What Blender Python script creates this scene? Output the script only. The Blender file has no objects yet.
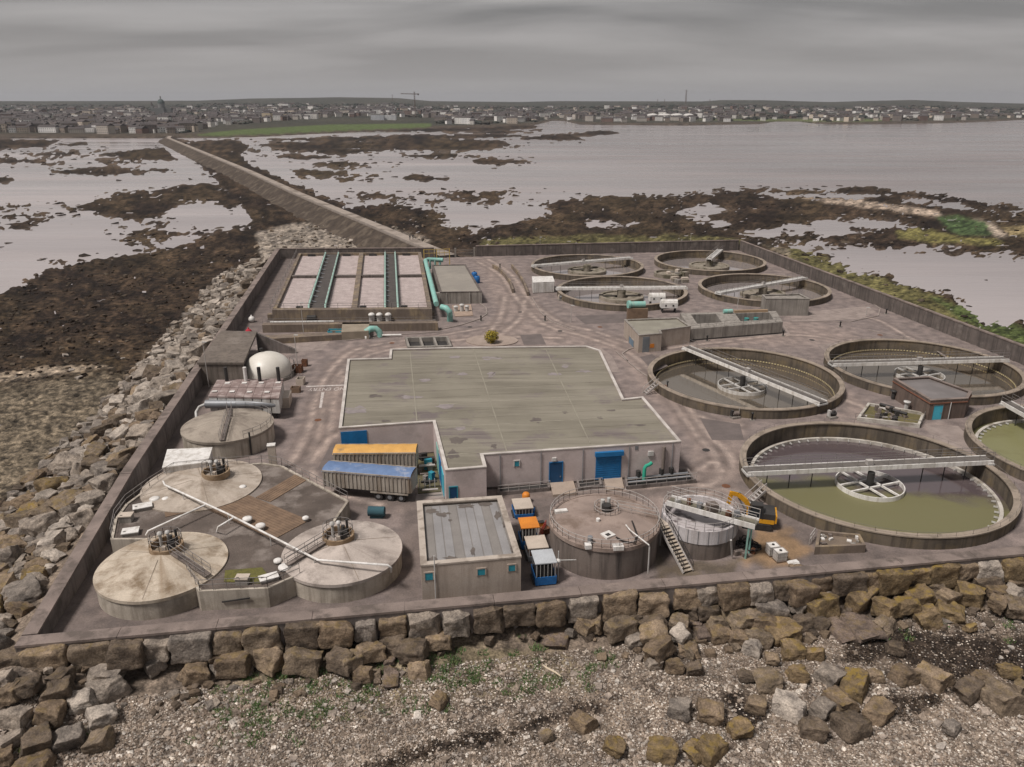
import bpy, bmesh, math, random
import numpy as np
from mathutils import Vector, Matrix
from mathutils import noise as mnoise

random.seed(7)
rng = np.random.default_rng(11)
scene = bpy.context.scene
col = scene.collection
R = math.radians

# ------------------------------------------------------------------ camera
F_PX, Y_HOR, CAM_H = 775.0, 103.0, 43.0
PITCH = math.atan((383.5 - Y_HOR) / F_PX)
HAZE = 0.000052
cam_d = bpy.data.cameras.new('camera')
cam = bpy.data.objects.new('camera', cam_d)
col.objects.link(cam)
cam.location = (0, 0, CAM_H)
cam.rotation_euler = (math.pi / 2 - PITCH, 0, 0)
cam_d.sensor_fit = 'HORIZONTAL'
cam_d.sensor_width = 36.0
cam_d.lens = 36.0 * F_PX / 1024.0
cam_d.clip_start = 0.5
cam_d.clip_end = 60000
scene.camera = cam

# ------------------------------------------------------------------ world: overcast sky
SUN_EL, SUN_AZ = R(60), R(238)
world = bpy.data.worlds.new('World')
scene.world = world
world.use_nodes = True
wn, wl = world.node_tree.nodes, world.node_tree.links
wn.clear()
w_out = wn.new('ShaderNodeOutputWorld')
w_bg = wn.new('ShaderNodeBackground')
w_add = wn.new('ShaderNodeMixShader'); w_add.inputs[0].default_value = 0.94
w_sky = wn.new('ShaderNodeTexSky')
w_sky.sky_type = 'NISHITA'
w_sky.sun_disc = False
w_sky.sun_elevation = SUN_EL
w_sky.sun_rotation = SUN_AZ
w_sky.air_density = 1.0
w_sky.dust_density = 4.0
w_bg.inputs['Strength'].default_value = 0.08
wl.new(w_sky.outputs[0], w_bg.inputs['Color'])
# cloud deck seen from below: a layer projected on a plane overhead
tc = wn.new('ShaderNodeTexCoord')
sep = wn.new('ShaderNodeSeparateXYZ'); wl.new(tc.outputs['Generated'], sep.inputs[0])
def wmath(op, a, b=None, clamp=False):
    n = wn.new('ShaderNodeMath'); n.operation = op; n.use_clamp = clamp
    for k, v in enumerate((a, b)):
        if v is None: continue
        if isinstance(v, (int, float)): n.inputs[k].default_value = v
        else: wl.new(v, n.inputs[k])
    return n.outputs[0]
zz = wmath('ADD', wmath('ABSOLUTE', sep.outputs['Z']), 0.13)
cx = wmath('DIVIDE', sep.outputs['X'], zz)
cy = wmath('DIVIDE', sep.outputs['Y'], zz)
cmb = wn.new('ShaderNodeCombineXYZ')
wl.new(wmath('MULTIPLY', cx, 0.42), cmb.inputs[0]); wl.new(wmath('MULTIPLY', cy, 0.95), cmb.inputs[1])
nz = wn.new('ShaderNodeTexNoise'); nz.inputs['Scale'].default_value = 1.0
nz.inputs['Detail'].default_value = 7.0; nz.inputs['Roughness'].default_value = 0.5; nz.inputs['Distortion'].default_value = 0.3
wl.new(cmb.outputs[0], nz.inputs['Vector'])
rmp = wn.new('ShaderNodeValToRGB')
rmp.color_ramp.elements[0].position = 0.38; rmp.color_ramp.elements[0].color = (0.072, 0.068, 0.066, 1)
rmp.color_ramp.elements[1].position = 0.63; rmp.color_ramp.elements[1].color = (0.168, 0.159, 0.155, 1)
wl.new(nz.outputs['Fac'], rmp.inputs[0])
# towards the horizon the layers average out to an even pale grey
hz = wmath('MULTIPLY', wmath('ABSOLUTE', sep.outputs['Z']), 9.0, True)
w_mix = wn.new('ShaderNodeMixRGB'); wl.new(hz, w_mix.inputs[0])
w_mix.inputs[1].default_value = (0.152, 0.144, 0.141, 1); wl.new(rmp.outputs[0], w_mix.inputs[2])
w_bg2 = wn.new('ShaderNodeBackground'); w_bg2.inputs['Strength'].default_value = 1.0
wl.new(w_mix.outputs[0], w_bg2.inputs['Color'])
wl.new(w_bg.outputs[0], w_add.inputs[1]); wl.new(w_bg2.outputs[0], w_add.inputs[2])
wl.new(w_add.outputs[0], w_out.inputs['Surface'])

# ------------------------------------------------------------------ sun behind the cloud
sun_d = bpy.data.lights.new('sun', 'SUN')
sun_d.energy = 1.5; sun_d.angle = R(12); sun_d.color = (1.0, 0.94, 0.895)
sun = bpy.data.objects.new('sun', sun_d); col.objects.link(sun)
sd = Vector((math.sin(SUN_AZ) * math.cos(SUN_EL), math.cos(SUN_AZ) * math.cos(SUN_EL), math.sin(SUN_EL)))
sun.rotation_euler = sd.to_track_quat('Z', 'Y').to_euler()
scene.view_settings.view_transform = 'Standard'
scene.view_settings.look = 'None'
scene.view_settings.exposure = 1.32
scene.view_settings.gamma = 1.0
scene.view_settings.use_curve_mapping = False
scene.render.engine = 'CYCLES'

# ------------------------------------------------------------------ helpers
SP, CP = math.sin(PITCH), math.cos(PITCH)
def G(px, py, z=0.0):
    """survey: where the sight line of picture point (px,py) meets the level z"""
    u = (px - 512) / F_PX; v = (383.5 - py) / F_PX
    t = (z - CAM_H) / (-SP + v * CP)
    return Vector((u * t, (CP + v * SP) * t, z))
def PX(x, y, z):
    d = y * CP - (z - CAM_H) * SP; up = y * SP + (z - CAM_H) * CP
    return 512 + F_PX * x / d, 383.5 - F_PX * up / d

MAT = {}
def nodes_of(m):
    m.use_nodes = True
    return m.node_tree.nodes, m.node_tree.links
def ramp_mix(n, l, fac, a, b):
    mx = n.new('ShaderNodeMixRGB')
    if isinstance(fac, (int, float)): mx.inputs[0].default_value = fac
    else: l.new(fac, mx.inputs[0])
    for i, c in ((1, a), (2, b)):
        if isinstance(c, tuple): mx.inputs[i].default_value = (*c[:3], 1)
        else: l.new(c, mx.inputs[i])
    return mx.outputs[0]
def noise_fac(n, l, vec, scale, detail=5, lo=0.4, hi=0.6, rough=0.55):
    t = n.new('ShaderNodeTexNoise'); t.inputs['Scale'].default_value = scale
    t.inputs['Detail'].default_value = detail; t.inputs['Roughness'].default_value = rough
    l.new(vec, t.inputs['Vector'])
    mr = n.new('ShaderNodeMapRange'); mr.inputs[1].default_value = lo; mr.inputs[2].default_value = hi
    l.new(t.outputs['Fac'], mr.inputs[0])
    return mr.outputs[0], t.outputs['Fac']
def scaled(n, l, vec, s):
    m = n.new('ShaderNodeMapping'); m.inputs['Scale'].default_value = s
    l.new(vec, m.inputs['Vector']); return m.outputs[0]
def mat(name, c, c2=None, rough=0.85, scale=0.6, metal=0.0, bump=0.0, bscale=6.0, streak=None, stain=None,
        stain_scale=0.15, stain_lo=0.5, stain_hi=0.62, band=None, fine=0.12, fine_scale=9.0, spec=0.3, source=None):
    """procedural surface: base colour c mottled to c2, stains, run-down streaks, fine grain and relief.
    source: 'object' takes the colour set on each object, 'attr' the vertex colours"""
    if name in MAT: return MAT[name]
    m = bpy.data.materials.new(name); n, l = nodes_of(m)
    bsdf = n['Principled BSDF']
    geo = n.new('ShaderNodeNewGeometry'); pos = geo.outputs['Position']
    if source == 'object':
        oi = n.new('ShaderNodeObjectInfo'); base = oi.outputs['Color']
    elif source == 'attr':
        at = n.new('ShaderNodeAttribute'); at.attribute_name = 'Col'; base = at.outputs['Color']
    else:
        base = c
    if c2 is not None:
        f, _ = noise_fac(n, l, pos, scale, 6, 0.36, 0.64)
        if source:
            mul = n.new('ShaderNodeMixRGB'); mul.blend_type = 'MULTIPLY'; mul.inputs[0].default_value = 1
            l.new(base, mul.inputs[1]); l.new(ramp_mix(n, l, f, c, c2), mul.inputs[2]); base = mul.outputs[0]
        else:
            base = ramp_mix(n, l, f, c, c2)
    if stain is not None:
        f, _ = noise_fac(n, l, pos, stain_scale, 7, stain_lo, stain_hi, 0.62)
        base = ramp_mix(n, l, f, base, stain)
    if band is not None:     # long marks following the plant's axis
        mp = n.new('ShaderNodeMapping'); mp.inputs['Rotation'].default_value = (0, 0, -0.155); mp.inputs['Scale'].default_value = (0.05, 0.75, 1); l.new(pos, mp.inputs['Vector'])
        f, _ = noise_fac(n, l, mp.outputs[0], 1.0, 5, 0.42, 0.66, 0.6)
        base = ramp_mix(n, l, f, base, band)
    if streak is not None:
        f, _ = noise_fac(n, l, scaled(n, l, pos, (1, 1, 0.07)), 1.6, 5, 0.46, 0.72, 0.6)
        base = ramp_mix(n, l, f, base, streak)
    if fine:
        f, raw = noise_fac(n, l, pos, fine_scale, 6, 0.3, 0.7, 0.65)
        hs = n.new('ShaderNodeHueSaturation'); 
        mr = n.new('ShaderNodeMapRange'); mr.inputs[3].default_value = 1 - fine; mr.inputs[4].default_value = 1 + fine
        l.new(f, mr.inputs[0]); l.new(mr.outputs[0], hs.inputs['Value'])
        if isinstance(base, tuple): hs.inputs['Color'].default_value = (*base[:3], 1)
        else: l.new(base, hs.inputs['Color'])
        base = hs.outputs[0]
    if isinstance(base, tuple): bsdf.inputs['Base Color'].default_value = (*base[:3], 1)
    else: l.new(base, bsdf.inputs['Base Color'])
    bsdf.inputs['Roughness'].default_value = rough
    bsdf.inputs['Metallic'].default_value = metal
    bsdf.inputs['Specular IOR Level'].default_value = spec
    if bump:
        t = n.new('ShaderNodeTexNoise'); t.inputs['Scale'].default_value = bscale; t.inputs['Detail'].default_value = 6
        l.new(pos, t.inputs['Vector'])
        b = n.new('ShaderNodeBump'); b.inputs['Strength'].default_value = 0.9; b.inputs['Distance'].default_value = bump
        l.new(t.outputs['Fac'], b.inputs['Height']); l.new(b.outputs[0], bsdf.inputs['Normal'])
    MAT[name] = m
    return m

def tag(o, label=None, cat=None, group=None, kind=None):
    if label: o['label'] = label
    if cat: o['category'] = cat
    if group: o['group'] = group
    if kind: o['kind'] = kind
    return o
ORG = {}
def thing(name, loc, label, cat, group=None):
    o = bpy.data.objects.new(name, None); col.objects.link(o)
    o.location = loc; o.empty_display_size = 0.3
    tag(o, label, cat, group)
    ORG[o] = Vector(loc)
    return o

class MB:
    """collects faces given in site coordinates; build() links them as one mesh object"""
    def __init__(s): s.v = []; s.f = []; s.sm = []
    def add(s, vs, fs, smooth=False):
        k = len(s.v); s.v += [tuple(v) for v in vs]
        s.f += [tuple(i + k for i in f) for f in fs]; s.sm += [smooth] * len(fs)
        return s
    def hexa(s, a, b):   # two quads bottom a, top b (same winding, ccw seen from above)
        return s.add(list(a) + list(b), [(3, 2, 1, 0), (4, 5, 6, 7), (0, 1, 5, 4), (1, 2, 6, 5), (2, 3, 7, 6), (3, 0, 4, 7)])
    def box(s, c, size, rz=0.0):   # c = centre of the base
        sx, sy, sz = size[0] / 2, size[1] / 2, size[2]
        ca, sa = math.cos(rz), math.sin(rz)
        q = [(c[0] + x * ca - y * sa, c[1] + x * sa + y * ca) for x, y in ((-sx, -sy), (sx, -sy), (sx, sy), (-sx, sy))]
        return s.hexa([(x, y, c[2]) for x, y in q], [(x, y, c[2] + sz) for x, y in q])
    def prism(s, poly, z0, z1, bottom=True):
        p = ccw(poly); n = len(p)
        z1s = z1 if isinstance(z1, (list, tuple)) else [z1] * n
        vs = [(a[0], a[1], z0) for a in p] + [(a[0], a[1], z) for a, z in zip(p, z1s)]
        fs = [(i, (i + 1) % n, n + (i + 1) % n, n + i) for i in range(n)] + [tuple(range(n, 2 * n))]
        if bottom: fs.append(tuple(range(n - 1, -1, -1)))
        return s.add(vs, fs)
    def band(s, outer, inner, z0, z1):   # closed frame between two polygons with equal vertex count
        n = len(outer)
        vs = [(a[0], a[1], z) for z in (z0, z1) for a in outer] + [(a[0], a[1], z) for z in (z0, z1) for a in inner]
        fs = []
        for i in range(n):
            j = (i + 1) % n
            fs += [(i, j, n + j, n + i), (2 * n + j, 2 * n + i, 3 * n + i, 3 * n + j), (n + i, n + j, 3 * n + j, 3 * n + i), (j, i, 2 * n + i, 2 * n + j)]
        return s.add(vs, fs)
    def lathe(s, cx, cy, prof, n=72, a0=0.0, a1=2 * math.pi, smooth=True, close=False):
        full = abs(a1 - a0 - 2 * math.pi) < 1e-6
        m = n if full else n + 1
        vs = []; fs = []; k = len(prof)
        for i in range(m):
            a = a0 + (a1 - a0) * i / n
            vs += [(cx + r * math.cos(a), cy + r * math.sin(a), z) for r, z in prof]
        kk = k if close else k - 1
        for i in range(n):
            j = (i + 1) % m if full else i + 1
            for q in range(kk):
                w = (q + 1) % k
                fs.append((i * k + q, j * k + q, j * k + w, i * k + w))
        return s.add(vs, fs, smooth)
    def ring(s, cx, cy, r0, r1, z0, z1, n=72, **kw):   # square-section ring, hard edges
        for prof in ([(r1, z0), (r1, z1)], [(r1, z1), (r0, z1)], [(r0, z1), (r0, z0)], [(r0, z0), (r1, z0)]):
            s.lathe(cx, cy, prof, n, **kw)
        return s
    def disc(s, cx, cy, r, z, n=72):
        return s.add([(cx + r * math.cos(2 * math.pi * i / n), cy + r * math.sin(2 * math.pi * i / n), z) for i in range(n)], [tuple(range(n))])
    def drum(s, cx, cy, r, z0, z1, n=20):
        s.lathe(cx, cy, [(r, z0), (r, z1)], n); s.disc(cx, cy, r, z1, n)
        return s
    def bar(s, p, q, w, h=None, up=(0, 0, 1)):   # rectangular bar from p to q
        p, q = Vector(p), Vector(q); h = h or w
        d = (q - p)
        if d.length < 1e-6: return s
        d.normalize(); u = Vector(up)
        if abs(d.dot(u)) > 0.99: u = Vector((0, 1, 0))
        sd_ = d.cross(u).normalized() * w / 2; u2 = sd_.cross(d).normalized() * h / 2
        a = [p - sd_ - u2, p + sd_ - u2, p + sd_ + u2, p - sd_ + u2]; b = [x + (q - p) for x in a]
        return s.add(a + b, [(0, 1, 2, 3), (7, 6, 5, 4), (0, 4, 5, 1), (1, 5, 6, 2), (2, 6, 7, 3), (3, 7, 4, 0)])
    def tube(s, path, r, n=10, cap=True):
        P = [Vector(p) for p in path]; rs = r if isinstance(r, (list, tuple)) else [r] * len(P)
        vs = []; fs = []; prev = None
        for i, p in enumerate(P):
            d = (P[min(i + 1, len(P) - 1)] - P[max(i - 1, 0)]).normalized()
            u = prev if prev is not None else (Vector((0, 0, 1)) if abs(d.z) < 0.9 else Vector((1, 0, 0)))
            a = d.cross(u)
            if a.length < 1e-4: a = d.cross(Vector((0.3, 1, 0.2)))
            a.normalize(); b = a.cross(d).normalized(); prev = b
            for k in range(n):
                t = 2 * math.pi * k / n
                vs.append(p + (a * math.cos(t) + b * math.sin(t)) * rs[i])
        for i in range(len(P) - 1):
            for k in range(n):
                k2 = (k + 1) % n
                fs.append((i * n + k, i * n + k2, (i + 1) * n + k2, (i + 1) * n + k))
        s.add(vs, fs, True)
        if cap:
            s.add([vs[k] for k in range(n)], [tuple(range(n - 1, -1, -1))]); s.add([vs[-n + k] for k in range(n)], [tuple(range(n))])
        return s
    def rail(s, path, h=1.1, gap=1.6, r=0.03, rails=(1.0, 0.55), closed=False):
        P = [Vector(p) for p in path]
        if closed: P = P + [P[0]]
        for a, b in zip(P[:-1], P[1:]):
            L = (b - a).length; k = max(1, round(L / gap))
            for i in range(k + 1):
                c = a.lerp(b, i / k); s.bar(c, c + Vector((0, 0, h)), r * 1.6)
            for t in rails:
                s.bar(a + Vector((0, 0, h * t)), b + Vector((0, 0, h * t)), r * 2)
        return s
    def build(s, name, m, parent=None, loc=None, smooth=None):
        org = ORG.get(parent, Vector((0, 0, 0))) if parent is not None else Vector(loc or (0, 0, 0))
        me = bpy.data.meshes.new(name)
        me.from_pydata([(v[0] - org.x, v[1] - org.y, v[2] - org.z) for v in s.v], [], s.f)
        me.polygons.foreach_set('use_smooth', s.sm if smooth is None else [smooth] * len(s.f))
        me.validate(); me.update()
        ms = m if isinstance(m, (list, tuple)) else [m]
        for x in ms: me.materials.append(x)
        o = bpy.data.objects.new(name, me); col.objects.link(o)
        if parent is not None: o.parent = parent; ORG[o] = org
        else: o.location = org; ORG[o] = org
        return o

def ccw(poly):
    p = [(a[0], a[1]) for a in poly]
    A = sum(p[i][0] * p[(i + 1) % len(p)][1] - p[(i + 1) % len(p)][0] * p[i][1] for i in range(len(p)))
    return p if A > 0 else p[::-1]
def offset(poly, d):
    """inward mitred offset of a polygon"""
    p = ccw(poly); n = len(p); out = []
    for i in range(n):
        a, b, c = Vector(p[i - 1]), Vector(p[i]), Vector(p[(i + 1) % n])
        e1 = (b - a).normalized(); e2 = (c - b).normalized()
        n1 = Vector((-e1.y, e1.x)); n2 = Vector((-e2.y, e2.x))
        m = (n1 + n2); m = m / max(0.25, m.dot(n1) if m.dot(n1) > 0 else 0.25)
        out.append((b.x + m.x * d, b.y + m.y * d))
    return out
def lerp2(a, b, t): return (a[0] + (b[0] - a[0]) * t, a[1] + (b[1] - a[1]) * t)
def tris_obj(name, V, Fc, mats, colors=None, parent=None, loc=(0, 0, 0), smooth=False, matidx=None):
    """mesh from numpy arrays: V (n,3), Fc (m,3 or 4); colours per vertex"""
    me = bpy.data.meshes.new(name); k = Fc.shape[1]
    me.vertices.add(len(V)); me.vertices.foreach_set('co', np.ascontiguousarray(V, dtype=np.float32).ravel())
    me.loops.add(Fc.size); me.loops.foreach_set('vertex_index', np.ascontiguousarray(Fc, dtype=np.int32).ravel())
    me.polygons.add(len(Fc)); me.polygons.foreach_set('loop_start', np.arange(0, Fc.size, k, dtype=np.int32))
    if matidx is not None: me.polygons.foreach_set('material_index', matidx.astype(np.int32))
    me.polygons.foreach_set('use_smooth', np.full(len(Fc), smooth))
    me.update(calc_edges=True); me.validate()
    if colors is not None:
        ca = me.color_attributes.new('Col', 'FLOAT_COLOR', 'POINT')
        c4 = np.ones((len(V), 4), np.float32); c4[:, :colors.shape[1]] = colors
        ca.data.foreach_set('color', c4.ravel())
    for m in (mats if isinstance(mats, (list, tuple)) else [mats]): me.materials.append(m)
    o = bpy.data.objects.new(name, me); col.objects.link(o); o.location = loc
    if parent is not None: o.parent = parent
    return o

# value noise for numpy arrays
_T = rng.random((256, 256))
def vnoise(x, y):
    xi = np.floor(x).astype(int); yi = np.floor(y).astype(int); fx = x - xi; fy = y - yi
    fx = fx * fx * (3 - 2 * fx); fy = fy * fy * (3 - 2 * fy)
    a = _T[xi & 255, yi & 255]; b = _T[(xi + 1) & 255, yi & 255]; c = _T[xi & 255, (yi + 1) & 255]; d = _T[(xi + 1) & 255, (yi + 1) & 255]
    return (a * (1 - fx) + b * fx) * (1 - fy) + (c * (1 - fx) + d * fx) * fy
def fbm(x, y, o=5, g=0.5):
    s = 0; a = 1; t = 0
    for k in range(o):
        s = s + a * vnoise(x * 2 ** k + 17.3 * k, y * 2 ** k + 9.1 * k); t += a; a *= g
    return s / t - 0.5
def sdpoly(px, py, poly):
    """signed distance to a polygon, positive inside"""
    P = np.array(poly, float); n = len(P)
    d2 = np.full(px.shape, 1e18); ins = np.zeros(px.shape, bool)
    for i in range(n):
        a, b = P[i], P[(i + 1) % n]; e = b - a; L = e @ e + 1e-12
        t = np.clip(((px - a[0]) * e[0] + (py - a[1]) * e[1]) / L, 0, 1)
        dx = px - a[0] - t * e[0]; dy = py - a[1] - t * e[1]
        d2 = np.minimum(d2, dx * dx + dy * dy)
        c = (a[1] > py) != (b[1] > py)
        if a[1] != b[1]:
            ins ^= c & (px < (b[0] - a[0]) * (py - a[1]) / (b[1] - a[1]) + a[0])
    d = np.sqrt(d2)
    return np.where(ins, d, -d)
def sstep(a, b, x):
    t = np.clip((x - a) / (b - a), 0, 1); return t * t * (3 - 2 * t)

# ------------------------------------------------------------------ materials
concrete = mat('concrete', (0.30, 0.275, 0.245), (0.22, 0.20, 0.178), scale=0.5, streak=(0.13, 0.115, 0.10), bump=0.01)
concrete_wall = mat('concrete_wall', (0.235, 0.20, 0.185), (0.16, 0.137, 0.127), scale=0.35, streak=(0.085, 0.074, 0.066), stain=(0.10, 0.086, 0.076), stain_scale=0.2, bump=0.015)
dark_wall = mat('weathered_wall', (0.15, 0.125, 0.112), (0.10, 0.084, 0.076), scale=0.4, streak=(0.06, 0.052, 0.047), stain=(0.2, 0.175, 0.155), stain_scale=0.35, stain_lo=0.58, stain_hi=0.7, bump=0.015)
coping_m = mat('coping_concrete', (0.235, 0.188, 0.165), (0.165, 0.132, 0.116), scale=0.4, stain=(0.115, 0.093, 0.081), stain_scale=0.5, bump=0.008)
cream_conc = mat('cream_concrete', (0.50, 0.425, 0.33), (0.37, 0.30, 0.225), scale=0.22, stain=(0.25, 0.165, 0.09), stain_scale=0.2, stain_lo=0.49, stain_hi=0.66, bump=0.006)
pale_conc = mat('pale_concrete_roof', (0.50, 0.44, 0.395), (0.40, 0.35, 0.31), scale=0.22, stain=(0.28, 0.235, 0.205), stain_scale=0.2, stain_lo=0.54, stain_hi=0.7, bump=0.006)
tank_side = mat('tank_side_concrete', (0.46, 0.41, 0.345), (0.36, 0.318, 0.265), scale=0.4, streak=(0.22, 0.19, 0.155), stain=(0.27, 0.235, 0.19), stain_scale=0.3, bump=0.01)
brown_tank = mat('brown_stained_steel', (0.20, 0.165, 0.145), (0.15, 0.122, 0.105), scale=0.3, streak=(0.055, 0.046, 0.042), stain=(0.30, 0.26, 0.22), stain_scale=0.25, stain_lo=0.62, stain_hi=0.75, rough=0.7)
brown_roof = mat('brown_tank_roof', (0.30, 0.235, 0.20), (0.225, 0.175, 0.15), scale=0.35, stain=(0.17, 0.125, 0.10), stain_scale=0.3, rough=0.75)
tan_roof = mat('tan_tank_roof', (0.31, 0.275, 0.23), (0.25, 0.22, 0.185), scale=0.3, stain=(0.20, 0.17, 0.14), stain_scale=0.2)
white_paint = mat('white_paint', (0.72, 0.70, 0.67), (0.60, 0.58, 0.55), scale=0.8, streak=(0.42, 0.39, 0.35), rough=0.5)
white_metal = mat('white_galvanised', (0.56, 0.55, 0.53), (0.44, 0.43, 0.41), scale=0.7, streak=(0.3, 0.28, 0.25), rough=0.5)
white_trim = mat('white_coping', (0.56, 0.52, 0.48), (0.38, 0.345, 0.315), scale=0.5, rough=0.6)
rail_m = mat('railing_steel', (0.27, 0.25, 0.235), (0.2, 0.18, 0.17), scale=1, rough=0.55, metal=0.3)
rail_light = mat('light_railing_steel', (0.50, 0.47, 0.44), (0.38, 0.35, 0.33), scale=1, rough=0.5, metal=0.2)
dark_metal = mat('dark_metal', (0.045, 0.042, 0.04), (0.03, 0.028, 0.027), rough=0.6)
grey_metal = mat('grey_metal', (0.26, 0.27, 0.285), (0.2, 0.205, 0.215), rough=0.5, metal=0.3)
turquoise = mat('turquoise_paint', (0.24, 0.50, 0.44), (0.19, 0.41, 0.36), scale=1.2, streak=(0.27, 0.36, 0.31), rough=0.5)
turq_door = mat('turquoise_door', (0.07, 0.42, 0.55), (0.06, 0.36, 0.47), rough=0.5)
teal_vent = mat('teal_vent', (0.03, 0.25, 0.32), (0.025, 0.19, 0.25), rough=0.5)
blue_paint = mat('blue_paint', (0.015, 0.15, 0.36), (0.012, 0.12, 0.29), scale=1.5, rough=0.5)
blue_dark = mat('dark_blue_paint', (0.012, 0.065, 0.16), (0.01, 0.05, 0.12), rough=0.5)
blue_unit = mat('blue_plant_paint', (0.02, 0.13, 0.36), (0.015, 0.1, 0.28), scale=2, rough=0.45)
orange_paint = mat('orange_paint', (0.62, 0.22, 0.03), (0.5, 0.17, 0.025), rough=0.5)
digger_yellow = mat('excavator_yellow', (0.62, 0.30, 0.02), (0.5, 0.24, 0.02), scale=2, rough=0.45)
rust = mat('rusty_steel', (0.17, 0.07, 0.035), (0.10, 0.05, 0.03), scale=3, rough=0.9)
glass_dark = mat('dark_glass', (0.02, 0.024, 0.028), rough=0.12, spec=0.6, fine=0)
rubber = mat('black_rubber', (0.022, 0.02, 0.02), (0.035, 0.03, 0.028), rough=0.9)
timber = mat('timber_planks', (0.20, 0.135, 0.09), (0.14, 0.095, 0.065), scale=0.9, rough=0.9)
beige_panel = mat('beige_panel', (0.5, 0.43, 0.36), (0.42, 0.36, 0.3), rough=0.6)
block_wall = mat('concrete_block_wall', (0.52, 0.445, 0.425), (0.45, 0.38, 0.36), scale=0.45, stain=(0.40, 0.34, 0.32), stain_scale=0.35, bump=0.006)
roof_felt = mat('green_grey_roof_felt', (0.205, 0.187, 0.147), (0.16, 0.144, 0.113), scale=0.16, stain=(0.145, 0.122, 0.116), stain_scale=0.14, stain_lo=0.55, stain_hi=0.61, rough=0.75, band=(0.24, 0.218, 0.175))
seam_m = mat('roof_seam', (0.27, 0.25, 0.20), (0.22, 0.2, 0.16), rough=0.7)
brick_brown = mat('brown_brick', (0.155, 0.115, 0.095), (0.12, 0.088, 0.073), scale=0.8, streak=(0.085, 0.066, 0.056), bump=0.008)
mud_m = mat('dried_mud', (0.20, 0.155, 0.115), (0.14, 0.11, 0.085), scale=0.7, bump=0.05, bscale=3)
def radial_mat(name, cen, c, c2, stain, rough=0.85, n_a=5.0):
    """tank roof: run-off streaks following the slope from the top of the cone"""
    m = bpy.data.materials.new(name); n, l = nodes_of(m); bs = n['Principled BSDF']
    geo = n.new('ShaderNodeNewGeometry'); pos = geo.outputs['Position']
    sb = n.new('ShaderNodeVectorMath'); sb.operation = 'SUBTRACT'; sb.inputs[1].default_value = (cen[0], cen[1], 0); l.new(pos, sb.inputs[0])
    nm = n.new('ShaderNodeVectorMath'); nm.operation = 'MULTIPLY'; nm.inputs[1].default_value = (1, 1, 0); l.new(sb.outputs[0], nm.inputs[0])
    un = n.new('ShaderNodeVectorMath'); un.operation = 'NORMALIZE'; l.new(nm.outputs[0], un.inputs[0])
    sc = n.new('ShaderNodeVectorMath'); sc.operation = 'SCALE'; sc.inputs['Scale'].default_value = n_a; l.new(un.outputs[0], sc.inputs[0])
    s2 = n.new('ShaderNodeVectorMath'); s2.operation = 'SCALE'; s2.inputs['Scale'].default_value = 0.12; l.new(sb.outputs[0], s2.inputs[0])
    ad = n.new('ShaderNodeVectorMath'); ad.operation = 'ADD'; l.new(sc.outputs[0], ad.inputs[0]); l.new(s2.outputs[0], ad.inputs[1])
    f, _ = noise_fac(n, l, pos, 0.35, 6, 0.36, 0.64); base = ramp_mix(n, l, f, c, c2)
    f, _ = noise_fac(n, l, ad.outputs[0], 0.55, 6, 0.5, 0.8, 0.6); base = ramp_mix(n, l, f, base, stain)
    f, _ = noise_fac(n, l, pos, 0.4, 7, 0.48, 0.68, 0.65); base = ramp_mix(n, l, f, base, tuple(x * 0.75 for x in stain))
    f, _ = noise_fac(n, l, pos, 7, 6, 0.3, 0.7, 0.65); mu = n.new('ShaderNodeMixRGB'); mu.blend_type = 'MULTIPLY'; mu.inputs[0].default_value = 1; l.new(base, mu.inputs[1]); l.new(ramp_mix(n, l, f, (0.86, 0.86, 0.86), (1.12, 1.12, 1.12)), mu.inputs[2])
    l.new(mu.outputs[0], bs.inputs['Base Color']); bs.inputs['Roughness'].default_value = rough; bs.inputs['Specular IOR Level'].default_value = 0.3
    MAT[name] = m; return m
coping_pale = mat('pale_coping', (0.44, 0.385, 0.33), (0.36, 0.31, 0.265), scale=0.5, stain=(0.25, 0.21, 0.175), stain_scale=0.6)
kerb_m = mat('kerb_concrete', (0.29, 0.245, 0.22), (0.22, 0.186, 0.166), scale=0.6)
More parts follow.
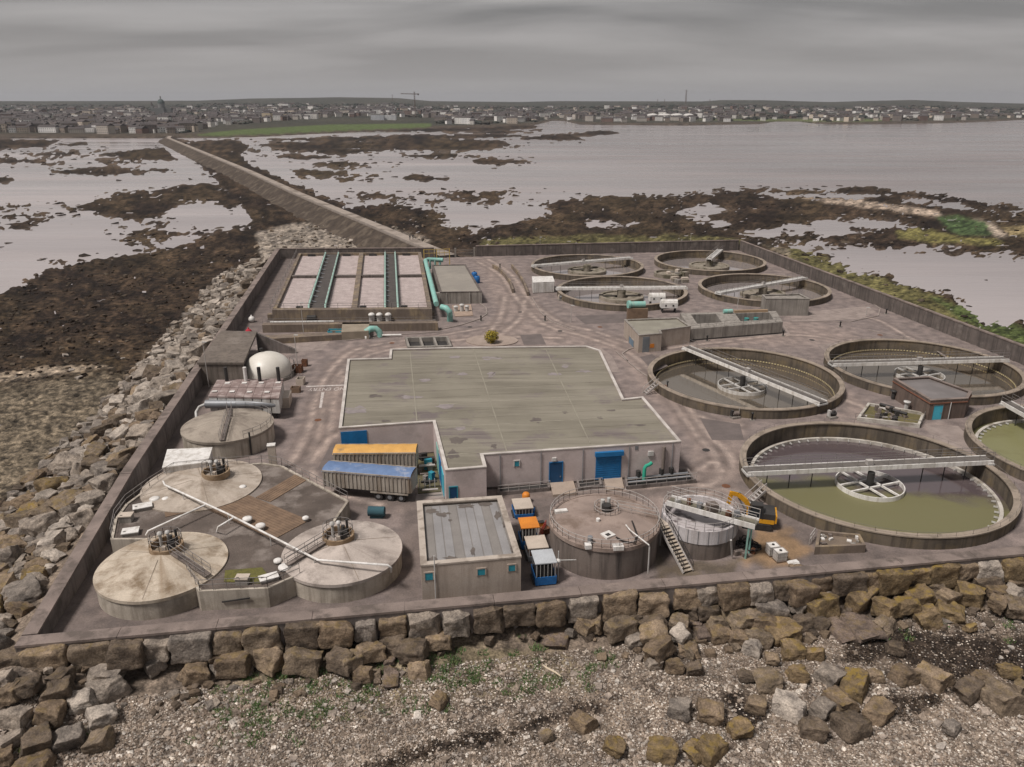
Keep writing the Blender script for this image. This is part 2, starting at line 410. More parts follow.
# ------------------------------------------------------------------ the setting: terrain, sea, yard
SEA = -4.5
PL = [(-40.6, 51.6), (99.5, 72.8), (71.0, 241.0), (-10.7, 230.6), (-23.0, 228.6), (-69.0, 227.2)]   # outer line of the sea walls
LAND = [
 [(-260, 340), (0, 291), (27, 276), (63, 264), (104, 256), (166, 246), (216, 231), (252, 221), (240, 207), (228, 199), (216, 181), (200, 165), (185, 150), (172, 140), (172, 136), (440, 245), (480, 262), (300, 300), (60, 700), (60, 1100), (-400, 1100)],
 [(-400, 600), (20, 640), (1024, 552), (1500, 500), (1500, 1100), (-400, 1100)],
 [(70, 209), (110, 193), (166, 187), (203, 181), (229, 189), (239, 206), (229, 211), (212, 201), (186, 203), (159, 214), (126, 218), (100, 213)],
 [(124, 234), (146, 228), (193, 231), (196, 234), (159, 239), (129, 238)],
 [(50, 170), (100, 167), (160, 168), (173, 170), (133, 175), (66, 174)],
 [(20, 153), (76, 152), (70, 155), (30, 155)],
 [(93, 154), (133, 149), (163, 147), (178, 160), (133, 160)],
 [(-260, 138), (0, 139), (45, 139), (60, 140), (45, 147), (0, 149), (-260, 150)],
 [(55, 144), (85, 141), (92, 144), (70, 147)],
 [(3, 214), (30, 211), (43, 212), (30, 218), (8, 219)],
 [(-20, 160), (30, 159), (28, 162), (-20, 163)],
 [(180, 140), (235, 140), (250, 146), (240, 155), (248, 163), (259, 167), (292, 184), (332, 199), (345, 206), (330, 210)],
 [(255, 145), (290, 141), (340, 143), (420, 136), (440, 137), (500, 140), (520, 146), (470, 150), (400, 150), (340, 149), (300, 150)],
 [(340, 148), (388, 148), (390, 151), (340, 154.5), (310, 153), (290, 150)],
 [(290, 170), (310, 169), (340, 172), (345, 175), (300, 176)],
 [(312, 163), (340, 161), (360, 162), (376, 164), (340, 166)],
 [(516, 138), (570, 132), (586, 140), (526, 140)],
 [(466, 160), (486, 158), (540, 162), (480, 164)],
 [(393, 178), (412, 174.5), (446, 178.5), (412, 179)],
 [(340, 131), (425, 128), (540, 125), (536, 128), (480, 132), (420, 132)],
 [(345, 204), (383, 203), (413, 205), (433, 212), (460, 213), (489, 215), (520, 207), (560, 197), (592, 196), (629, 198), (680, 192), (767, 188), (794, 191), (843, 189), (873, 186), (896, 190), (950, 195), (983, 203), (1024, 208), (1290, 228), (1290, 560), (440, 300), (345, 225)],
 [(519, 199), (546, 199), (540, 202), (522, 202)],
 [(255, 139), (420, 134), (500, 133), (540, 136), (440, 140), (330, 142)], [(-40, 178), (10, 177), (15, 180), (-40, 181)], [(0, 226), (22, 224), (26, 227), (4, 229)], [(40, 262), (55, 258), (60, 262)],
 [(265, 156), (300, 154), (330, 157), (300, 159)], [(395, 155), (440, 153), (480, 156), (430, 158)], [(545, 135), (600, 130), (620, 133), (560, 138)], [(430, 132), (520, 130), (560, 128), (500, 134)], [(345, 190), (380, 192), (400, 197), (360, 199)], [(410, 200), (440, 197), (460, 200), (430, 204)],
]
WATER = [
 [(440, 207), (500, 201), (540, 206), (550, 213), (505, 224), (465, 229), (443, 221)],
 [(587, 224), (620, 220), (640, 222), (625, 226), (600, 227)],
 [(663, 212), (700, 208), (690, 215)],
 [(684, 214), (704, 206), (740, 208), (704, 216), (730, 222), (757, 231), (774, 236), (750, 234), (717, 223), (684, 217)],
 [(757, 229), (800, 221), (845, 219), (883, 219), (923, 227), (880, 227), (830, 231), (785, 233), (776, 241), (765, 238)],
 [(768, 238), (780, 241), (850, 243), (908, 246), (1018, 255), (1290, 280), (1290, 360), (1024, 325), (985, 320), (963, 302), (919, 287), (886, 276), (853, 268), (826, 256), (799, 248)],
 [(752, 192), (800, 194), (840, 193.5), (890, 195), (830, 197), (770, 195.5)],
 [(905, 198), (960, 204), (1015, 211), (960, 208), (915, 202)],
]
GRASS = [   # polygon, colour
 ([(790, 245), (826, 258), (886, 279), (963, 305), (1024, 328), (1290, 410), (1290, 460), (1024, 356), (963, 334), (889, 306), (790, 258)], (0.090, 0.082, 0.036)),
 ([(930, 297), (963, 306), (1024, 328), (1290, 410), (1290, 450), (1024, 346), (963, 322)], (0.065, 0.085, 0.03)),
 ([(938, 217), (955, 216), (985, 222), (992, 235), (960, 237), (945, 228)], (0.045, 0.07, 0.03)),
 ([(896, 231), (920, 228), (960, 236), (1003, 240), (1000, 246), (930, 243), (900, 238)], (0.115, 0.105, 0.04)),
 ([(480, 239), (560, 237), (640, 235), (730, 237), (745, 244), (600, 247), (480, 249)], (0.088, 0.08, 0.036)),
]
SAND = [
 ([(803, 198), (850, 198), (900, 205), (945, 214), (940, 217), (890, 211), (830, 203)], (0.29, 0.235, 0.195)),
 ([(973, 219), (990, 222), (1010, 236), (1000, 240), (985, 228)], (0.30, 0.25, 0.21)),
 ([(1000, 226), (1290, 240), (1290, 255), (1010, 236)], (0.2, 0.16, 0.09)),
 ([(-200, 376), (0, 373), (40, 368), (100, 365), (112, 368), (60, 375), (0, 383), (-200, 392)], (0.23, 0.188, 0.15)),
 ([(255, 232), (340, 216), (430, 240), (430, 252), (262, 262)], (0.19, 0.165, 0.145)),
 ([(760, 243), (800, 252), (860, 274), (900, 292), (880, 296), (800, 262)], (0.2, 0.17, 0.13)),
]
FIELD = [(186, 136.3), (215, 132), (240, 129.5), (330, 124.5), (430, 123.3), (432, 127), (340, 130.8), (250, 135)]
SHINGLE = [(-400, 395), (0, 385), (90, 372), (150, 372), (110, 420), (60, 470), (0, 500), (-400, 700)]
C_X = [-400, 0, 170, 250, 330, 380, 430, 520, 538, 552, 566, 580, 640, 700, 760, 775, 800, 815, 830, 880, 950, 1000, 1024, 1400]
C_Y = [138, 138, 138, 137, 133, 131, 129, 126, 124, 120.5, 121, 124.3, 125, 125, 124, 121.5, 121.5, 123.5, 124, 124, 122.8, 121, 119.5, 116]
H_X = [-400, 0, 100, 200, 250, 340, 400, 430, 520, 560, 700, 720, 760, 830, 860, 910, 960, 1024, 1400]
H_Y = [101, 101, 101, 100.6, 98.5, 97, 98, 101, 102, 101, 101.5, 100, 100, 102, 101, 99.8, 102, 103.6, 104]
def colpx(X, Y): return 512 + F_PX * X / (Y * CP + 47 * SP)
def far_z(X, Y):
    """height of the town shore and the hills behind it; negative well before the coast"""
    p = colpx(X, Y)
    cy_ = np.interp(p, C_X, C_Y)
    Yc = 47.2 / np.tan(PITCH - np.arctan((383.5 - cy_) / F_PX))
    crest = 43 + 5.75 * (103 - np.interp(p, H_X, H_Y))
    t = Y - Yc
    tt = np.clip(t / np.maximum(5200 - Yc, 500), 0, 1)
    z = -4.4 + 3.2 * sstep(0, 45, t) + (crest + 1.2) * (0.62 * tt + 0.38 * tt * tt) + 16 * fbm(X / 420, Y / 420, 3) * sstep(150, 1200, t) * (1 - 0.8 * tt)
    z = z - 90 * np.clip((Y - 5600) / 6000, 0, 1)
    return z, t

pys = np.concatenate([np.linspace(1500, 820, 40, endpoint=False), np.linspace(820, 140, 480, endpoint=False), 103 + 37 * np.geomspace(1, 0.10, 120)])
Yr = (CAM_H + 4.2) / np.tan(PITCH - np.arctan((383.5 - pys) / F_PX))
Yr = np.concatenate([Yr, [14500]])
us = np.linspace(-1.08, 1.08, 590)
TY, TU = np.meshgrid(Yr, us, indexing='ij'); TX = TU * TY
px, py = PX(TX, TY, np.full(TX.shape, -4.2))
nb = fbm(px / 26, py / 9, 5, 0.62); ns = fbm(px / 7 + 40, py / 2.6 + 7, 4, 0.6)
m = np.full(px.shape, -14.0)
for P in LAND: m = np.maximum(m, sdpoly(px, py, P))
PATCHY = [[(182, 139), (300, 137), (430, 131), (560, 127), (548, 137), (522, 147), (470, 152), (390, 154), (330, 157), (290, 152), (262, 148), (252, 163), (235, 160)], [(345, 196), (400, 193), (470, 192), (540, 190), (570, 194), (540, 212), (480, 226), (430, 220), (380, 206)],
          [(300, 168), (350, 160), (400, 162), (380, 176), (320, 180)], [(-60, 150), (60, 148), (160, 150), (140, 163), (40, 164), (-60, 160)], [(0, 205), (60, 200), (80, 216), (20, 224), (-60, 222), (-60, 206)], [(100, 222), (200, 224), (214, 236), (160, 246), (110, 244)]]
for P in PATCHY: m = np.maximum(m, np.minimum(sdpoly(px, py, P), 0.0) - 0.5)
for P in WATER: m = np.minimum(m, -sdpoly(px, py, P))
near = np.clip((py - 130) / 60, 0.28, 1.6)
nt = fbm(px / 3.2 + 70, py / 1.3 + 31, 3, 0.6)
m = np.clip(m, -9, 9) + (nb * 12 + ns * 8 + nt * 6) * near
Z = SEA + np.clip(m * 0.11, -0.9, 0.42) + np.where(m > 0, ns * 0.35, 0)
land = m > 0
pool = (m > 1) & (fbm(px / 8 + 51, py / 2.4 + 13, 4, 0.6) > 0.235) & (py > 150) & (py < 345)
Z = np.where(pool, SEA - 0.12, Z)
# distance to the sea walls
def seg_d(a, b):
    e = np.array(b) - np.array(a); t = np.clip(((TX - a[0]) * e[0] + (TY - a[1]) * e[1]) / (e @ e), 0, 1)
    return np.hypot(TX - a[0] - t * e[0], TY - a[1] - t * e[1])
inside = sdpoly(TX, TY, PL)
d_f, d_r, d_l = seg_d(PL[0], PL[1]), seg_d(PL[1], PL[2]), seg_d(PL[5], PL[0])
d_b = np.minimum(np.minimum(seg_d(PL[2], PL[3]), seg_d(PL[3], PL[4])), seg_d(PL[4], PL[5]))
rough_n = fbm(TX / 3.0, TY / 3.0, 4)
bank = -4.1 - 0 * TX
bank = np.maximum(bank, 0.7 - 4.9 * d_l / 14.5)
FRONT = -2.0 - 0.115 * d_f + 0.35 * fbm(TX / 6, TY / 6, 3) + 0.12 * rough_n
isf = (py > 560) & (inside < 0)
bank = np.maximum(bank, np.where(d_f < 45, FRONT, -9))
bank = np.maximum(bank, -0.9 - 3.6 * d_r / 11.0)
bank = np.maximum(bank, -0.9 - 3.6 * d_b / 10.0)
Z = np.where((inside < 0) & (bank > -4.05), np.maximum(Z, bank + 0.25 * rough_n * (d_f > 6)), Z)
Z = np.where(inside > 0, -0.9 - 3.0 * np.clip(inside / 3, 0, 1), Z)
fz, ft = far_z(TX, TY)
Z = np.where(ft > 0, np.maximum(fz, Z), Z)
# colours of the ground itself
weed = np.array([0.015, 0.010, 0.008]); weed2 = np.array([0.050, 0.034, 0.023]); shing = np.array([0.135, 0.112, 0.085])
gl = np.clip(0.42 + 2.4 * fbm(px / 14 + 3, py / 7, 4), 0, 1)[..., None]
C = weed * (1 - gl) + weed2 * gl
olive = np.clip(1.8 * fbm(px / 50 + 9, py / 22, 3) + 0.1, 0, 1)[..., None]
C = C * (1 - 0.55 * olive) + np.array([0.058, 0.043, 0.023]) * 0.55 * olive
def blend(w, c):
    # lays colour c over the ground with weight w
    global C
    C = C * (1 - w[..., None]) + np.array(c) * w[..., None]
edge = ns * 7 + nb * 5
wetm = sstep(1.6, 0.1, m) * (py < 520); blend(wetm * 0.4, (0.105, 0.085, 0.075))     # wet mud at the tide line, its sheen painted in as a paler tone
for P, c in SAND: blend(sstep(-2, 3, sdpoly(px, py, P) + edge * 0.6), c)
for P, c in GRASS: blend(sstep(-2, 3, sdpoly(px, py, P) + edge * 0.8), c)
blend(sstep(-6, 12, sdpoly(px, py, SHINGLE) + edge * 2) * 0.85, shing)
wl_ = sstep(19, 9, d_l + 5 * nb) * (inside < 0); blend(wl_ * 0.8, (0.085, 0.069, 0.056))
# the shingle beach below the front wall
pxb, pyb = PX(TX, TY, Z)
fb = ((py > 545) & (inside < 0) & (d_f < 40) & (TX > -60)).astype(float); blend(fb, (0.165, 0.133, 0.11))
gp = sstep(0.06, 0.2, fbm(TX / 7 + 5, TY / 5, 4)); blend(fb * gp * 0.55, (0.20, 0.168, 0.145))
WET = [[(480, 738), (545, 718), (590, 700), (620, 698), (600, 712), (540, 728), (480, 745)], [(360, 765), (430, 742), (520, 730), (500, 738), (440, 752), (400, 764)],
       [(842, 640), (880, 632), (960, 634), (1040, 640), (1040, 690), (985, 672), (950, 690), (900, 662), (845, 660)],
       [(720, 690), (745, 690), (770, 720), (740, 725)], [(880, 700), (945, 690), (930, 712), (890, 715)], [(1000, 690), (1040, 680), (1040, 700)]]
for P in WET: blend(fb * sstep(-4, 5, sdpoly(pxb, pyb, P) + edge * 2.6) * 0.9, (0.030, 0.022, 0.018))
MOSS = [[(370, 640), (440, 640), (560, 650), (600, 690), (470, 700), (330, 720), (210, 740), (190, 700), (260, 670)]]
for P in MOSS: blend(fb * sstep(-10, 14, sdpoly(pxb, pyb, P) + edge * 3) * 0.5, (0.14, 0.12, 0.065))
C = C * np.where((fb < .5) & (py < 600), np.clip(1 + 2.6 * nt + 1.6 * ns, .35, 2.4), 1.0)[..., None]     # tufts and hollows of the weed
# town shore, field, wooded hills
fl = sstep(0, 30, ft)
vg = np.clip(0.5 + 1.6 * fbm(TX / 160, TY / 160, 4), 0, 1)[..., None]
FL = np.array([0.030, 0.032, 0.027]) * (1 - vg) + np.array([0.055, 0.051, 0.04]) * vg
C = C * (1 - fl[..., None]) + FL * fl[..., None]
blend(sstep(0, 12, ft) * sstep(110, 40, ft) * 0.8, np.array([0.07, 0.054, 0.043]))
pfx, pfy = PX(TX, TY, Z)
blend(sstep(-0.6, 0.6, sdpoly(pfx, pfy, FIELD)), (0.074, 0.10, 0.038))
blend(sstep(-0.8, 0.4, sdpoly(pfx, pfy, [(690, 119.5), (860, 119), (900, 120.3), (860, 121.5), (760, 121)])) * 0.8, (0.10, 0.12, 0.05))
nr, nc = TX.shape
ii = (np.arange(nr - 1)[:, None] * nc + np.arange(nc - 1)[None, :]).ravel()
Fq = np.stack([ii, ii + 1, ii + nc + 1, ii + nc], 1)

# ground material: vertex colours broken up at three scales, wet gloss low down
gm = bpy.data.materials.new('shore_ground'); n, l = nodes_of(gm); bs = n['Principled BSDF']
geo = n.new('ShaderNodeNewGeometry'); pos = geo.outputs['Position']
at = n.new('ShaderNodeAttribute'); at.attribute_name = 'Col'
base = at.outputs['Color']
for sc, lo, hi, a, b in ((0.11, 0.35, 0.65, 0.72, 1.3), (0.75, 0.36, 0.64, 0.45, 1.7), (4.5, 0.33, 0.67, 0.6, 1.45)):
    f, _ = noise_fac(n, l, pos, sc, 7, lo, hi, 0.6)
    base_new = n.new('ShaderNodeMixRGB'); base_new.blend_type = 'MULTIPLY'; base_new.inputs[0].default_value = 1
    l.new(base, base_new.inputs[1]); l.new(ramp_mix(n, l, f, (a, a, a), (b, b * 0.99, b * 0.96)), base_new.inputs[2])
    base = base_new.outputs[0]
l.new(base, bs.inputs['Base Color']); bs.inputs['Roughness'].default_value = 0.85
bs.inputs['Specular IOR Level'].default_value = 0.15
t = n.new('ShaderNodeTexNoise'); t.inputs['Scale'].default_value = 2.2; t.inputs['Detail'].default_value = 8; l.new(pos, t.inputs['Vector'])
bp = n.new('ShaderNodeBump'); bp.inputs['Distance'].default_value = 0.4; l.new(t.outputs['Fac'], bp.inputs['Height']); l.new(bp.outputs[0], bs.inputs['Normal'])
o = tris_obj('ground', np.stack([TX, TY, Z], -1).reshape(-1, 3), Fq, gm, C.reshape(-1, 3), smooth=True)
tag(o, 'dark seaweed flats, shingle beach and far green shore', 'ground', kind='structure')
def ground_z(x, y):
    """height of the built terrain near a point"""
    i = int(np.clip(np.searchsorted(Yr, y), 1, nr - 1)); 
    if abs(Yr[i - 1] - y) < abs(Yr[i] - y): i -= 1
    j = int(np.clip(round((x / y + 1.08) / 2.16 * (nc - 1)), 0, nc - 1))
    return float(Z[i, j])

# sea
sm_ = bpy.data.materials.new('sea_water'); n, l = nodes_of(sm_); bs = n['Principled BSDF']
geo = n.new('ShaderNodeNewGeometry'); pos = geo.outputs['Position']
f, _ = noise_fac(n, l, scaled(n, l, pos, (0.003, 0.016, 1)), 1.0, 6, 0.35, 0.65)
shal = ramp_mix(n, l, f, (0.325, 0.29, 0.285), (0.43, 0.39, 0.382))
deep = ramp_mix(n, l, f, (0.20, 0.175, 0.171), (0.285, 0.252, 0.247))     # the deeper open bay is darker than the shallows by the causeway
dp = n.new('ShaderNodeVectorMath'); dp.operation = 'DOT_PRODUCT'; dp.inputs[1].default_value = (0.0022, 0.0008, 0); l.new(pos, dp.inputs[0])
dr_ = n.new('ShaderNodeMapRange'); dr_.inputs[1].default_value = 0.1; dr_.inputs[2].default_value = 1.0; l.new(dp.outputs['Value'], dr_.inputs[0])
l.new(ramp_mix(n, l, dr_.outputs[0], shal, deep), bs.inputs['Base Color'])
fr, _ = noise_fac(n, l, scaled(n, l, pos, (0.006, 0.03, 1)), 1.0, 6, 0.38, 0.66)
mr = n.new('ShaderNodeMapRange'); mr.inputs[3].default_value = 0.06; mr.inputs[4].default_value = 0.34; l.new(fr, mr.inputs[0]); l.new(mr.outputs[0], bs.inputs['Roughness']); bs.inputs['IOR'].default_value = 1.33
t = n.new('ShaderNodeTexNoise'); t.inputs['Scale'].default_value = 0.35; t.inputs['Detail'].default_value = 7
l.new(scaled(n, l, pos, (0.3, 1, 1)), t.inputs['Vector'])
bp = n.new('ShaderNodeBump'); bp.inputs['Distance'].default_value = 0.14; bp.inputs['Strength'].default_value = 0.7
l.new(t.outputs['Fac'], bp.inputs['Height']); l.new(bp.outputs[0], bs.inputs['Normal'])
sv = np.array([(-9000, 5, SEA), (9000, 5, SEA), (9000, 16000, SEA), (-9000, 16000, SEA)], float)
tag(tris_obj('sea', sv, np.array([[0, 1, 2, 3]]), sm_), 'calm pale grey tidal water of the bay', 'sea', kind='structure')

# plant yard
CL = {'A': (43.3, 84.1), 'B': (37.6, 118.9), 'C': (69.2, 124.3), 'D': (75.6, 90.6), 'E': (20.6, 210.8), 'F': (26.0, 180.4), 'G': (55.7, 217.3), 'H': (60.6, 183.6)}
CR = 15.3
cell = 0.42
gx = np.arange(-70, 100, cell); gy = np.arange(51, 242, cell)
YY, XX = np.meshgrid(gy, gx, indexing='ij')
yin = sdpoly(XX, YY, PL)
keep = yin > 0.5
for c in CL.values(): keep &= np.hypot(XX - c[0], YY - c[1]) > CR - 0.42
qk = keep[:-1, :-1] & keep[1:, :-1] & keep[:-1, 1:] & keep[1:, 1:]
yx, yy_ = PX(XX, YY, np.zeros_like(XX))
nA = fbm(XX / 14, YY / 14, 6, 0.62); nB = fbm(XX / 1.1, YY / 1.1, 3)
YC = np.zeros(XX.shape + (3,)) + np.array([0.182, 0.150, 0.141])
def yb(w, c):
    global YC
    YC = YC * (1 - w[..., None]) + np.array(c) * w[..., None]
yb(np.clip(0.5 + 2.4 * nA, 0, 1) * 0.45, (0.215, 0.175, 0.16))
ROADP = [[(478, 258), (505, 262), (532, 296), (552, 320), (600, 334), (655, 352), (700, 418), (745, 420), (748, 470), (730, 500), (690, 498), (690, 440), (640, 385), (610, 350), (585, 344), (480, 345), (470, 338), (500, 312), (488, 288)],
         [(352, 346), (470, 334), (480, 345), (392, 350), (346, 362), (338, 430), (330, 450), (285, 470), (300, 430), (318, 385), (338, 352)],
         [(420, 470), (540, 488), (740, 492), (745, 520), (550, 498), (415, 510), (395, 515), (350, 500)],
         [(838, 395), (850, 392), (872, 408), (860, 420), (830, 420), (846, 408)], [(925, 420), (965, 425), (985, 455), (960, 450), (925, 432)], [(690, 250), (740, 244), (745, 250), (700, 255)],
         [(640, 345), (800, 322), (850, 330), (870, 345), (740, 345), (690, 350)]]
for P in ROADP: yb(sstep(-6, 6, sdpoly(yx, yy_, P) + nB * 6) * 0.6, (0.27, 0.215, 0.19))
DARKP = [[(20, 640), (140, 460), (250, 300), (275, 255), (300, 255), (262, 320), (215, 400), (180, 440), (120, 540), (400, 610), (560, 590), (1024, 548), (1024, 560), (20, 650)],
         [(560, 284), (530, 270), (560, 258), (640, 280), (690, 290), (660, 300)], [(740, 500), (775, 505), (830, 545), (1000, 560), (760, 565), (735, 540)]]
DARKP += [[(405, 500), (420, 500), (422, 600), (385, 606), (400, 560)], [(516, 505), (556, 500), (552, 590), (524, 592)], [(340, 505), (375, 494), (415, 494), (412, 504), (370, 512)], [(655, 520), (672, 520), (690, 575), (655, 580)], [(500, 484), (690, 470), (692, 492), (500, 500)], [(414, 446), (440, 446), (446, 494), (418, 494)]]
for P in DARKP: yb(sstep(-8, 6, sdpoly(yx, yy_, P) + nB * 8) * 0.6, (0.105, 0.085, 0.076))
yb(sstep(-4, 6, sdpoly(yx, yy_, [(758, 528), (790, 530), (812, 552), (790, 566), (742, 566)]) + nB * 16) * 0.75, (0.26, 0.165, 0.085))
yb(sstep(-4, 6, sdpoly(yx, yy_, [(655, 545), (670, 560), (740, 560), (735, 575), (660, 580)]) + nB * 16) * 0.75, (0.10, 0.078, 0.05))
TR = [([(300, 470), (318, 440), (326, 400), (345, 368), (380, 352), (440, 342), (500, 337), (560, 338)], 0.3), ([(322, 458), (331, 425), (334, 398), (344, 376)], 0.3),
      ([(292, 462), (310, 425), (318, 392), (338, 362), (365, 347), (430, 337), (500, 325)], 0.3), ([(345, 430), (330, 440), (318, 452), (312, 470), (330, 490), (380, 505)], 0.35),
      ([(478, 262), (500, 275), (518, 300), (545, 325), (590, 338), (640, 360), (690, 425), (715, 455), (715, 478), (690, 490)], 0.35),
      ([(488, 259), (512, 275), (530, 300), (560, 322), (600, 333), (650, 355), (700, 425), (728, 452), (731, 472), (712, 492), (680, 498)], 0.35),
      ([(500, 335), (520, 318), (525, 300)], 0.3), ([(486, 335), (500, 318), (505, 296)], 0.3),
      ([(420, 490), (480, 485), (560, 492), (640, 488), (690, 484), (735, 492)], 0.35), ([(700, 470), (712, 462), (722, 470), (716, 482), (702, 486)], 0.25),
      ([(640, 352), (720, 342), (800, 335), (880, 350), (900, 362)], 0.35), ([(820, 320), (870, 318), (905, 335), (935, 352)], 0.3),
      ([(845, 400), (870, 410), (880, 418)], 0.5), ([(650, 360), (690, 410), (740, 425)], 0.3)]
for line, w in TR:
    dd = np.full(XX.shape, 1e9); W = [G(*p) for p in line]
    # smooth the line
    S = []
    for i in range(len(W) - 1):
        p0, p1, p2, p3 = W[max(i - 1, 0)], W[i], W[i + 1], W[min(i + 2, len(W) - 1)]
        for k in range(6):
            t_ = k / 6
            S.append(0.5 * ((2 * p1) + (p2 - p0) * t_ + (2 * p0 - 5 * p1 + 4 * p2 - p3) * t_ ** 2 + (3 * p1 - p0 - 3 * p2 + p3) * t_ ** 3))
    S.append(W[-1])
    for a, b in zip(S[:-1], S[1:]):
        e = np.array([b.x - a.x, b.y - a.y]); L = e @ e + 1e-9
        q = np.clip(((XX - a.x) * e[0] + (YY - a.y) * e[1]) / L, 0, 1)
        dd = np.minimum(dd, np.hypot(XX - a.x - q * e[0], YY - a.y - q * e[1]))
    yb(np.exp(-(dd / (w * 1.3)) ** 2) * np.clip(0.65 + 1.6 * nB, 0, 0.9), (0.35, 0.285, 0.25))
    yb(np.exp(-((dd - 1.0) / 0.5) ** 2) * np.clip(0.4 + 1.2 * nB, 0, 0.6), (0.11, 0.087, 0.078))
YC *= (1 + 0.5 * nB)[..., None]
idx = np.arange(XX.size).reshape(XX.shape)
Fy = np.stack([idx[:-1, :-1][qk], idx[:-1, 1:][qk], idx[1:, 1:][qk], idx[1:, :-1][qk]], 1)
use = np.unique(Fy); remap = np.zeros(XX.size, int); remap[use] = np.arange(len(use))
YV = np.stack([XX, YY, 0.0 * XX], -1).reshape(-1, 3)[use]
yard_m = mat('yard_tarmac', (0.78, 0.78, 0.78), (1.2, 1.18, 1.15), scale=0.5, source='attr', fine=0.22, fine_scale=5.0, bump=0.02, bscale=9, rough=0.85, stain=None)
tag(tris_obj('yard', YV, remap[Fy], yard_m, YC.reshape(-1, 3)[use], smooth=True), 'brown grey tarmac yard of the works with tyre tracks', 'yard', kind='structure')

# ------------------------------------------------------------------ sea walls
def wall_run(name, label, a, b, th, z0, za, zb, m_, plen, side):
    """a straight wall with panels and coping; side +1 thickens to the left of a->b"""
    a, b = Vector((a[0], a[1])), Vector((b[0], b[1])); d = (b - a); L = d.length; d.normalize()
    nrm = Vector((-d.y, d.x)) * side
    t = thing(name, (a.x, a.y, 0), label, 'wall')
    k = max(1, round(L / plen))
    for i in range(k):
        s0, s1 = L * i / k + 0.02, L * (i + 1) / k - 0.02
        h0, h1 = (za + (zb - za) * s / L for s in (s0, s1))
        p = [a + d * s0, a + d * s1, a + d * s1 + nrm * th, a + d * s0 + nrm * th]
        if side < 0: p = [p[0], p[3], p[2], p[1]]; hs = [h0, h0, h1, h1]
        else: hs = [h0, h1, h1, h0]
        MB().hexa([(q.x, q.y, z0) for q in p], [(q.x, q.y, h - 0.22) for q, h in zip(p, hs)]).build('wall_panel', m_, t)
        e = 0.07
        p = [a + d * s0 - nrm * e, a + d * s1 - nrm * e, a + d * s1 + nrm * (th + e), a + d * s0 + nrm * (th + e)]
        if side < 0: p = [p[0], p[3], p[2], p[1]]
        MB().hexa([(q.x, q.y, h - 0.217) for q, h in zip(p, hs)], [(q.x, q.y, h) for q, h in zip(p, hs)]).build('coping', coping_m, t)
    return t
wall_run('sea_wall', 'long concrete sea wall with wide coping behind the front row of boulders', (-40.3, 51.75), (99.2, 72.9), 1.15, -3.2, 1.7, 1.7, concrete_wall, 8.0, 1)
wall_run('sea_wall', 'sea wall beside the boulder slope, rising from the corner by the stained cream tank', (-40.45, 53.1), (-44.9, 80.0), 1.1, -3.0, 1.7, 3.0, concrete_wall, 7.0, -1)
wall_run('sea_wall', 'high sea wall between the boulder slope and the aeration tanks', (-44.95, 80.1), (-68.9, 225.6), 1.1, -3.0, 3.0, 3.0, concrete_wall, 8.0, -1)
wall_run('sea_wall', 'wall closing the yard behind the aeration tanks', (-68.9, 227.0), (-23.0, 228.4), 0.6, -3.0, 3.0, 3.0, dark_wall, 8.0, -1)
wall_run('sea_wall', 'dark weathered wall between the gate and the corner beyond the farthest round tanks', (-10.7, 230.0), (70.2, 240.4), 0.6, -3.0, 3.2, 3.2, dark_wall, 9.0, 1)
wall_run('sea_wall', 'dark weathered wall along the grassy bank by the tidal inlet', (70.4, 239.6), (98.6, 73.9), 0.6, -3.0, 3.2, 3.2, dark_wall, 9.0, 1)
# gate at the causeway
g = thing('entrance_gate', (-17, 229.5, 0), 'double mesh entrance gate at the end of the causeway', 'gate')
for p in ((-22.6, 228.6), (-16.8, 229.4), (-11.2, 230.1)): MB().box((p[0], p[1], 0), (0.5, 0.5, 2.6), 0.13).build('post', concrete, g)
for a, b in (((-22.2, 228.65), (-17.1, 229.35)), ((-16.5, 229.45), (-11.6, 230.05))):
    mb = MB()
    for k in range(19):
        q = lerp2(a, b, k / 18); mb.bar((*q, 0.15), (*q, 2.1), 0.05)
    for z_ in (0.2, 1.15, 2.05): mb.bar((*a, z_), (*b, z_), 0.07)
    mb.build('gate_leaf', rail_m, g)

# ------------------------------------------------------------------ causeway
cw_m = mat('causeway_track', (0.33, 0.28, 0.24), (0.27, 0.23, 0.195), scale=0.3, stain=(0.17, 0.14, 0.115), stain_scale=0.12)
cw_bank = mat('causeway_bank', (0.066, 0.049, 0.036), (0.038, 0.028, 0.021), scale=0.35, stain=(0.10, 0.078, 0.058), stain_scale=0.18, bump=0.15, bscale=1.2)
cw_par = mat('causeway_parapet', (0.20, 0.17, 0.145), (0.15, 0.125, 0.108), scale=0.3)
cwl = [(-470, 1120), (-445, 1055), (-174, 534), (-106, 398), (-73, 335), (-43.6, 279.3), (-29, 251), (-18, 231)]
def strip(mb, line, prof):
    """prof: list of (offset to the left of travel, z)"""
    vs = []; k = len(prof)
    for i, p in enumerate(line):
        a = Vector(line[max(i - 1, 0)]); b = Vector(line[min(i + 1, len(line) - 1)]); d = (b - a).normalized(); nn = Vector((-d.y, d.x))
        w_ = [0.0 if q in (0, k - 1) or z_ > .2 else 1.0 for q, (o_, z_) in enumerate(prof)]
        vs += [(p[0] + nn.x * (o_ + f_ * 1.2 * mnoise.noise((p[0] * .08, p[1] * .08, o_))), p[1] + nn.y * o_, z_ + f_ * .5 * mnoise.noise((p[0] * .11, p[1] * .11, o_ + 5))) for (o_, z_), f_ in zip(prof, w_)]
    fs = [(i * k + q, i * k + q + 1, (i + 1) * k + q + 1, (i + 1) * k + q) for i in range(len(line) - 1) for q in range(k - 1)]
    mb.add(vs, fs, True); return mb
dense = []
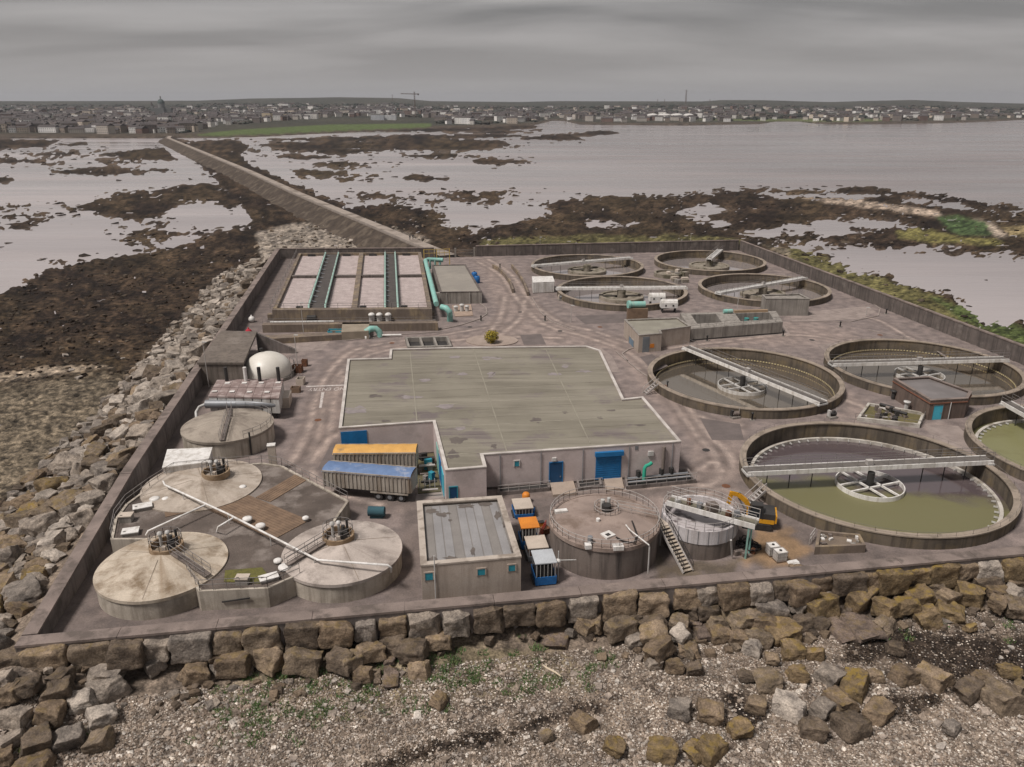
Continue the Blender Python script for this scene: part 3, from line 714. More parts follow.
for a, b in zip(cwl[:-1], cwl[1:]):
    nk = max(6, int(math.dist(a, b) / 6))
    for k in range(nk): dense.append(lerp2(a, b, k / nk))
dense.append(cwl[-1])
cwy = bpy.data.objects.new('causeway', None); col.objects.link(cwy); tag(cwy, 'long straight stone causeway running from the works to the town shore', 'causeway', kind='structure'); ORG[cwy] = Vector((0, 0, 0))
# travelling towards the works, left of travel is the picture's right
strip(MB(), dense, [(-16, -4.9), (-13.5, -4.2), (-11.5, -3.4), (-9.5, -2.3), (-7.3, -1.1), (-5.3, 0.05), (-4.5, 0.3)]).build('embankment', cw_bank, cwy)
strip(MB(), dense, [(1.4, 0.3), (2.7, -0.4), (5.0, -2.4), (8.5, -4.9)]).build('embankment', cw_bank, cwy)
strip(MB(), dense[:-2], [(-4.5, 0.3), (-4.5, 1.0), (-3.9, 1.0), (-3.9, 0.35)]).build('parapet', cw_par, cwy)
strip(MB(), dense, [(-3.9, 0.35), (1.4, 0.35)]).build('track', cw_m, cwy)
# ------------------------------------------------------------------ round settling tanks
def water_mat(name, c, c2=None, rough=0.06, lo=0.45, hi=0.55, scale=0.12, grad=None, spec=0.5, metal=0.0):
    m_ = bpy.data.materials.new(name); n, l = nodes_of(m_); bs = n['Principled BSDF']
    geo = n.new('ShaderNodeNewGeometry'); pos = geo.outputs['Position']
    bs.inputs['Base Color'].default_value = (*c, 1); rr = rough
    if c2 is not None:
        t = n.new('ShaderNodeTexNoise'); t.inputs['Scale'].default_value = scale; t.inputs['Detail'].default_value = 7; l.new(pos, t.inputs['Vector'])
        src = t.outputs['Fac']
        if grad is not None:      # scum drifted to one side: (nx, ny, offset)
            sp = n.new('ShaderNodeVectorMath'); sp.operation = 'DOT_PRODUCT'; sp.inputs[1].default_value = (grad[0], grad[1], 0); l.new(pos, sp.inputs[0])
            a = n.new('ShaderNodeMath'); a.operation = 'ADD'; l.new(sp.outputs['Value'], a.inputs[0]); a.inputs[1].default_value = grad[2]
            b = n.new('ShaderNodeMath'); b.operation = 'ADD'; l.new(a.outputs[0], b.inputs[0]); l.new(src, b.inputs[1]); src = b.outputs[0]
        mr = n.new('ShaderNodeMapRange'); mr.inputs[1].default_value = lo; mr.inputs[2].default_value = hi; l.new(src, mr.inputs[0])
        l.new(ramp_mix(n, l, mr.outputs[0], c, c2), bs.inputs['Base Color'])
        m2 = n.new('ShaderNodeMapRange'); m2.inputs[3].default_value = rough; m2.inputs[4].default_value = 0.5; l.new(mr.outputs[0], m2.inputs[0])
        l.new(m2.outputs[0], bs.inputs['Roughness'])
    else: bs.inputs['Roughness'].default_value = rough
    bs.inputs['Specular IOR Level'].default_value = spec; bs.inputs['Metallic'].default_value = metal
    t = n.new('ShaderNodeTexNoise'); t.inputs['Scale'].default_value = 3.0; t.inputs['Detail'].default_value = 3; l.new(pos, t.inputs['Vector'])
    bp = n.new('ShaderNodeBump'); bp.inputs['Distance'].default_value = 0.004; l.new(t.outputs['Fac'], bp.inputs['Height']); l.new(bp.outputs[0], bs.inputs['Normal'])
    MAT[name] = m_
    return m_
w_scum = water_mat('tank_water_green_scum', (0.115, 0.09, 0.093), (0.17, 0.158, 0.07), grad=(-0.012, -0.05, 4.72), lo=0.44, hi=0.6, spec=1.0, metal=0.22, scale=0.11)
w_green = water_mat('tank_water_green', (0.19, 0.185, 0.085), (0.16, 0.15, 0.07), rough=0.3)
w_brown = water_mat('tank_water_brown', (0.37, 0.32, 0.26), metal=0.8, rough=0.03)
w_grey = water_mat('tank_water_grey', (0.45, 0.40, 0.385), metal=0.55, rough=0.05)
ring_m = mat('tank_rim_concrete', (0.145, 0.118, 0.09), (0.088, 0.073, 0.056), scale=0.4, streak=(0.05, 0.041, 0.034), stain=(0.165, 0.128, 0.08), stain_scale=0.3, bump=0.01)
rim_cop = mat('rim_coping_concrete', (0.31, 0.255, 0.205), (0.23, 0.19, 0.15), scale=0.5, stain=(0.17, 0.14, 0.11), stain_scale=0.4)
launder_m = mat('launder_concrete', (0.50, 0.47, 0.42), (0.38, 0.35, 0.31), scale=0.6, stain=(0.25, 0.22, 0.18), stain_scale=0.5)
weir_m = mat('weir_plate_yellow', (0.50, 0.43, 0.25), (0.4, 0.34, 0.2), scale=1)
drum_old = mat('old_drum_concrete', (0.27, 0.235, 0.19), (0.19, 0.165, 0.13), scale=0.8, stain=(0.10, 0.09, 0.06), stain_scale=0.5)
deck_dark = mat('dark_bridge_deck', (0.10, 0.09, 0.082), (0.14, 0.125, 0.112), scale=1.0, rough=0.7)
def clarifier(key, label, bridge, water, white=True, half=False, drum_r=3.9, weir=False, stairs=None):
    cx, cy = CL[key]; rim = 1.3; wz = -0.75
    t = thing('settling_tank', (cx, cy, 0), label, 'tank', None)
    MB().ring(cx, cy, CR - 0.6, CR, -2.6, rim, 96).build('tank_wall', ring_m, t)
    MB().ring(cx, cy, CR - 0.75, CR + 0.06, rim + 0.003, rim + 0.14, 96).build('rim_coping', rim_cop, t)
    MB().disc(cx, cy, CR - 0.55, wz, 96).build('water', water, t)
    if key in 'AD':
        la = MB().ring(cx, cy, CR - 1.75, CR - 1.35, wz - 0.5, wz + 0.42, 96).build('launder', launder_m, t)
        mb = MB()
        for k in range(60):
            a = 2 * math.pi * k / 60
            d = Vector((math.cos(a), math.sin(a), 0)); c = Vector((cx, cy, wz + 0.25))
            mb.bar(c + d * (CR - 2.25), c + d * (CR - 1.77), 0.06, 0.2)
        mb.build('weir_bracket', white_metal, la)['kind'] = 'stuff'
    else:
        la = MB().ring(cx, cy, CR - 1.25, CR - 1.05, wz - 0.5, wz + 0.32, 96).build('launder', ring_m, t)
    if weir:
        mb = MB()
        for k in range(170):
            a = 2 * math.pi * k / 170; d = Vector((math.cos(a), math.sin(a), 0)); tt = Vector((-d.y, d.x, 0)); c = Vector((cx, cy, wz + 0.42)) + d * (CR - 1.3)
            mb.bar(c - tt * 0.14, c + tt * 0.14, 0.05, 0.2)
        o_ = mb.build('weir_plate', weir_m, la); o_['kind'] = 'stuff'
    # feed drum with cross beams
    if white:
        mb = MB().ring(cx, cy, drum_r - 0.12, drum_r, wz - 0.5, wz + 0.55, 48)
        dr = mb.build('feed_drum', white_paint if key in 'AD' else white_metal, t)
        mb = MB()
        for a in (0.35, 0.35 + math.pi / 2):
            d = Vector((math.cos(a), math.sin(a), 0)); q = Vector((-d.y, d.x, 0)); c = Vector((cx, cy, wz + 0.42))
            for s_ in (-0.9, 0.9):
                w_ = math.sqrt(drum_r ** 2 - 0.81) - 0.1
                mb.bar(c + q * s_ - d * w_, c + q * s_ + d * w_, 0.22, 0.2)
        mb.build('cross_beam', white_paint if key in 'AD' else white_metal, dr)
        MB().drum(cx, cy, 0.42, wz - 0.3, 1.2, 20).build('centre_column', dark_metal, t)
    else:
        dr = MB().ring(cx, cy, drum_r - 0.7, drum_r, wz - 0.5, wz + 0.75, 48).build('feed_drum', drum_old, t)
        MB().ring(cx, cy, 1.6, drum_r - 0.703, wz - 0.3, wz + 0.45, 48).build('drum_floor', drum_old, dr)
        MB().drum(cx, cy, 1.0, wz, 1.3, 20).build('centre_column', drum_old, t)
    # bridge
    zb = rim + 0.55
    p, q = G(*bridge[0], zb), G(*bridge[1], zb)
    d = (q - p).normalized(); c = Vector((cx, cy, zb)); off = (c - p).dot(Vector((-d.y, d.x, 0)))
    mid = c - Vector((-d.y, d.x, 0)) * off
    hw = math.sqrt(max((CR + 0.25) ** 2 - off ** 2, 1))
    if half: e0, e1 = (mid - d * 1.5, mid + d * hw)
    else: e0, e1 = (mid - d * hw, mid + d * hw)
    sdv = Vector((-d.y, d.x, 0)); w2 = 0.75
    bw = white_paint if white or key in 'EFGH' else white_metal
    for s_ in (-w2, w2):
        MB().bar(e0 + sdv * s_ - Vector((0, 0, 0.1)), e1 + sdv * s_ - Vector((0, 0, 0.1)), 0.14, 0.55).build('bridge_girder', bw, t)
    MB().bar(e0, e1, w2 * 2 - 0.15, 0.08).build('bridge_deck', deck_dark if key in 'ABCD' else white_metal, t)
    mb = MB()
    for s_ in (-w2, w2):
        mb.rail([e0 + sdv * s_ + Vector((0, 0, 0.21)), e1 + sdv * s_ + Vector((0, 0, 0.21))], 1.05, 1.9, 0.022)
    mb.build('bridge_railing', rail_m, t)
    for e, s_ in ((e1, -1),) if half else ((e0, 1), (e1, -1)):
        MB().box((e.x + d.x * s_ * 0.3, e.y + d.y * s_ * 0.3, rim + 0.143), (0.8, 1.9, 0.22), math.atan2(d.y, d.x)).build('end_carriage', white_metal, t)
    MB().box((mid.x, mid.y, zb + 0.041), (0.8, 0.6, 0.6), math.atan2(d.y, d.x)).build('drive_unit', rail_light, t)
    mb = MB(); L = (e1 - e0).length
    for k in range(1, 11):
        f = k / 11
        pt = e0.lerp(e1, f)
        if (pt - c).length < drum_r + 0.4: continue
        mb.bar((pt.x, pt.y, wz - 0.2), (pt.x, pt.y, zb - 0.15), 0.09)
    mb.build('scraper_rod', dark_metal, t)
    # handrail standing on the rim
    if white:
        mb = MB(); pts = [(cx + (CR - 0.1) * math.cos(a), cy + (CR - 0.1) * math.sin(a), rim + 0.14) for a in np.linspace(0, 2 * math.pi, 49)]
        mb.rail(pts, 0.5, 2.2, 0.012, rails=(1.0,)); mb.build('rim_railing', rail_m, t)
    if stairs:
        s0 = G(*stairs, 0.0); u = Vector((s0.x - cx, s0.y - cy, 0)).normalized(); s_in = Vector((cx, cy, rim + 0.3)) + u * (CR + 0.2); s_out = Vector((cx, cy, 0)) + u * (CR + 2.3)
        v_ = Vector((-u.y, u.x, 0)); st = MB()
        for s_ in (-0.45, 0.45): st.bar(s_out + v_ * s_, s_in + v_ * s_, 0.08, 0.25); st.bar(s_out + v_ * s_ + Vector((0, 0, 0.95)), s_in + v_ * s_ + Vector((0, 0, 0.95)), 0.06); st.bar(s_in + v_ * s_, s_in + v_ * s_ + Vector((0, 0, 1)), 0.06); st.bar(s_out + v_ * s_, s_out + v_ * s_ + Vector((0, 0, 1)), 0.06)
        for k in range(1, 6): pt = s_out.lerp(s_in, k / 6); st.bar(pt - v_ * 0.45, pt + v_ * 0.45, 0.25, 0.05)
        st.build('access_steps', rail_light, t)
    return t
clarifier('A', 'round tank with half green scum and a white spoked drum under its bridge', ((756, 470), (991, 459)), w_scum, stairs=(770, 500))
clarifier('B', 'round tank beside the main building roof, brown water mirroring its diagonal bridge', ((683, 345.5), (822, 402)), w_brown, weir=True, stairs=(664, 392))
clarifier('C', 'round tank between the brown brick pump house and the dark wall', ((837, 363), (1007, 358.5)), w_brown, weir=True)
clarifier('D', 'round tank full of plain green water beside the brick pump house', ((1010, 404), (1075, 440)), w_green)
clarifier('E', 'round tank behind the white container, low old drum and white bridge', ((546, 264.5), (635, 257)), w_grey, white=False, drum_r=5.3)
clarifier('F', 'round tank between the white container and the pair of white vats', ((559.5, 288), (687, 287)), w_grey, white=False, drum_r=5.3)
clarifier('G', 'round tank in the walled far corner with a bridge reaching only to its drum', ((698.6, 268), (722, 248)), w_grey, white=False, drum_r=5.6, half=True)
clarifier('H', 'round tank behind the plain concrete box building by the dark wall', ((719, 292.5), (812, 276)), w_grey, white=False, drum_r=5.3)

# ------------------------------------------------------------------ buildings
def wall_hit(p_x, p_y, a, b):
    """metres along a->b and height where the sight line meets the wall face"""
    d = Vector((b[0] - a[0], b[1] - a[1])).normalized(); nn = Vector((-d.y, d.x))
    g1 = G(p_x, p_y, 0.0); o_ = Vector((0, 0, CAM_H)); r_ = g1 - o_
    den = nn.x * r_.x + nn.y * r_.y
    s_ = (nn.x * a[0] + nn.y * a[1]) / den
    pt = o_ + r_ * s_
    return (pt.x - a[0]) * d.x + (pt.y - a[1]) * d.y, pt.z
def on_wall(mb, a, b, t0, t1, z0, z1, depth):
    """box on the outside of wall face a->b (outside = right of a->b for a ccw outline)"""
    d = Vector((b[0] - a[0], b[1] - a[1])).normalized(); o_ = Vector((d.y, -d.x)) * depth
    A = Vector((a[0], a[1])); q = [A + d * t0 + o_, A + d * t1 + o_, A + d * t1 - o_ * 0.5, A + d * t0 - o_ * 0.5]
    return mb.hexa([(v.x, v.y, z0) for v in q], [(v.x, v.y, z1) for v in q])
def building(name, label, cat, poly, h, wm, roofm, copm, parapet=0.3, cop_w=0.4, cop_h=0.12, loc=None):
    p = ccw(poly)
    t = thing(name, (sum(q[0] for q in p) / len(p), sum(q[1] for q in p) / len(p), 0), label, cat)
    MB().band(p, offset(p, 0.3), -0.3, h - cop_h).build('wall', wm, t)
    MB().prism(offset(p, 0.28), 0.0, h - parapet).build('roof', roofm, t)
    MB().band(offset(p, -0.05), offset(p, cop_w), h - cop_h + 0.003, h).build('coping', copm, t)
    return t, p
def fixture(t, poly, rect, m_, name='door', depth=0.06, frame=None, handle=None, z0=None):
    """rect = (x_left, y_top, x_right, y_bottom) in the picture, put on the wall of poly that it lies on (edge a->b)"""
    a, b = poly
    t0, zt = wall_hit(rect[0], rect[1], a, b); t1, zb = wall_hit(rect[2], rect[3], a, b)
    if z0 is not None: zb = z0
    t0, t1 = min(t0, t1), max(t0, t1)
    o_ = on_wall(MB(), a, b, t0, t1, zb, zt, depth).build(name, m_, t)
    if frame is not None:
        mb = MB(); f = 0.12
        on_wall(mb, a, b, t0 - f, t0 - 0.003, zb, zt + f, depth + 0.04); on_wall(mb, a, b, t1 + 0.003, t1 + f, zb, zt + f, depth + 0.04); on_wall(mb, a, b, t0, t1, zt + 0.003, zt + f, depth + 0.04)
        mb.build('frame', frame, o_)
    if handle: on_wall(MB(), a, b, t1 - 0.25, t1 - 0.15, zb + 0.95, zb + 1.1, depth + 0.06).build('handle', grey_metal, o_)
    return o_, (t0, t1, zb, zt)

HM = 4.6
MBP = [(347.7, 358.8), (389.4, 357.7), (390.3, 348.8), (458.6, 347), (587, 345.7), (600.4, 350), (623.8, 398.5), (642.9, 396.4), (681, 441), (483, 454.2), (486.3, 466.4), (445.3, 469.7), (433, 421), (339, 427.6)]
mbw = [tuple(G(x, y, HM))[:2] for x, y in MBP]
t, P = building('process_building', 'large flat roofed concrete block building with green grey roof and blue doors', 'building', mbw, HM, block_wall, roof_felt, white_trim, parapet=0.25, cop_w=0.35)
def edge(i): return (P[i], P[(i + 1) % len(P)])
def find_edge(P, x, y, h):
    """wall of outline P whose top runs nearest a picture point"""
    g_ = G(x, y, h); best = None
    for i in range(len(P)):
        a, b = Vector(P[i]), Vector(P[(i + 1) % len(P)]); e = b - a
        q = max(0, min(1, (g_.xy - a).dot(e) / e.length_squared)); dd_ = (a + e * q - g_.xy).length
        if best is None or dd_ < best[0]: best = (dd_, i)
    return (P[best[1]], P[(best[1] + 1) % len(P)])
eF = find_edge(P, 580, 447, HM); eL = find_edge(P, 465, 468, HM); eW = find_edge(P, 385, 424, HM); eS = find_edge(P, 439, 445, HM)
rd, (r0, r1, rb, rt) = fixture(t, eF, (596, 456, 620.5, 477.4), blue_paint, 'roller_door', 0.05, z0=0.02)
on_wall(MB(), *eF, r0 - 0.15, r1 + 0.15, rt + 0.003, rt + 0.55, 0.4).build('shutter_box', blue_paint, rd)
mb = MB()
for k in range(1, 12): on_wall(mb, *eF, r0 + 0.05, r1 - 0.05, rt * k / 12 - 0.03, rt * k / 12 + 0.03, 0.075)
mb.build('shutter_slat', blue_paint, rd)
fixture(t, eF, (550, 463, 561.7, 481), blue_dark, 'door', 0.06, frame=blue_paint, handle=True, z0=0.02)
fixture(t, eF, (514.5, 461, 519, 466), teal_vent, 'vent', 0.05, frame=white_trim)
fixture(t, eF, (635, 446, 638, 449.5), grey_metal, 'vent', 0.05)
fixture(t, eF, (648, 451, 653, 455), white_metal, 'wall_lamp', 0.2)
fixture(t, eF, (552, 457.5, 556, 460.5), white_metal, 'wall_lamp', 0.2)
fixture(t, eL, (449.7, 487.4, 457, 499), blue_dark, 'door', 0.06, frame=teal_vent, handle=True, z0=0.02)
fixture(t, eW, (340.6, 432, 367.7, 446), blue_paint, 'roller_door', 0.08, z0=0.02)
mb = MB(); dw = (Vector(eF[1]) - Vector(eF[0])).normalized()
for k, xx_ in enumerate((663, 664.5)):
    tt_, _ = wall_hit(xx_, 455, *eF); pt = Vector(eF[0]) + dw * tt_ + Vector((dw.y, -dw.x)) * 0.25
    if k == 0: MB().tube([(pt.x, pt.y, 0.1), (pt.x, pt.y, 4.1)], 0.2, 12).build('flue_pipe', brown_tank, t)
# tall blue plant doors on the side wall behind the trailers
L_ = (Vector(eS[1]) - Vector(eS[0])).length
for k, m_ in enumerate((turquoise, blue_paint, turq_door)):
    on_wall(MB(), *eS, L_ * (0.30 + 0.2 * k), L_ * (0.47 + 0.2 * k), 0.05, 3.6 - 0.3 * k, 0.07).build('door', m_, t)
# roof joints: long ridges and cross seams
zr = HM - 0.25
for (x0, y0, x1, y1) in ((473, 348, 507, 452), (545, 347.5, 590, 443), (410, 352, 417, 421)):
    MB().bar(G(x0, y0, zr + 0.02), G(x1, y1, zr + 0.02), 0.16, 0.05).build('roof_seam', seam_m, t)
insP = np.array(offset(P, 0.5))
ang = math.atan2(dw.y, dw.x)
MB().band(offset(P, -0.06), offset(P, 0.05), -0.05, 0.28).build('plinth', dark_wall, t)  # dark splash band added round the wall foot, doubling as painted contact shade
for xx_ in (500, 541, 583, 629, 672):
    tt_, _ = wall_hit(xx_, 455, *eF); pt = Vector(eF[0]) + dw * tt_ + Vector((dw.y, -dw.x)) * 0.1
    MB().tube([(pt.x, pt.y, 0.1), (pt.x, pt.y, HM - 0.2)], 0.05, 8).build('downpipe', grey_metal, t)
for k in range(15):
    y0 = 83.5 + k * 2.75; xs = np.linspace(-30, 25, 400); ys = y0 + xs * math.tan(ang)
    ok_ = sdpoly(xs, ys, insP) > 0.15
    if not ok_.any(): continue
    i0 = np.argmax(ok_); i1 = len(ok_) - 1 - np.argmax(ok_[::-1])
    seg = ok_[i0:i1 + 1]
    if not seg.all():
        br = i0 + np.argmin(seg); 
        if br - i0 > i1 - br: i1 = br - 1
        else:
            i0 = i1 - np.argmin(seg[::-1]) + 1
    MB().bar((xs[i0], ys[i0], zr + 0.008), (xs[i1], ys[i1], zr + 0.008), 0.22, 0.02).build('roof_seam', roof_felt if k % 3 else seam_m, t)
# wet patches lying on the roof membrane
patch_m = mat('worn_roof_patch', (0.27, 0.236, 0.232), (0.205, 0.178, 0.172), scale=1.2, rough=0.45)
patch_d = mat('dark_roof_patch', (0.105, 0.089, 0.08), (0.135, 0.115, 0.1), scale=1.2, rough=0.6)
def patch(px_, py_, rx, ry, m_, seed):
    rnd = random.Random(seed); c = G(px_, py_, zr + 0.012 + 0.0007 * (seed % 9)); sx = rx / F_PX * (c.y * CP + 38 * SP); sy = sx * ry / rx * 2.3
    pts = [(c.x + sx * math.cos(a) * (0.7 + 0.55 * mnoise.noise((math.cos(a) * 1.5, math.sin(a) * 1.5, seed)) + .22 * mnoise.noise((math.cos(a) * 4, math.sin(a) * 4, seed + 3))), c.y + sy * math.sin(a) * (0.7 + 0.55 * mnoise.noise((math.cos(a) * 1.5 + 9, math.sin(a) * 1.5, seed)) + .22 * mnoise.noise((math.cos(a) * 4 + 7, math.sin(a) * 4, seed)))) for a in np.linspace(0, 2 * math.pi, 44, endpoint=False)]
    MB().add([(x, y, c.z) for x, y in pts], [tuple(range(44))]).build('roof_patch', m_, t)
for k, a in enumerate([(455, 357, 9, 2.5, 1), (490, 358, 13, 3.5, 1), (462, 374, 8, 2.5, 1), (492, 374, 7, 5, 1), (355, 410, 16, 6, 1), (375, 396, 11, 2.5, 0), (410, 397, 13, 3, 1), (425, 380, 10, 2.5, 1), (457, 440, 11, 5, 0), (453, 455, 8, 6, 0), (494, 446, 4.5, 3, 0), (446, 406, 12, 4, 1), (536, 420, 7, 4, 0), (555, 374, 9, 3, 1), (585, 371, 10, 2.5, 1), (600, 418, 4, 2, 0), (611, 410, 6, 2, 0), (565, 412, 4, 2, 0), (460, 428, 8, 3, 1), (385, 421, 7, 1.5, 0), (565, 366, 6, 3, 1), (640, 425, 6, 2, 0)]):
    patch(*a[:4], patch_m if a[4] else patch_d, k + 3)

# small building by the front wall
HS = 4.1
sp_ = [tuple(G(x, y, HS))[:2] for x, y in ((417, 501), (501.5, 495.5), (521, 556), (421, 565))]
sheet_mid = mat('grey_roof_sheet', (0.27, 0.262, 0.26), (0.225, 0.217, 0.215), scale=0.5, rough=0.5)
sheet_b = mat('brown_roof_sheet', (0.225, 0.208, 0.192), (0.19, 0.175, 0.162), scale=0.5, rough=0.6)
sbw = mat('buff_concrete', (0.40, 0.335, 0.28), (0.33, 0.275, 0.23), scale=0.4, stain=(0.40, 0.34, 0.29), stain_scale=0.35, streak=(0.27, 0.222, 0.185), bump=0.006)
t, P = building('dewatering_building', 'small flat roofed building with grey sheet roof against the front sea wall', 'building', sp_, HS, sbw, sheet_b, coping_pale, parapet=0.45, cop_w=0.55, cop_h=0.16)
q = offset(P, 0.62)
q = [q[(i) % 4] for i in range(4)]
# sort: near-left, near-right, far-right, far-left
q = sorted(q, key=lambda v: v[1]); nl, nrr = sorted(q[:2]); fl_, fr = sorted(q[2:])
ns_ = 9
for k in range(ns_):
    a0, a1 = k / ns_ + 0.006, (k + 1) / ns_ - 0.006
    pol = [lerp2(nl, nrr, a0), lerp2(nl, nrr, a1), lerp2(fl_, fr, a1), lerp2(fl_, fr, a0)]
    MB().prism(pol, HS - 0.448, HS - 0.41 + 0.006 * (k % 2)).build('roof_sheet', [sheet_b, sheet_mid, sheet_mid, sheet_b, sheet_mid, sheet_mid, sheet_mid, sheet_b, sheet_mid][k], t)
zr = HS - 0.405
for k, a in enumerate([(432, 511, 9, 3, 0), (443, 514, 9, 3, 0), (466, 506, 10, 3, 0), (485, 504, 8, 3, 0), (433, 559, 7, 2, 0), (452, 558, 9, 2.2, 0), (473, 551, 3, 5, 0), (497, 515, 4, 5, 0), (512, 547, 2.5, 5, 0), (450, 520, 3, 1.5, 0), (504, 524, 2, 3, 0)]): patch(*a[:4], patch_d, k + 40)
eF = find_edge(P, 470, 562, HS)
for r_ in ((425, 573, 433, 579.5), (477.5, 569, 485, 574.5), (508.5, 565, 515, 570.5)): fixture(t, eF, r_, teal_vent, 'vent', 0.05, frame=sbw)
tt_, _ = wall_hit(434.5, 570, *eF); d_ = (Vector(eF[1]) - Vector(eF[0])).normalized(); pt = Vector(eF[0]) + d_ * tt_ + Vector((d_.y, -d_.x)) * 0.12
MB().tube([(pt.x, pt.y, 0), (pt.x, pt.y, 5.0)], 0.05, 8).build('downpipe', white_metal, t)

# brick pump house by the tanks
HB = 3.1
bp_ = [tuple(G(x, y, HB))[:2] for x, y in ((893.6, 378), (929, 376), (972, 391.3), (968, 398), (931, 400))]
t, P = building('pump_house', 'brown brick pump house with angled corner and turquoise door', 'building', bp_, HB, brick_brown, mat('grey_wet_roof', (0.15, 0.135, 0.13), (0.2, 0.18, 0.175), scale=0.3, rough=0.4), coping_m, parapet=0.35)
trim = mat('rust_brown_trim', (0.23, 0.09, 0.055), (0.18, 0.08, 0.05)); MB().band(offset(P, -0.09), offset(P, 0.1), HB - 0.62, HB - 0.5).build('fascia_band', trim, t)
eF = find_edge(P, 950, 399, HB)
tl, zt_ = wall_hit(934.5, 405, *eF); 
fixture(t, eF, (934, 405.5, 940, 421), turq_door, 'door', 0.06, frame=brick_brown, handle=True, z0=0.02)
tt_, _ = wall_hit(949, 412, *eF); d_ = (Vector(eF[1]) - Vector(eF[0])).normalized(); pt = Vector(eF[0]) + d_ * tt_ + Vector((d_.y, -d_.x)) * 0.1
MB().tube([(pt.x, pt.y, 0), (pt.x, pt.y, 2.6)], 0.06, 8).build('downpipe', white_metal, t)

# pump house with buff walls
HP = 3.4
pp_ = [tuple(G(x, y, HP))[:2] for x, y in ((624.4, 319.3), (678, 317.4), (690.8, 326), (660.5, 330), (662, 333.2), (639, 335))]
t, P = building('pump_house', 'buff rendered pump house with grey door beside the turquoise pump', 'building', pp_, HP, sbw, mat('pale_green_roof', (0.26, 0.245, 0.20), (0.21, 0.195, 0.16), scale=0.4), concrete, parapet=0.3)
eL = find_edge(P, 631, 327, HP); eF = find_edge(P, 650, 334, HP)
fixture(t, eL, (629.5, 336, 633.5, 351), mat('grey_blue_door', (0.16, 0.22, 0.28), (0.13, 0.18, 0.23)), 'door', 0.06, frame=concrete, z0=0.02)
fixture(t, eF, (643, 337, 649, 348), mat('grey_door', (0.19, 0.205, 0.215), (0.15, 0.16, 0.17)), 'door', 0.06, z0=0.02)
fixture(t, eF, (650, 344, 654, 347.5), orange_paint, 'sign', 0.04)

# inlet chamber: long concrete box with two open wells
HI = 2.4
c = [G(680, 313, HI), G(776, 311, HI), G(783, 322, HI), G(691, 329, HI)]
t = thing('inlet_chamber', tuple((c[0] + c[2]) / 2)[:2] + (0,), 'long open topped concrete chamber with two dark wells', 'chamber')
def bil(q, u, v): return lerp2(lerp2(q[0], q[1], u), lerp2(q[3], q[2], u), v)
cells_u = [(0, 0.10), (0.10, 0.36), (0.36, 0.56), (0.56, 0.92), (0.92, 1.0)]
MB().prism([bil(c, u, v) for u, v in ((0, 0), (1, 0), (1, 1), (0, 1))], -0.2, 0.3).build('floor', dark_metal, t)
for u0, u1 in (cells_u[0], cells_u[2], cells_u[4]): MB().prism([bil(c, u, v) for u, v in ((u0, 0), (u1, 0), (u1, 1), (u0, 1))], 0.3, HI).build('wall', concrete, t)
for u0, u1 in (cells_u[1], cells_u[3]):
    for v0, v1 in ((0, 0.12), (0.72, 1.0)):
        MB().prism([bil(c, u, v) for u, v in ((u0 + 0.001, v0), (u1 - 0.001, v0), (u1 - 0.001, v1), (u0 + 0.001, v1))], 0.3, HI - 0.004).build('wall', concrete, t)
for u in (0.66, 0.76):
    a = bil(c, u, 0.4); MB().tube([(a[0], a[1], 0.3), (a[0], a[1], HI - 0.3)], 0.5, 12).build('pipe', mat('dark_turquoise', (0.05, 0.24, 0.22), (0.04, 0.18, 0.17)), t)
a, b = bil(c, 0.44, 0.1), bil(c, 0.53, 0.1); MB().tube([(*a, HI + 0.45), (*b, HI + 0.45)], 0.45, 12).build('pump', turquoise, t)
mb = MB(); mb.rail([(*bil(c, u, 0.97), HI) for u in (0, 0.1, 0.36, 0.56, 0.92, 1)], 1.0, 2, 0.02); mb.build('railing', rail_m, t)
cr2 = MB(); 
for k in range(7):
    a = bil(c, 0.58 + 0.05 * k, 0.06); cr2.box((*a, HI + 0.001), (1.0, 0.5, 0.5), 0.1)
cr2.build('cover_board', mat('tan_board', (0.36, 0.25, 0.16), (0.28, 0.2, 0.13)), t)

# concrete box building
bx = [tuple(G(x, y, 3.8))[:2] for x, y in ((766, 298.5), (810, 298.5), (800, 293.5), (762, 294.5))]
t, P = building('valve_house', 'plain windowless concrete box building near the dark wall', 'building', bx, 3.8, concrete, concrete, concrete, parapet=0.3)

# blower house with lean roof next to the aeration tanks
bh = [tuple(G(x, y, 2.8))[:2] for x, y in ((432, 265), (465.7, 264.3), (481.8, 291.4), (440, 292))]
t, P = building('blower_house', 'low grey flat roofed blower house beside the turquoise pipe', 'building', bh, 2.8, concrete, mat('blower_roof', (0.275, 0.25, 0.215), (0.22, 0.2, 0.175), scale=0.2), dark_wall, parapet=0.2)
eF = find_edge(P, 460, 292, 2.8)
for x_ in (447, 470):
    tt_, _ = wall_hit(x_, 298, *eF); d_ = (Vector(eF[1]) - Vector(eF[0])).normalized(); pt = Vector(eF[0]) + d_ * tt_ + Vector((d_.y, -d_.x)) * 0.1
    MB().tube([(pt.x, pt.y, 0), (pt.x, pt.y, 2.6)], 0.07, 8).build('downpipe', white_metal, t)
pad = MB().prism([tuple(G(x, y))[:2] for x, y in ((452, 306), (471, 305), (473, 316), (455, 317))], 0.0, 0.18).build('concrete_pad', mat('pad_concrete', (0.36, 0.27, 0.21), (0.28, 0.21, 0.165)), None)
tag(pad, 'small tan concrete plinth in front of the blower house', 'plinth')
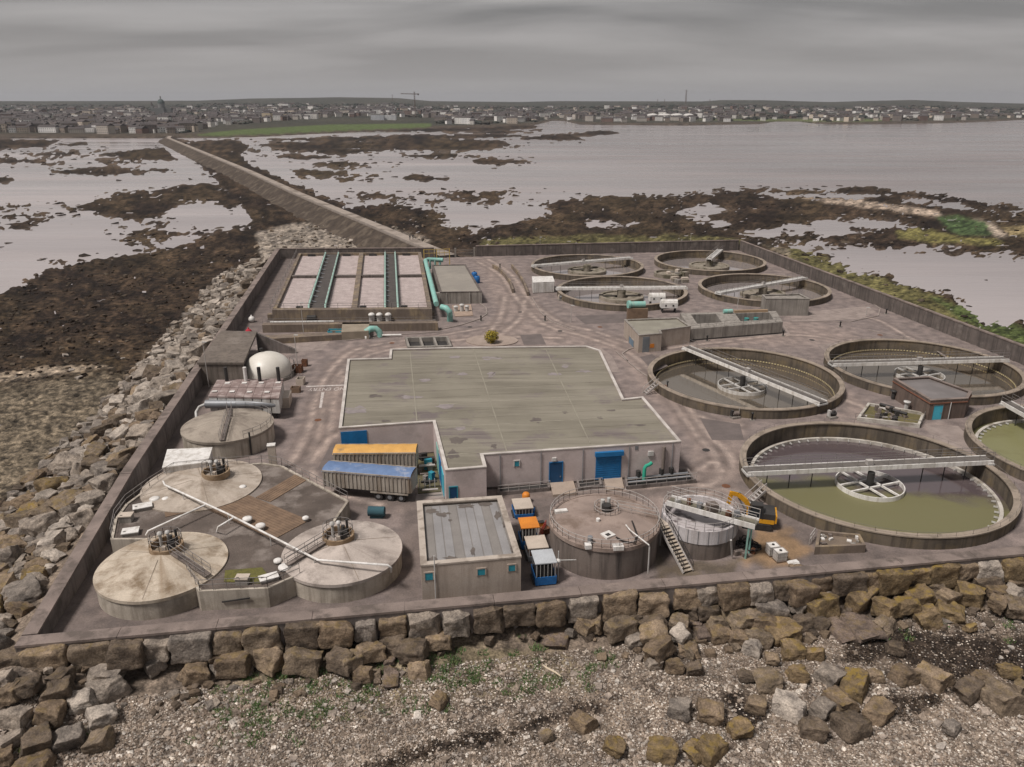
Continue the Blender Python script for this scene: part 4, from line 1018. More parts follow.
for x_, z_ in ((456, 1.1), (462, 1.5), (467, 1.2)):
    a = G(x_, 311, 0.18); o_ = MB().drum(a.x, a.y, 0.42, 0.18, z_, 14).lathe(a.x, a.y, [(0.55, z_), (0.5, z_ + 0.2), (0.0, z_ + 0.35)], 14).build('air_blower', white_metal, None, loc=(a.x, a.y, 0.18))
    tag(o_, 'small white capped air intake on the tan plinth', 'air intake', 'air intakes on the plinth')
for k, (x_, y_) in enumerate(((474.5, 276), (477, 280))):
    a = G(x_, y_ + 3); 
    tk = thing('chemical_tank', (a.x, a.y, 0), ['blue chemical drum beside the blower house, farther from the roadway', 'blue chemical drum beside the blower house, next to the roadway'][k], 'drum')
    MB().lathe(a.x, a.y, [(0.75, 0), (0.78, 0.6), (0.75, 1.6), (0.5, 1.85), (0.2, 1.9), (0, 1.9)], 18).build('shell', blue_unit, tk); MB().drum(a.x, a.y, 0.22, 1.9, 2.05, 10).build('lid', dark_metal, tk)
# turquoise air main
t = thing('air_main', tuple(G(425, 262, 0)), 'big turquoise air pipe running along the aeration tank to the blowers', 'pipe')
zt_ = 3.6
MB().tube([G(443, 260, zt_), G(428, 259.5, zt_), G(425.4, 260.5, zt_), G(426.5, 265, zt_), G(436.4, 304, zt_ - 0.5)], 0.55, 14).build('pipe_run', turquoise, t)
MB().tube([G(441, 307, 3.0), G(446, 308, 2.9), G(449.5, 312, 2.3), G(450, 316, 1.2), tuple(G(450, 321, 0.0))], 0.62, 14).build('pipe_elbow', turquoise, t)
for x_ in (430, 435, 440): a = G(x_, 260, zt_); MB().tube([a, (a.x, a.y, 1.2)], 0.25, 10).build('branch_pipe', turquoise, t)
MB().box(tuple(G(437.5, 307, 0)), (1.2, 1.2, 3.3), 0.1).build('support_column', concrete, t)
gnt = thing('yellow_gantry', tuple(G(437, 258, 0)), 'yellow steel lifting frame behind the turquoise pipe', 'gantry')
ga, gb = G(424, 257, 2.8), G(449.5, 256, 2.8); yel = mat('yellow_steel', (0.5, 0.36, 0.10), (0.42, 0.3, 0.09))
mb = MB(); mb.rail([(ga.x, ga.y, 2.8), (gb.x, gb.y, 2.8)], 2.0, 1.3, 0.06, rails=(1, 0.5)); mb.build('frame_rail', yel, gnt)
for a in (ga, gb, ga.lerp(gb, 0.5)): MB().bar((a.x, a.y, 0), (a.x, a.y, 4.9), 0.2).build('frame_post', yel, gnt)

# ------------------------------------------------------------------ aeration tanks
ZT = 2.8
aq = [G(297, 253, ZT), G(421, 252, ZT), G(432, 309, ZT), G(270, 310, ZT)]
t = thing('aeration_tank', tuple(bil(aq, 0.5, 0.5)) + (0,), 'long concrete aeration tank of eight foaming cells with turquoise edged walkways', 'tank')
aer_w = mat('aeration_wall', (0.20, 0.158, 0.125), (0.14, 0.11, 0.088), scale=0.4, streak=(0.12, 0.095, 0.075), stain=(0.26, 0.2, 0.13), stain_scale=0.3)
foam = mat('foaming_water', (0.40, 0.335, 0.318), (0.32, 0.265, 0.25), scale=0.5, stain=(0.46, 0.39, 0.37), stain_scale=0.7, stain_lo=0.46, stain_hi=0.7, rough=0.7, fine=0.2, fine_scale=2.5, bump=0.06, bscale=1.5)
vm = 0.455
mint = mat('mint_paint', (0.36, 0.55, 0.48), (0.30, 0.46, 0.40), scale=1.0, streak=(0.3, 0.36, 0.32), rough=0.5)
def Q(u0, v0, u1, v1): return [bil(aq, u, v) for u, v in ((u0, v0), (u1, v0), (u1, v1), (u0, v1))]
MB().prism(Q(0.0353, 0.0121, 0.9747, 0.9749), 0.1, ZT - 0.75).build('foaming_water', foam, t)
for nm, r_ in (('side_wall', (0.012, 0, 0.035, 1)), ('side_wall', (0.975, 0, 1, 1)), ('end_wall', (0.0352, 0, 0.9748, 0.012)), ('end_wall', (0.0352, 0.975, 0.9748, 1))):
    MB().prism(Q(*r_), -0.2, ZT).build(nm, aer_w, t)
cols = [(0.0352, 0.222), (0.345, 0.50), (0.535, 0.70), (0.80, 0.9748)]
for a, b in ((0.50, 0.535), ):
    MB().prism(Q(a, 0.0122, b, 0.9748), 0.2, ZT - 0.003).build('dividing_wall', aer_w, t)
for a, b in cols: MB().prism(Q(a, vm, b, vm + 0.018), 0.2, ZT - 0.15).build('cross_wall', dark_wall, t)
walk = mat('dark_grating', (0.06, 0.052, 0.048), (0.085, 0.074, 0.068), scale=1.0, rough=0.7)
for a, b in ((0.222, 0.345), (0.70, 0.80)):
    MB().prism(Q(a, 0.0122, b, 0.9748), 0.2, ZT - 0.35).build('walkway', walk, t)
    for u in (a + 0.01, b - 0.01):
        p0, p1 = bil(aq, u, 0.02), bil(aq, u, 0.955)
        MB().tube([(*p0, ZT + 0.25), (*p1, ZT + 0.25), (*bil(aq, u, 0.965), ZT - 0.4)], 0.21, 10).build('air_pipe', mint, t)
        mb = MB(); mb.rail([(*p0, ZT - 0.35), (*p1, ZT - 0.35)], 1.3, 4, 0.03); mb.build('railing', rail_m, t)
    for k in range(12):
        v = 0.06 + k * 0.075; p0 = bil(aq, a + 0.01, v); p1 = bil(aq, b - 0.01, v)
        MB().tube([(*p0, ZT + 0.1), (*lerp2(p0, p1, 0.35), ZT - 0.2)], 0.12, 8).build('drop_pipe', grey_metal, t)
mb = MB(); mb.rail([(*bil(aq, u, 0.985), ZT) for u in np.linspace(0, 1, 13)], 1.1, 3, 0.03); mb.rail([(*bil(aq, 0.0, v), ZT) for v in np.linspace(0, 1, 13)], 1.1, 5, 0.025); mb.build('railing', rail_m, t)
for u in (0.12, 0.40, 0.61, 0.88):
    a = bil(aq, u, 0.022); MB().box((*a, ZT - 0.7), (2.2, 0.25, 0.55), 0.03).build('outlet_opening', dark_metal, t)
for u in (0.17, 0.57, 0.83):
    a = bil(aq, u, 0.94); MB().box((*a, ZT - 0.74), (1.3, 0.8, 0.5), 0.0).build('mixer', dark_metal, t)
# channels stepping down in front of it
ch = thing('outlet_channel', tuple(G(350, 322, 0)), 'concrete outlet channel with railings in front of the aeration tank', 'channel')
cq = [G(268, 313, 1.6), G(434, 311, 1.6), G(438, 323, 1.6), G(262, 325, 1.6)]
for v0, v1, h_ in ((0.0, 0.14, 1.6), (0.82, 1.0, 1.6)): MB().prism([bil(cq, u, v) for u, v in ((0, v0), (1, v0), (1, v1), (0, v1))], -0.1, h_).build('channel_wall', aer_w, ch)
MB().prism([bil(cq, u, v) for u, v in ((0, .1402), (1, .1402), (1, .8198), (0, .8198))], -0.1, 0.5).build('channel_floor', dark_wall, ch)
mb = MB(); mb.rail([(*bil(cq, u, 0.9), 1.6) for u in np.linspace(0, 1, 9)], 1.0, 2.5, 0.025); mb.build('railing', rail_m, ch)
MB().tube([(*bil(cq, 0.03, 0.55), 1.0), (*bil(cq, 0.40, 0.55), 1.0)], 0.22, 8).build('pipe', white_metal, ch)
for k, x_ in enumerate((372, 379.7, 388.5)):
    a = G(x_, 321, 0.5)
    o_ = MB().lathe(a.x, a.y, [(0.55, 0.5), (0.62, 1.7), (0.70, 1.75), (0.66, 2.0), (0.3, 2.25), (0, 2.28)], 16).build('sampling_drum', white_paint, None, loc=(a.x, a.y, 0.5))
    tag(o_, 'white plastic drum standing in the outlet channel', 'drum', 'white drums in the outlet channel')
lw = MB().prism([tuple(G(x, y))[:2] for x, y in ((262, 345), (342, 340), (342, 337), (262, 341))], 0, 1.1).build('retaining_wall', aer_w, None); tag(lw, 'low brown retaining wall below the outlet channel', 'wall')
wt = MB().prism([tuple(G(x, y))[:2] for x, y in ((342, 340), (369, 339), (370, 330), (343, 330))], 0, 1.6).build('concrete_block', mat('yellowish_block', (0.28, 0.235, 0.18), (0.22, 0.185, 0.14)), None); tag(wt, 'yellowish concrete block next to the turquoise bend', 'block')
# turquoise skip and pipe bend
a = G(336.6, 338)
s = thing('skip', tuple(a), 'small turquoise blue metal skip beside the yellowish block', 'skip')
skm = mat('skip_paint', (0.05, 0.32, 0.40), (0.04, 0.25, 0.32), scale=1, stain=(0.14, 0.12, 0.1), stain_scale=1)
def tub(cx, cy, z, w, d, h, rz, flare=0.25, th=0.08):
    ca, sa = math.cos(rz), math.sin(rz)
    def T(x, y, z_): return (cx + x * ca - y * sa, cy + x * sa + y * ca, z_)
    mb = MB()
    o0 = [T(x, y, z) for x, y in ((-w / 2 + flare, -d / 2), (w / 2 - flare, -d / 2), (w / 2 - flare, d / 2), (-w / 2 + flare, d / 2))]
    o1 = [T(x, y, z + h) for x, y in ((-w / 2, -d / 2), (w / 2, -d / 2), (w / 2, d / 2), (-w / 2, d / 2))]
    i1 = [T(x, y, z + h) for x, y in ((-w / 2 + th, -d / 2 + th), (w / 2 - th, -d / 2 + th), (w / 2 - th, d / 2 - th), (-w / 2 + th, d / 2 - th))]
    i0 = [T(x, y, z + th) for x, y in ((-w / 2 + flare + th, -d / 2 + th), (w / 2 - flare - th, -d / 2 + th), (w / 2 - flare - th, d / 2 - th), (-w / 2 + flare + th, d / 2 - th))]
    fs = [(3, 2, 1, 0)]
    for k in range(4):
        j = (k + 1) % 4; fs += [(k, j, 4 + j, 4 + k), (4 + k, 4 + j, 8 + j, 8 + k), (8 + k, 8 + j, 12 + j, 12 + k)]
    fs.append((12, 13, 14, 15))
    return mb.add(o0 + o1 + i1 + i0, fs)
tub(a.x, a.y + 0.8, 0.02, 3.4, 1.8, 1.4, 0.05).build('hopper', skm, s)
MB().box((a.x, a.y + 0.8, 0.9), (2.9, 1.55, 0.2), 0.05).build('load', mud_m, s)
a = G(366, 338)
e_ = thing('pipe_bend', tuple(a), 'fat turquoise pipe bend with white end on the ground', 'pipe')
MB().tube([(a.x, a.y, 0.6), (a.x + 0.2, a.y + 0.2, 1.3), (a.x + 0.9, a.y + 0.6, 1.7), (a.x + 1.9, a.y + 0.8, 1.65), (a.x + 2.5, a.y + 0.8, 1.0), (a.x + 2.7, a.y + 0.8, 0.05)], 0.62, 14).build('bend', turquoise, e_)
MB().lathe(a.x, a.y, [(0.8, 0.02), (0.8, 0.6), (0, 0.6)], 14).build('flange', white_paint, e_)
MB().tube([(a.x + 3.1, a.y + 0.5, 0.4), (a.x + 6.8, a.y + 0.8, 0.4)], 0.2, 8).build('white_pipe', white_paint, e_)
# three dark pits
pit = thing('settling_pit', tuple(G(428, 343, 0)), 'row of three dark open pits behind the main building', 'pit')
pq = [G(405, 338.5, 0.6), G(448, 337.5, 0.6), G(452, 347.5, 0.6), G(408, 348.5, 0.6)]
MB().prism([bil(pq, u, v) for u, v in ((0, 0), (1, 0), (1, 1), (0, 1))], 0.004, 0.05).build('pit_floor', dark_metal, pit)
for u0, u1 in ((0, .05), (.32, .37), (.64, .69), (.95, 1.0)): MB().prism([bil(pq, u, v) for u, v in ((u0, 0), (u1, 0), (u1, 1), (u0, 1))], 0.05, 0.9).build('pit_wall', concrete, pit)
for u0, u1 in ((.0501, .3199), (.3701, .6399), (.6901, .9499)):
    for v0, v1 in ((0, .08), (.9, 1)): MB().prism([bil(pq, u, v) for u, v in ((u0, v0), (u1, v0), (u1, v1), (u0, v1))], 0.05, 0.88).build('pit_wall', concrete, pit)
# ------------------------------------------------------------------ sludge tanks with conical roofs
def cone_tank(name, label, c, r, h, rise, side_m, roof_m, ribs=8, z0=-0.3, rib_m=None, lip=0.12):
    t = thing(name, (c[0], c[1], 0), label, 'tank')
    MB().lathe(c[0], c[1], [(r, z0), (r, h)], 72).build('tank_wall', side_m, t)
    MB().lathe(c[0], c[1], [(r + lip, h - 0.25), (r + lip, h + 0.06), (r - 0.12, h + 0.06)], 72, smooth=False).build('rim', roof_m, t)
    MB().lathe(c[0], c[1], [(r - 0.1, h + 0.05), (r * 0.5, h + rise * 0.52), (0.0, h + rise)], 72).build('roof', roof_m, t)
    for k in range(ribs):
        a = 2 * math.pi * (k + 0.3) / ribs; d = Vector((math.cos(a), math.sin(a), 0)); b = Vector((c[0], c[1], 0))
        MB().bar(b + d * (r - 0.2) + Vector((0, 0, h + 0.07)), b + d * 0.9 + Vector((0, 0, h + rise * 0.87)), 0.05, 0.03).build('roof_rib', rib_m or roof_m, t)
    return t
D1, D2, D3, ZD = (-33.0, 63.0), (-16.5, 65.4), (-35.4, 79.4), 2.0
d_rib = mat('roof_joint', (0.25, 0.205, 0.16), (0.2, 0.165, 0.13))
t1 = cone_tank('sludge_tank', 'rust stained cream conical roofed tank nearest the corner of the sea walls', D1, 5.75, ZD, 1.25, tank_side, radial_mat('stained_cream_roof', D1, (0.50, 0.43, 0.345), (0.37, 0.315, 0.25), (0.22, 0.155, 0.095)), 3, rib_m=d_rib)
t2 = cone_tank('sludge_tank', 'pale conical roofed tank between the walled deck and the grey roofed small building', D2, 5.65, ZD, 1.1, tank_side, radial_mat('pale_roof', D2, (0.47, 0.41, 0.365), (0.38, 0.33, 0.292), (0.27, 0.228, 0.2)), 4, rib_m=d_rib)
t3 = cone_tank('sludge_tank', 'pale conical roofed tank beside the white box cabin', D3, 6.4, ZD, 0.9, tank_side, radial_mat('cream_roof', D3, (0.45, 0.39, 0.33), (0.36, 0.31, 0.258), (0.25, 0.198, 0.15)), 4, rib_m=d_rib)
rusty_kerb = mat('rust_stained_kerb', (0.30, 0.22, 0.145), (0.20, 0.135, 0.08), scale=1.2)
def crown(t, c, z, rail=True):
    """round walkway kerb with vents and valves at the top of a tank"""
    x, y = c
    k_ = MB().ring(x, y, 1.35, 1.55, z - 0.35, z + 0.35, 28).build('turret_kerb', rusty_kerb, t)
    mb = MB(); pts = [(x + 1.45 * math.cos(a), y + 1.45 * math.sin(a), z + 0.35) for a in np.linspace(0, 2 * math.pi, 13)]
    mb.rail(pts, 1.0, 0.9, 0.022); mb.build('turret_railing', rail_m, k_)
    MB().drum(x - 0.6, y + 0.3, 0.15, z - 0.3, z + 1.25, 14).lathe(x - 0.6, y + 0.3, [(0.26, z + 1.2), (0.22, z + 1.4), (0, z + 1.5)], 14).build('vent', white_metal, t)
    MB().drum(x - 0.1, y + 0.8, 0.13, z - 0.3, z + 1.1, 14).lathe(x - 0.1, y + 0.8, [(0.24, z + 1.05), (0.2, z + 1.25), (0, z + 1.3)], 14).build('vent', white_metal, t)
    MB().box((x + 0.55, y - 0.1, z - 0.3), (0.65, 0.75, 1.05), 0.3).drum(x + 0.55, y - 0.1, 0.2, z + 0.75, z + 1.3, 12).build('mixer_motor', dark_metal, t)
    MB().drum(x + 0.75, y + 0.7, 0.13, z - 0.2, z + 1.5, 10).build('valve', dark_metal, t)
    MB().box((x + 0.2, y - 0.9, z - 0.3), (0.35, 0.3, 0.9), 0.0).build('control_box', beige_panel, t)
crown(t1, (D1[0] + 0.0, D1[1] + 1.3), ZD + 1.15); crown(t2, (D2[0] - 0.5, D2[1] + 0.9), ZD + 1.05); crown(t3, (D3[0] + 1.3, D3[1] + 1.0), ZD + 0.95)
# gangway down the first roof, railing lines on the others
def gangway(t, a, b, w=0.7):
    a, b = Vector(a), Vector(b); d = (b - a).normalized(); s_ = Vector((-d.y, d.x, 0)).normalized() * w / 2
    MB().bar(a, b, w, 0.08).build('gangway', brown_tank, t)
    mb = MB(); mb.rail([a + s_, b + s_], 1.0, 1.2, 0.022); mb.rail([a - s_, b - s_], 1.0, 1.2, 0.022); mb.build('gangway_railing', rail_m, t)
gangway(t1, (D1[0] + 1.1, D1[1] + 0.2, ZD + 1.25), (D1[0] + 5.2, D1[1] - 2.3, ZD + 0.35))
gangway(t2, (D2[0] - 1.5, D2[1] + 0.0, ZD + 1.1), (D2[0] - 4.6, D2[1] - 3.0, ZD + 0.35), 0.5)
# deck between the three tanks
DP = [(112, 540), (116, 520), (127, 505), (150, 488), (175, 472), (262, 464), (282, 467), (348, 502), (338, 516), (300, 575), (268, 589), (200, 592), (188, 575), (190, 540)]
dk = thing('raised_deck', tuple(G(230, 530, 0)), 'raised gravel deck with railings between the three conical tanks', 'deck')
deck_m = mat('deck_gravel', (0.125, 0.10, 0.085), (0.08, 0.064, 0.054), scale=0.4, stain=(0.20, 0.17, 0.15), stain_scale=0.3, fine=0.3, bump=0.03, bscale=12)
dpw = [tuple(G(x, y, ZD - 0.1))[:2] for x, y in DP]
MB().prism(dpw, -0.2, ZD - 0.1).build('deck_slab', [deck_m], dk)
MB().band(offset(dpw, -0.12), offset(dpw, 0.15), -0.25, ZD + 0.05).build('deck_kerb', tank_side, dk)
mb = MB(); mb.rail([(*p, ZD + 0.05) for p in dpw[:8]], 1.1, 1.5, 0.025); mb.build('railing', rail_m, dk); mb = MB(); mb.rail([(*p, ZD + 0.05) for p in dpw[9:13]], 1.1, 1.3, 0.025); mb.build('railing', rail_m, dk)
# brown plank path on the deck: each plank a part
def plank_path(a, b, w, n_):
    a, b = G(*a, ZD - 0.1), G(*b, ZD - 0.1); d = (b - a).normalized(); s_ = Vector((-d.y, d.x, 0))
    for k in range(n_):
        o_ = s_ * (w * ((k + 0.5) / n_ - 0.5))
        MB().bar(a + o_ + Vector((0, 0, 0.04)), b + o_ + Vector((0, 0, 0.04)), w / n_ * 0.9, 0.07).build('plank', timber, dk)
plank_path((218, 498), (292, 530), 4.6, 12)
plank_path((263, 500), (302, 477), 2.2, 6)
plank_path((165, 515), (222, 503), 1.2, 4)
gr = MB().prism([tuple(G(x, y, ZD))[:2] for x, y in ((225, 570), (262, 567), (268, 575), (262, 583), (224, 581))], ZD - 0.099, ZD - 0.02).build('moss_bed', mat('moss', (0.13, 0.12, 0.03), (0.09, 0.085, 0.03), scale=1.5, fine=0.3, bump=0.05), dk)
# hatches, lids
def hatch(x, y, w, d, h, rz, m_, label, z=ZD - 0.1):
    c = G(x, y, z); t = thing('access_hatch', tuple(c), label, 'hatch')
    MB().box(tuple(c), (w, d, h), rz).build('frame', concrete, t); MB().box((c.x, c.y, z + h + 0.003), (w + 0.12, d + 0.12, 0.1), rz).build('cover', m_, t); MB().box((c.x - w * 0.3, c.y - d * 0.3, z + h + 0.104), (0.25, 0.06, 0.05), rz).build('handle', dark_metal, t)
hatch(143, 509, 1.8, 1.1, 0.35, 0.45, white_paint, 'long white hatch cover on the deck edge by the high wall, split in two')
hatch(127, 521, 1.2, 0.9, 0.7, 0.1, beige_panel, 'cream hatch box on the deck edge by the boulder slope wall')
hatch(131, 534, 1.5, 1.1, 0.35, 0.3, white_paint, 'white hatch cover between the cream hatch box and the rust stained tank')
hatch(243, 583, 1.1, 0.8, 0.6, 0.0, beige_panel, 'cream hatch box on the mossy edge of the deck')
hatch(269, 580, 1.6, 0.9, 0.3, 0.5, white_paint, 'white hatch cover on the deck beside the mossy bed')
def lid(x, y, r, h, label, grp=None):
    c = G(x, y, ZD - 0.1); t = thing('vent_cap', tuple(c), label, 'vent', grp)
    MB().drum(c.x, c.y, r * 0.7, c.z, c.z + h, 16).build('stem', concrete, t); MB().lathe(c.x, c.y, [(r, c.z + h - 0.1), (r, c.z + h + 0.05), (r * 0.6, c.z + h + 0.14), (0, c.z + h + 0.15)], 18).build('cap', white_paint, t)
lid(248, 523, 0.5, 0.55, 'white round vent cap in the middle of the deck', 'paired deck vents'); lid(261, 530, 0.5, 0.55, 'white round vent cap in the middle of the deck', 'paired deck vents')
lid(155, 501, 0.55, 0.3, 'low white round lid by the high wall', 'low lids by the high wall'); lid(166, 501, 0.4, 0.3, 'low white round lid by the high wall', 'low lids by the high wall')
lid(306, 521, 0.35, 0.4, 'small round lid beside the plank path junction'); lid(278, 563, 0.4, 0.3, 'smaller round lid at the mossy corner of the deck'); lid(285, 569, 0.6, 0.25, 'bigger round lid at the mossy corner of the deck')
lid(243, 489, 0.4, 0.3, 'small round lid beside the tank with the white box cabin')
# white gas pipe
zp = ZD + 1.0
gp_ = thing('gas_pipe', tuple(G(240, 530, 0)), 'long white overhead pipe linking the three conical tanks', 'pipe')
MB().tube([G(163, 481, zp + .3), G(165, 485, zp), G(228, 514, zp), G(318, 560, zp), G(345, 562, zp + 0.2), G(388, 565, zp), G(391, 568, zp - .2), tuple(G(391, 572, ZD - 0.4))], 0.11, 10).build('main_run', white_paint, gp_)
MB().tube([G(205, 505, zp), G(148, 531, zp), tuple(G(146, 535, ZD + 0.5))], 0.1, 10).build('branch', white_paint, gp_)
MB().tube([G(233, 518, zp), G(218, 527, zp), tuple(G(217, 532, ZD))], 0.1, 10).build('branch', white_paint, gp_)
for x, y in ((183, 494), (228, 514.5), (270, 536), (314, 558)): a = G(x, y, zp); MB().bar((a.x, a.y, ZD - 0.1), (a.x, a.y, zp), 0.08).build('pipe_stand', white_metal, gp_)
# front face frame and ladder
a = G(236, 605, 0.6); MB().bar(G(222, 602, 0.9), G(250, 598, 1.2), 0.1, 0.12).build('wall_pipe', dark_metal, dk)
# white cabin
c = G(187, 468, 0.0)
cb = thing('cabin', tuple(c), 'white box cabin between the high wall and the conical tanks', 'cabin')
cbq = [G(163, 467, 3.0), G(207, 461.5, 3.0), G(211.5, 447.5, 3.0), G(168, 449.5, 3.0)]
MB().prism(cbq, 0, 2.85).build('body', white_paint, cb); MB().prism(offset(cbq, -0.1), 2.853, 3.0).build('roof', white_paint, cb)
ce = (tuple(cbq[0])[:2], tuple(cbq[1])[:2]); on_wall(MB(), *ce, 0.5, 1.4, 0.3, 2.3, 0.04).build('door', white_metal, cb)
# tan tank
T4 = (-38.0, 95.6)
t4 = cone_tank('sludge_tank', 'tan conical roofed tank between the white cabin and the brown covered vats', T4, 5.8, 2.5, 1.2, tank_side, radial_mat('tan_roof', T4, (0.33, 0.285, 0.235), (0.265, 0.228, 0.188), (0.20, 0.165, 0.135)), 4, rib_m=mat('tan_rib', (0.36, 0.32, 0.27), (0.3, 0.27, 0.22)))
gangway(t4, (T4[0] + 0.3, T4[1] - 0.2, 3.75), (T4[0] + 1.2, T4[1] - 5.6, 2.75), 0.6)
gangway(t4, (T4[0] + 0.3, T4[1] + 0.2, 3.75), (T4[0] - 1.6, T4[1] + 5.4, 2.75), 0.6)
mb = MB(); pts = [(T4[0] + 5.7 * math.cos(a), T4[1] + 5.7 * math.sin(a), 2.56) for a in np.linspace(-0.9, 1.7, 12)]; mb.rail(pts, 1.0, 1.3, 0.02); mb.build('rim_railing', rail_m, t4)
MB().tube([(T4[0] + 4.2, T4[1] - 4.1, 0.0), (T4[0] + 4.2, T4[1] - 4.1, 3.2)], 0.12, 8).build('downpipe', dark_metal, t4)
# odour filter: brown topped modules, duct, stacks
of = thing('odour_filter', tuple(G(245, 400, 0)), 'block of white vats with brown covers and black stacks behind the tan tank', 'filter')
oq = [G(208, 396, 3.4), G(279, 398, 3.4), G(283.5, 378.5, 3.4), G(217, 380, 3.4)]
brn_cover = mat('brown_cover', (0.255, 0.195, 0.18), (0.19, 0.14, 0.128), scale=0.8, stain=(0.36, 0.30, 0.28), stain_scale=0.6)
MB().prism(offset(oq, 0.5), 0.0, 1.0).build('support_frame', dark_metal, of)
for i in range(8):
    for j in range(2):
        q_ = [bil(oq, u, v) for u, v in ((i / 8 + .006, j / 2 + .01), ((i + 1) / 8 - .006, j / 2 + .01), ((i + 1) / 8 - .006, (j + 1) / 2 - .01), (i / 8 + .006, (j + 1) / 2 - .01))]
        vt = MB().prism(q_, 1.0, 3.15).build('vat', white_metal, of)
        MB().prism(offset(q_, -0.04), 3.153, 3.4 + 0.04 * ((i * 3 + j) % 3)).build('cover', brn_cover, vt)
        if (i + j) % 2 == 0:
            c_ = bil(oq, (i + .5) / 8, (j + .5) / 2); MB().box((*c_, 3.49), (0.7, 0.6, 0.06), 0.1).build('label_plate', white_paint, vt)
MB().tube([G(206, 404, 2.2), G(276.5, 404, 2.2)], 0.62, 16).build('duct', grey_metal, of)
for x in (216, 232, 249, 266):
    a = G(x, 400, 2.4); MB().tube([(a.x, a.y - 0.6, 2.4), (a.x, a.y + 0.2, 2.9), (a.x, a.y + 1.0, 2.9)], 0.35, 10).build('branch_duct', grey_metal, of)
for x, m_ in ((227, dark_metal), (246, white_paint), (260, dark_metal), (279, dark_metal)):
    a = G(x, 381, 3.4); MB().tube([(a.x, a.y, 3.3), (a.x, a.y, 5.6)], 0.27, 12).build('stack', m_, of)
MB().box(tuple(G(286, 404, 0)), (1.5, 3.5, 1.6), 0.15).build('fan_housing', beige_panel, of)
MB().tube([G(206, 404, 2.2), G(199, 407, 2.1), G(196, 412, 1.5), tuple(G(197, 425, 0.1))], 0.2, 10).build('return_pipe', white_metal, of)
# gas holder and its hood
gh = G(267, 378, 0)
g_ = thing('gas_holder', (gh.x, gh.y + 1.0, 0), 'white gas holder dome half sheltered by a concrete hood', 'gas holder')
r_ = 3.9
MB().lathe(gh.x, gh.y + 1.0, [(r_ * math.cos(a), 0.9 + 0.84 * r_ * math.sin(a)) for a in np.linspace(-0.24, math.pi / 2, 22)], 48).build('dome', mat('white_membrane', (0.66, 0.63, 0.57), (0.56, 0.53, 0.47), scale=0.3, rough=0.4), g_)
MB().ring(gh.x, gh.y + 1.0, r_ - 0.2, r_ + 0.25, 0.0, 0.5, 40).build('base_ring', concrete, g_)
MB().drum(gh.x - 0.9, gh.y + 1.4, 0.3, 4.4, 4.75, 12).build('top_valve', dark_metal, g_)
mb = MB(); mb.rail([(gh.x + (r_ + .5) * math.cos(a), gh.y + 1 + (r_ + .5) * math.sin(a), 0.0) for a in np.linspace(-0.3, 0.9, 5)], 2.2, 1.2, 0.04); mb.build('ladder_cage', rail_m, g_)
hd = thing('concrete_hood', tuple(G(225, 365, 0)), 'sloping concrete hood structure built onto the high sea wall', 'shelter')
hq = [G(197, 362.5, 3.9), G(243.5, 362.5, 3.9), G(257, 331.5, 4.0), G(221, 330.5, 4.0)]
hood_m = mat('hood_concrete', (0.17, 0.142, 0.118), (0.125, 0.104, 0.088), scale=0.3, streak=(0.09, 0.075, 0.065), stain=(0.2, 0.17, 0.145), stain_scale=0.15)
MB().prism(hq, 3.55, [p.z for p in hq]).build('roof_slab', hood_m, hd)
hi = offset([p.xy for p in hq], 0.15); ho = [tuple(p.xy) for p in hq]
MB().prism([hi[0], hi[1], lerp2(hi[1], hi[2], 0.03), lerp2(hi[0], hi[3], 0.03)], -0.2, 3.547).build('front_wall', hood_m, hd)
MB().prism([lerp2(hi[0], hi[3], 0.0301), lerp2(hi[0], hi[3], 1.0), lerp2(hi[3], hi[2], 0.06), lerp2(lerp2(hi[0], hi[1], 0.06), lerp2(hi[3], hi[2], 0.06), 0.0301)], -0.2, 3.547).build('side_wall', hood_m, hd)
b0 = hq[2]; 
MB().add([(b0.x - 0.1, b0.y - 0.5, 0), (b0.x + 6.8, b0.y - 0.5, 0), (b0.x + 6.8, b0.y - 0.5, 0.7), (b0.x - 0.1, b0.y - 0.5, 3.9), (b0.x - 0.1, b0.y, 0), (b0.x + 6.8, b0.y, 0), (b0.x + 6.8, b0.y, 0.7), (b0.x - 0.1, b0.y, 3.9)],
         [(0, 1, 2, 3), (7, 6, 5, 4), (3, 2, 6, 7), (1, 5, 6, 2), (0, 3, 7, 4)]).build('buttress', concrete_wall, hd)
# rusty clutter along the kerb beyond the filter
for k, (x, y, w, d, h, m_) in enumerate([(298, 372, 1.6, 1.2, 1.3, rust), (301, 384, 1.2, 1.4, 1.1, beige_panel), (296, 392, 1.4, 1.0, 0.9, timber), (305, 366, 0.9, 0.9, 1.2, rust)]):
    c = G(x, y); o_ = thing('equipment_crate', tuple(c), ['rust red open crate by the gas holder ladder', 'beige equipment cabinet on the kerb beyond the brown covered vats', 'brown timber crate beside the brown covered vats', 'smaller rust red crate near the gas holder, by the roadway'][k], 'crate')
    for s_ in (-1, 1):
        MB().box((c.x + s_ * (w / 2 - .05), c.y, 0), (0.08, d, h), 0).build('side_panel', m_, o_); MB().box((c.x, c.y + s_ * (d / 2 - .05), 0.003), (w - 0.2, 0.08, h - 0.05), 0).build('side_panel', m_, o_)
    MB().box((c.x, c.y, 0.02), (w - 0.2, d - 0.2, h * 0.6), 0).build('content', dark_metal, o_)

